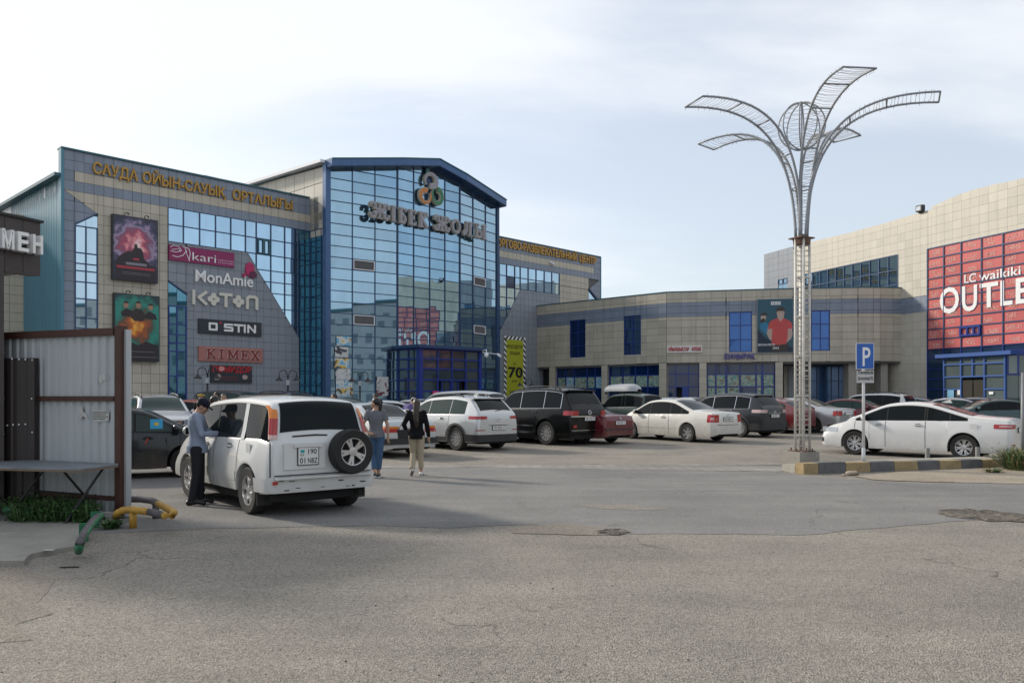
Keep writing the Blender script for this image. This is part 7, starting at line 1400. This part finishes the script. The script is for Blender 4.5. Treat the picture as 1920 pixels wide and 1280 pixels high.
t, B = car('blue grey hatchback right of the white estate', suv(4.1, 1.7, 1.45, 2.5, .8, .31, 1.0, .96, .8, (2.3, 3.0), .22, .95), 1694, 43, 140, paint('steel_blue', (.16, .21, .24), metal=.4), (-1.3, .95), (-.35,), (.25, .95), (-1.85, -1.25), BACK, 'five', detail=1)
t, B = car('small dark red car deep in the rows below the outlet entrance', sedan(4.3, 1.7, 1.42, 2.55, .9, .30), 1722, 47, 140, paint('dark_red', (.12, .012, .018)), (-1.3, 1.2), (-.45, .4), (.45, 1.2), (-1.35, -.5), BACK, 'steel', detail=1)
t, B = car('silver car roof just above the white saloon in front of it', sedan(4.6, 1.76, 1.46, 2.65, 1.0, .32), 1785, 38.5, 152, psl, (-1.35, 1.25), (-.5, .4), (.45, 1.25), (-1.4, -.5), BACK, 'five', detail=1, glass=m_glass2)
t, B = car('grey saloon behind the rear window of the white saloon', sedan(4.6, 1.76, 1.46, 2.65, 1.0, .32), 1832, 41, 145, paint('mid_grey', (.2, .21, .22), metal=.5), (-1.35, 1.25), (-.5, .4), (.45, 1.25), (-1.4, -.5), BACK, 'five', detail=1, glass=m_glass2)
t, B = car('dark teal saloon at the right edge below the outlet porch', sedan(4.6, 1.74, 1.42, 2.65, 1.0, .31), 1871, 36, 172, paint('dark_teal', (.02, .055, .06), metal=.3), (-1.35, 1.25), (-.5, .4), (.45, 1.25), (-1.4, -.5), BACK, 'five', .2, tail=[(.5, .2, .68, .82, m_tail)], seams=(-.5, .4))
# the white saloon on the right
pw2 = paint('snow', (.64, .64, .63), rough=.22, dz=.22); B = sedan(4.85, 1.825, 1.49, 2.775, 1.10, .335, trunk=1.09, hood=1.02, cab=(.95, 1.95, 3.05, 3.95), belt=.96, sill=.20, taper=.095, tumble=.36)
hd = math.degrees(math.atan2(1.88, -2.04)); f_ = V((math.cos(R(hd)), math.sin(R(hd)))); l_ = V((-f_.y, f_.x)); c_ = V(((1808 - CX) / F * 21.15, 21.15)); xy_ = c_ - l_ * (B.W / 2 - .11) - f_ * B.xr
t, B = car('clean white saloon with black and silver wheels parked behind the kerb island', B, 0, 0, hd, pw2, (-1.38, 1.42), (-.98, -.42, -.36, .60), (.66, 1.52), (-1.48, -.50), None, 'split', .23, xy=xy_, tail=[(.50, .42, .84, .95, m_tail), (.62, .30, .885, .92, m_tailw)], headl=[(.40, .48, .64, .76, m_head)], seams=(-.40, .62, 1.45), handles=(-.22, .80), plate_rear=(.80, ''), glass=m_glassc, mirror=1.18, trim=None)
mb = MB(); mb.box((-1.55, B.side(-1.55, .86) + .004, .86), (.17, .008, .17)); mk('fuel_flap', mb, pw2, t, keep=True); mb = MB(); rows = B.end_patch(1, .55, .08, .34, .46, 1); surf('fog_recess', rows, m_black, t); [strip(t, B, -1, s_ * .55, s_ * .85, .42, .45, m_tail, 'reflector', .012) for s_ in (1, -1)]
mb = MB(); mb.add([(-.55, 0, 1.49), (-.78, .02, 1.57), (-.78, -.02, 1.57), (-.83, .03, 1.475), (-.83, -.03, 1.475)], [(0, 1, 2), (1, 3, 4, 2), (0, 3, 1), (0, 2, 4)]); mk('shark_fin', mb, pw2, t, keep=True)
# ------------------------------------------------------------------ people
def fabric(name, col, wr=.5, sc=9, rough=.85, weave=None):
    if name in MC: return MC[name]
    m = M(name, col, rough=rough, spec=.2, var=.10, vs_=6); t = m.node_tree; n = t.nodes; p = n['Principled BSDF']
    tc_ = n.new('ShaderNodeTexCoord'); mp = n.new('ShaderNodeMapping'); mp.inputs['Scale'].default_value = (1, 1, .55); t.links.new(tc_.outputs['Object'], mp.inputs[0])
    z = n.new('ShaderNodeTexNoise'); z.inputs['Scale'].default_value = sc; z.inputs['Detail'].default_value = 2.5; z.inputs['Distortion'].default_value = 1.2; t.links.new(mp.outputs[0], z.inputs['Vector'])
    b = n.new('ShaderNodeBump'); b.inputs['Strength'].default_value = wr; b.inputs['Distance'].default_value = .03; t.links.new(z.outputs[0], b.inputs['Height']); t.links.new(b.outputs[0], p.inputs['Normal']); return m
m_skin = M('skin', (.40, .235, .16), rough=.55, var=.05, vs_=12); m_hair = M('dark_hair', (.012, .010, .009), rough=.45); m_hairb = M('brown_hair', (.028, .017, .012), rough=.45); m_eye = M('eye', (.015, .012, .012), rough=.2); m_lip = M('lip', (.28, .10, .085), rough=.5)
def solidify(mb, vox, smooth=4):
    me = bpy.data.meshes.new('tmp'); me.from_pydata([V(q) for q in mb.v], [], mb.f); o = bpy.data.objects.new('tmp', me); TS.collection.objects.link(o)
    r = o.modifiers.new('r', 'REMESH'); r.mode = 'VOXEL'; r.voxel_size = vox; r.use_smooth_shade = True
    s = o.modifiers.new('s', 'SMOOTH'); s.factor = .5; s.iterations = smooth
    TS.view_layers[0].update(); dg = TS.view_layers[0].depsgraph or bpy.context.evaluated_depsgraph_get(); out = bpy.data.meshes.new_from_object(o.evaluated_get(dg)); bpy.data.objects.remove(o); bpy.data.meshes.remove(me); return out
TS = bpy.data.scenes.new('workshop')
def cap(mb, pts, rs, n=12):
    mb.tube(pts, rs, n); mb.ball(pts[0], rs[0], n, 7); mb.ball(pts[-1], rs[-1], n, 7)
    for q, r in zip(pts[1:-1], rs[1:-1]): mb.ball(q, r, n, 7)
def person(label, px, Zd, face, H=1.72, top=None, legs=None, shoes=None, hair='short', hairm=None, pose=None, sleeve='short', vox=.013, group=None, xy=None, sex='m', collar=True, extra=None, cap_m=None, hem=.86, crop=.09, head=(0, 0), shoe_m2=None):
    p = V(xy) if xy else ray(px, Zd); hairm = hairm or m_hair; s = H / 1.75; pose = pose or {}
    t = thing('person', label, 'person', (p.x, p.y, g(p.y)), group, R(face - 90), local=True)
    J = {'shoulder': [(-.185, 0, 1.42), (.185, 0, 1.42)], 'elbow': [(-.235, -.03, 1.14), (.235, -.03, 1.14)], 'wrist': [(-.25, .03, .90), (.25, .03, .90)], 'hand': [(-.25, .06, .82), (.25, .06, .82)],
         'hip': [(-.088, 0, .90), (.088, 0, .90)], 'knee': [(-.095, .02, .49), (.095, .02, .49)], 'ankle': [(-.10, -.02, .09), (.10, -.02, .09)], 'toe': [(-.12, .15, .03), (.12, .15, .03)]}
    if sex == 'f': J['shoulder'] = [(-.160, 0, 1.41), (.160, 0, 1.41)]
    for k, q in pose.items():
        if k in J: J[k] = [a if b is None else b for a, b in zip(J[k], q)]
    lean = R(pose.get('lean', 0)); hp = .95
    def bend(q):
        q = V(q)
        if lean and q.z > hp: d = q.z - hp; a = lean * min(1, d / .25); return V((q.x, q.y * math.cos(a) + d * math.sin(a), hp + d * math.cos(a) - q.y * math.sin(a)))
        return q
    for k in ('shoulder', 'elbow', 'wrist', 'hand'):
        if not pose.get('armsfree'): J[k] = [bend(q) for q in J[k]]
        else: J[k] = [bend(q) if k == 'shoulder' else V(q) for q in J[k]]
    for k in J: J[k] = [V(q) * s for q in J[k]]
    wf = .90 if sex == 'f' else 1.0
    TR = [(.83, .135, .10), (.90, .168 if sex == 'f' else .16, .118), (.97, .162 if sex == 'f' else .155, .115), (1.06, .128 * wf + .01, .10), (1.15, .138 * wf, .102), (1.27, .163 * wf, .115), (1.36, .168 * wf, .108), (1.42, .150 * wf, .09), (1.455, .095 * wf, .072), (1.49, .06, .06)]
    def torso(mb, grow, z0=0, z1=9):
        rows = []
        tr = [q for q in TR if z0 <= q[0] <= z1]
        for z, rx, ry in tr:
            rows.append([bend(((rx + grow) * math.cos(a), (ry + grow) * math.sin(a) * (1.08 if math.sin(a) < 0 and z > 1.2 else 1), z)) * s for a in [2 * math.pi * k / 20 for k in range(20)]] )
        n = 20; vs2 = [q for r_ in rows for q in r_]; fs = []
        for i in range(len(rows) - 1): fs += [(i * n + j, i * n + (j + 1) % n, (i + 1) * n + (j + 1) % n, (i + 1) * n + j) for j in range(n)]
        fs += [list(range(n))[::-1], list(range((len(rows) - 1) * n, len(rows) * n))]; mb.add(vs2, fs)
    nod, yaw = R(head[0]), R(head[1]); Mh = Matrix.Rotation(yaw, 3, 'Z') @ Matrix.Rotation(-nod, 3, 'X')
    nb = bend((0, -.005, 1.48)); hd = nb + Matrix.Rotation(-lean * .6, 3, 'X') @ (Mh @ V((0, .025, .125)))
    Mh = Matrix.Rotation(-lean * .6, 3, 'X') @ Mh
    HC = hd * s
    def hp_(q): return HC + (Mh @ V(q)) * s
    def hball(mb, c, r, n=16, k=11): o = len(mb.v); b = MB(); b.ball((0, 0, 0), [q * s for q in r], n, k); mb.add([HC + Mh @ (V(c) * s + V(q)) for q in b.v], b.f)
    # one continuous body
    mb = MB(); torso(mb, 0); cap(mb, [nb * s - V((0, 0, .03)) * s, hp_((0, -.01, -.06))], [.056 * s, .052 * s])
    hball(mb, (0, -.005, .015), (.075, .093, .10)); hball(mb, (0, .03, -.045), (.056, .060, .066)); hball(mb, (0, .065, -.085), (.026, .024, .022)); mb.tube([hp_((0, .082, .018)), hp_((0, .103, -.022)), hp_((0, .088, -.034))], [.010 * s, .017 * s, .012 * s], 8)
    for q in (-1, 1): hball(mb, (q * .076, -.005, -.012), (.012, .022, .033), 8, 6); hball(mb, (q * .04, .055, -.02), (.026, .03, .024), 8, 6)
    for i in (0, 1):
        a, e, w_, h_ = J['shoulder'][i], J['elbow'][i], J['wrist'][i], J['hand'][i]; cap(mb, [a, a.lerp(e, .5), e, e.lerp(w_, .4), w_], [q * s * (.88 if sex == 'f' else 1) for q in (.056, .047, .040, .040, .028)])
        d = (h_ - w_).normalized(); sd_ = d.cross(V((0, 1, 0)) if abs(d.y) < .8 else V((1, 0, 0))).normalized(); nn = sd_.cross(d); pm_ = w_ + d * .045 * s
        cap(mb, [w_, pm_, w_ + d * .085 * s], [.026 * s, .034 * s, .032 * s], 8)
        for k, ln in enumerate((.068, .078, .074, .058)): b0 = w_ + d * .085 * s + nn * (-.027 + .018 * k) * s; b1 = b0 + (d + sd_ * .18).normalized() * ln * .55 * s; cap(mb, [b0, b1, b1 + (d * .75 + sd_ * .6).normalized() * ln * .5 * s], [.0105 * s, .010 * s, .0085 * s], 6)
        b0 = w_ + d * .03 * s + nn * -.03 * s; cap(mb, [b0, b0 + (d * .7 - nn * .7) * .045 * s, b0 + (d - nn * .45) * .075 * s], [.013 * s, .012 * s, .010 * s], 6)
    for i in (0, 1):
        a, k_, n_, o_ = J['hip'][i], J['knee'][i], J['ankle'][i], J['toe'][i]; cap(mb, [a, a.lerp(k_, .5), k_, k_.lerp(n_, .35), n_], [q * s for q in (.092, .075, .056, .056, .036)])
        cap(mb, [n_ - V((0, .0, .03)) * s, o_ + V((0, 0, .012))], [.038 * s, .030 * s])
    me = solidify(mb, vox * .75); me.name = 'body'; me.materials.clear(); me.materials.append(m_skin); b_ = bpy.data.objects.new('body', me); COL.objects.link(b_); b_.parent = t
    def part(name, mb, mt, v=vox, sm=4):
        me = solidify(mb, v, sm); me.name = name; me.materials.clear(); me.materials.append(mt); o = bpy.data.objects.new(name, me); COL.objects.link(o); o.parent = t; return o
    # shirt
    mb = MB(); torso(mb, .022, hem, 1.46)
    if hem < .9: mb.tube([bend((0, 0, hem + .0)) * s, bend((0, 0, hem + .12)) * s], [.17 * s, .165 * s], 16)
    for i in (0, 1):
        a, e, w_ = J['shoulder'][i], J['elbow'][i], J['wrist'][i]
        if sleeve == 'long': cap(mb, [a, a.lerp(e, .5), e, e.lerp(w_, .5), w_.lerp(e, .06)], [q * s for q in (.072, .062, .056, .052, .044)])
        else: mb.ball(a, .072 * s, 12, 8); mb.tube([a, a.lerp(e, .62)], [.071 * s, .066 * s], 12)
    sh = part('shirt', mb, top)
    # trousers
    mb = MB(); torso(mb, .012, .80, .99)
    for i in (0, 1):
        a, k_, n_ = J['hip'][i], J['knee'][i], J['ankle'][i]; e = k_.lerp(n_, (k_.z - crop * s - .02) / max(.01, (k_.z - n_.z))) if k_.z > n_.z and crop > .1 else n_ - V((0, 0, .02))
        mb.ball(a, .105 * s, 12, 8); mb.tube([a, a.lerp(k_, .5), k_, k_.lerp(e, .5), e], [q * s for q in (.106, .090, .073, .068, .062)], 14)
    part('trousers', mb, legs)
    for i in (0, 1):
        n_, o_ = J['ankle'][i], J['toe'][i]; d = (o_ - n_); d.normalize(); back = n_ - V((d.x, d.y, 0)) * .05 * s; lo = min(o_.z, .03)
        mb = MB(); cap(mb, [V((back.x, back.y, n_.z - .045 * s)), n_.lerp(o_, .45) - V((0, 0, .0)), o_ + V((0, 0, .008))], [.045 * s, .044 * s, .036 * s]); mb.ball(n_ - V((0, 0, .03 * s)), .046 * s, 10, 7); so_ = part('shoe', mb, shoes, vox * .8, 3)
        if shoe_m2: mb = MB(); cap(mb, [V((back.x, back.y, n_.z - .075 * s)), o_ - V((0, 0, .015))], [.040 * s, .038 * s]); part('shoe_sole', mb, shoe_m2, vox * .8, 2)
    # hair
    mb = MB(); hball(mb, (0, -.018, .035), (.086, .100, .098)); 
    hh = part('hair', mb, hairm, vox * .7, 2)
    for v in hh.data.vertices:                        # hairline: pull the front of the cap back inside the skull
        q = Mh.transposed() @ ((v.co - HC) / s)
        if q.y > .045 and q.z < .085 or q.z < -.05 and q.y > -.06 or (q.y > .0 and q.z < .0): q = V((q.x * .55, min(q.y, 0) * .5, max(q.z, -.02))) ; v.co = HC + (Mh @ q) * s
    if hair == 'ponytail': mb = MB(); cap(mb, [hp_((0, -.085, .05)), hp_((0, -.135, .0)), hp_((.01, -.125, -.16)), hp_((.015, -.10, -.26))], [.035 * s, .04 * s, .032 * s, .015 * s]); part('ponytail', mb, hairm, vox * .7, 2)
    if hair == 'long': mb = MB(); cap(mb, [hp_((0, -.07, .03)), hp_((0, -.10, -.08)), hp_((0, -.13, -.22)), hp_((.01, -.145, -.38)), hp_((.015, -.14, -.50))], [.075 * s, .075 * s, .07 * s, .062 * s, .035 * s]); part('long_hair', mb, hairm, vox * .7, 3)
    if cap_m: 
        mb = MB(); hball(mb, (0, -.012, .055), (.092, .108, .085)); mb.hexa([hp_(q) for q in ((-.07, .06, .035), (.07, .06, .035), (.05, .165, .015), (-.05, .165, .015), (-.07, .06, .06), (.07, .06, .06), (.05, .165, .035), (-.05, .165, .035))]); part('cap', mb, cap_m, vox * .7, 3)
    for q in (-1, 1):
        mb = MB(); mb.ball(hp_((q * .030, .081, .008)), (.011 * s, .009 * s, .007 * s), 8, 5); mk('eye', mb, m_eye, t, smooth=True, keep=True)
        mb = MB(); mb.tube([hp_((q * .014, .092, .028)), hp_((q * .045, .080, .030))], .0045 * s, 5); mk('eyebrow', mb, m_hair, t, keep=True)
    mb = MB(); mb.tube([hp_((-.022, .083, -.060)), hp_((0, .092, -.060)), hp_((.022, .083, -.060))], .006 * s, 5); mk('mouth', mb, m_lip, t, smooth=True, keep=True)
    return t, s, J, hp_, part
FB_ = fabric
# man at the window of the white four wheel drive
t, s, J, hp_, part = person('man in a pale blue shirt and dark cap holding papers at the car window', 370, 12.75, 14, 1.71, FB_('pale_blue_shirt', (.27, .32, .42), .7), FB_('dark_trousers', (.022, .024, .028), .5), M('black_shoe', (.012, .011, .011), rough=.4), sleeve='long', vox=.010, hem=.83, head=(30, 0), cap_m=FB_('navy_cap', (.012, .013, .024), .2),
    pose={'elbow': [(-.25, .12, 1.16), (.24, .10, 1.14)], 'wrist': [(-.11, .33, 1.15), (.10, .33, 1.14)], 'hand': [(-.07, .42, 1.17), (.06, .42, 1.15)], 'knee': [(-.10, .03, .49), (.11, .0, .49)], 'ankle': [(-.10, .03, .09), (.13, -.07, .09)], 'toe': [(-.12, .21, .03), (.15, .12, .03)]})
pp = thing('paper', 'folded white papers in the hands of the man at the car window', 'paper', t.location + Matrix.Rotation(R(14 - 90), 3, 'Z') @ V((-.02, .44, 1.13)), None, R(14 - 90), local=True); mb = MB(); mb.hexa([V(q) for q in ((-.11, .0, .0), (.11, .0, .02), (.10, .12, .02), (-.10, .13, .0), (-.11, -.02, .14), (.10, .0, .16), (.10, .12, .15), (-.11, .14, .13))]); mk('sheet', mb, m_white, pp, keep=True)
# the two women walking away
t, s, J, hp_, part = person('woman with a dark ponytail in a grey tee shirt and cropped blue jeans walking away', 705, 16.9, 94, 1.69, FB_('grey_tee', (.145, .15, .17), .5), FB_('blue_jeans', (.055, .105, .19), .6), M('dark_sneaker', (.05, .045, .045), rough=.6), 'ponytail', m_hair, sex='f', vox=.010, hem=.87, crop=.17, head=(-4, 62), shoe_m2=m_white,
    pose={'elbow': [(-.27, -.05, 1.15), (.25, -.02, 1.13)], 'wrist': [(-.14, -.16, .97), (.26, -.02, .89)], 'hand': [(-.06, -.17, .95), (.255, .02, .80)], 'knee': [(-.06, .06, .50), (.075, .0, .48)], 'ankle': [(-.02, -.10, .12), (.045, .02, .09)], 'toe': [(-.04, .04, .035), (.06, .19, .03)]})
#mb = MB(); cap(mb, [hp_((-.05, .0, -.0)), hp_((-.05, -.02, -.02))], [.01, .01])
t, s, J, hp_, part = person('woman with long dark hair in a black top and beige trousers walking away', 781, 17.3, 92, 1.66, FB_('black_top', (.006, .006, .008), .4), FB_('beige_trousers', (.36, .31, .225), .6), M('white_sneaker', (.60, .58, .54), rough=.6), 'long', m_hairb, sex='f', sleeve='long', vox=.010, hem=.83, crop=.15, head=(0, 0), shoe_m2=M('grey_sole', (.18, .165, .15), rough=.7),
    pose={'elbow': [(-.28, -.05, 1.15), (.24, -.04, 1.13)], 'wrist': [(-.25, .14, 1.04), (.27, .02, .89)], 'hand': [(-.20, .21, 1.04), (.27, .06, .79)], 'knee': [(-.075, .05, .50), (.085, .02, .49)], 'ankle': [(-.08, -.20, .20), (.10, .03, .09)], 'toe': [(-.10, -.13, .06), (.12, .20, .03)]})
bg_ = thing('handbag', 'black handbag hanging at the side of the woman with long hair', 'bag', t.location + V((-.29, .05, .78)), None, 0, local=True); mb = MB(); mb.hexa([V(q) for q in ((-.10, -.07, 0), (.10, -.07, 0), (.10, .07, 0), (-.10, .07, 0), (-.13, -.05, .20), (.12, -.05, .20), (.12, .05, .20), (-.13, .05, .20))]); mk('bag_body', mb, m_black, bg_, keep=True); mb = MB(); mb.tube([(-.1, 0, .2), (-.02, .0, .36), (.1, 0, .2)], .01, 6); mk('bag_strap', mb, M('strap_brown', (.12, .08, .05)), bg_, smooth=True, keep=True)
# people between the cars
BP = 'people among the parked cars'
dk = FB_('black_cloth', (.010, .010, .012), .3); dn = FB_('denim', (.03, .05, .09), .4); bs_ = M('black_shoe', (.012, .011, .011))
person('man in a white tee shirt standing in front of the white four wheel drive', 397, 16.6, 20, 1.74, FB_('white_tee', (.62, .58, .63), .5), dn, bs_, vox=.015, head=(20, 0), pose={'wrist': [(-.2, .22, .98), (.2, .22, .98)], 'hand': [(-.17, .30, 1.0), (.17, .3, 1.0)]})
t, s, J, hp_, part = person('young woman with a yellow headband between the dark cars', 378, 25, -90, 1.74, dk, dn, bs_, 'long', m_hair, sex='f', vox=.018); mb = MB(); mb.tube([hp_((.088 * math.cos(a), .01 + .10 * math.sin(a) * .9, .07 + .015 * math.sin(a))) for a in [2 * math.pi * k / 16 for k in range(16)]], .022, 6, closed=True); mk('headband', mb, M('yellow_cloth', (.55, .36, .04), rough=.8), t, smooth=True, keep=True)
person('man in a black shirt turned aside, farther back than the smiling man', 407, 30, 200, 1.80, dk, dn, bs_, vox=.02)
t, s, J, hp_, part = person('young man in a black tee shirt with a white chest print walking towards the camera', 420, 21.5, -80, 1.75, FB_('black_cloth', (.010, .010, .012)), dn, bs_, vox=.015); mb = MB()
[mb.box((x * s, .135 * s, (1.20 + .02 * (k % 2)) * s), (.028, .012, .05)) for k, x in enumerate((-.09, -.05, -.01, .03, .07))]; mk('chest_print', mb, m_white, t, keep=True)
person('dark haired man seen from the side above the roof of the white four wheel drive', 627, 25.5, 215, 1.74, dk, dn, bs_, vox=.018)
person('man in a dark jacket leaning towards the open door of the white saloon', 716, 29.6, 210, 1.78, FB_('green_black', (.012, .018, .017), .3), dn, bs_, vox=.02, sleeve='long', head=(25, 0), pose={'lean': 15})
person('stooping person in a purple jacket and pale cap behind the pale grey saloon', 762, 26.5, 60, 1.72, FB_('purple_jacket', (.11, .095, .22), .4), dn, bs_, vox=.018, sleeve='long', cap_m=FB_('pale_cap', (.38, .37, .35), .2), pose={'lean': 32}, head=(20, 0))
person('person with dark hair just visible beside the yellow sale banner', 927, 37, -100, 1.62, dk, dn, bs_, vox=.022)
person('person in a pink shirt behind the blue grey hatchback', 1675, 45.5, 80, 1.66, FB_('pink_shirt', (.50, .27, .36), .3), dn, bs_, vox=.022)
for px, lb in ((1663, 'post with a round yellow top left of the person in pink'), (1697, 'post with a round yellow top right of the person in pink')):
    q = ray(px, 45.2); o = thing('bollard', lb, 'bollard', (q.x, q.y, g(q.y))); mb = MB(); mb.tube([(q.x, q.y, g(q.y)), (q.x, q.y, 1.38)], .05, 8); mk('post', mb, m_conc, o, smooth=True); mb = MB(); mb.ball((q.x, q.y, 1.45), .13, 12, 8); mk('ball_top', mb, M('yellow_ball', (.55, .38, .04), rough=.5), o, smooth=True)
bpy.data.scenes.remove(TS)
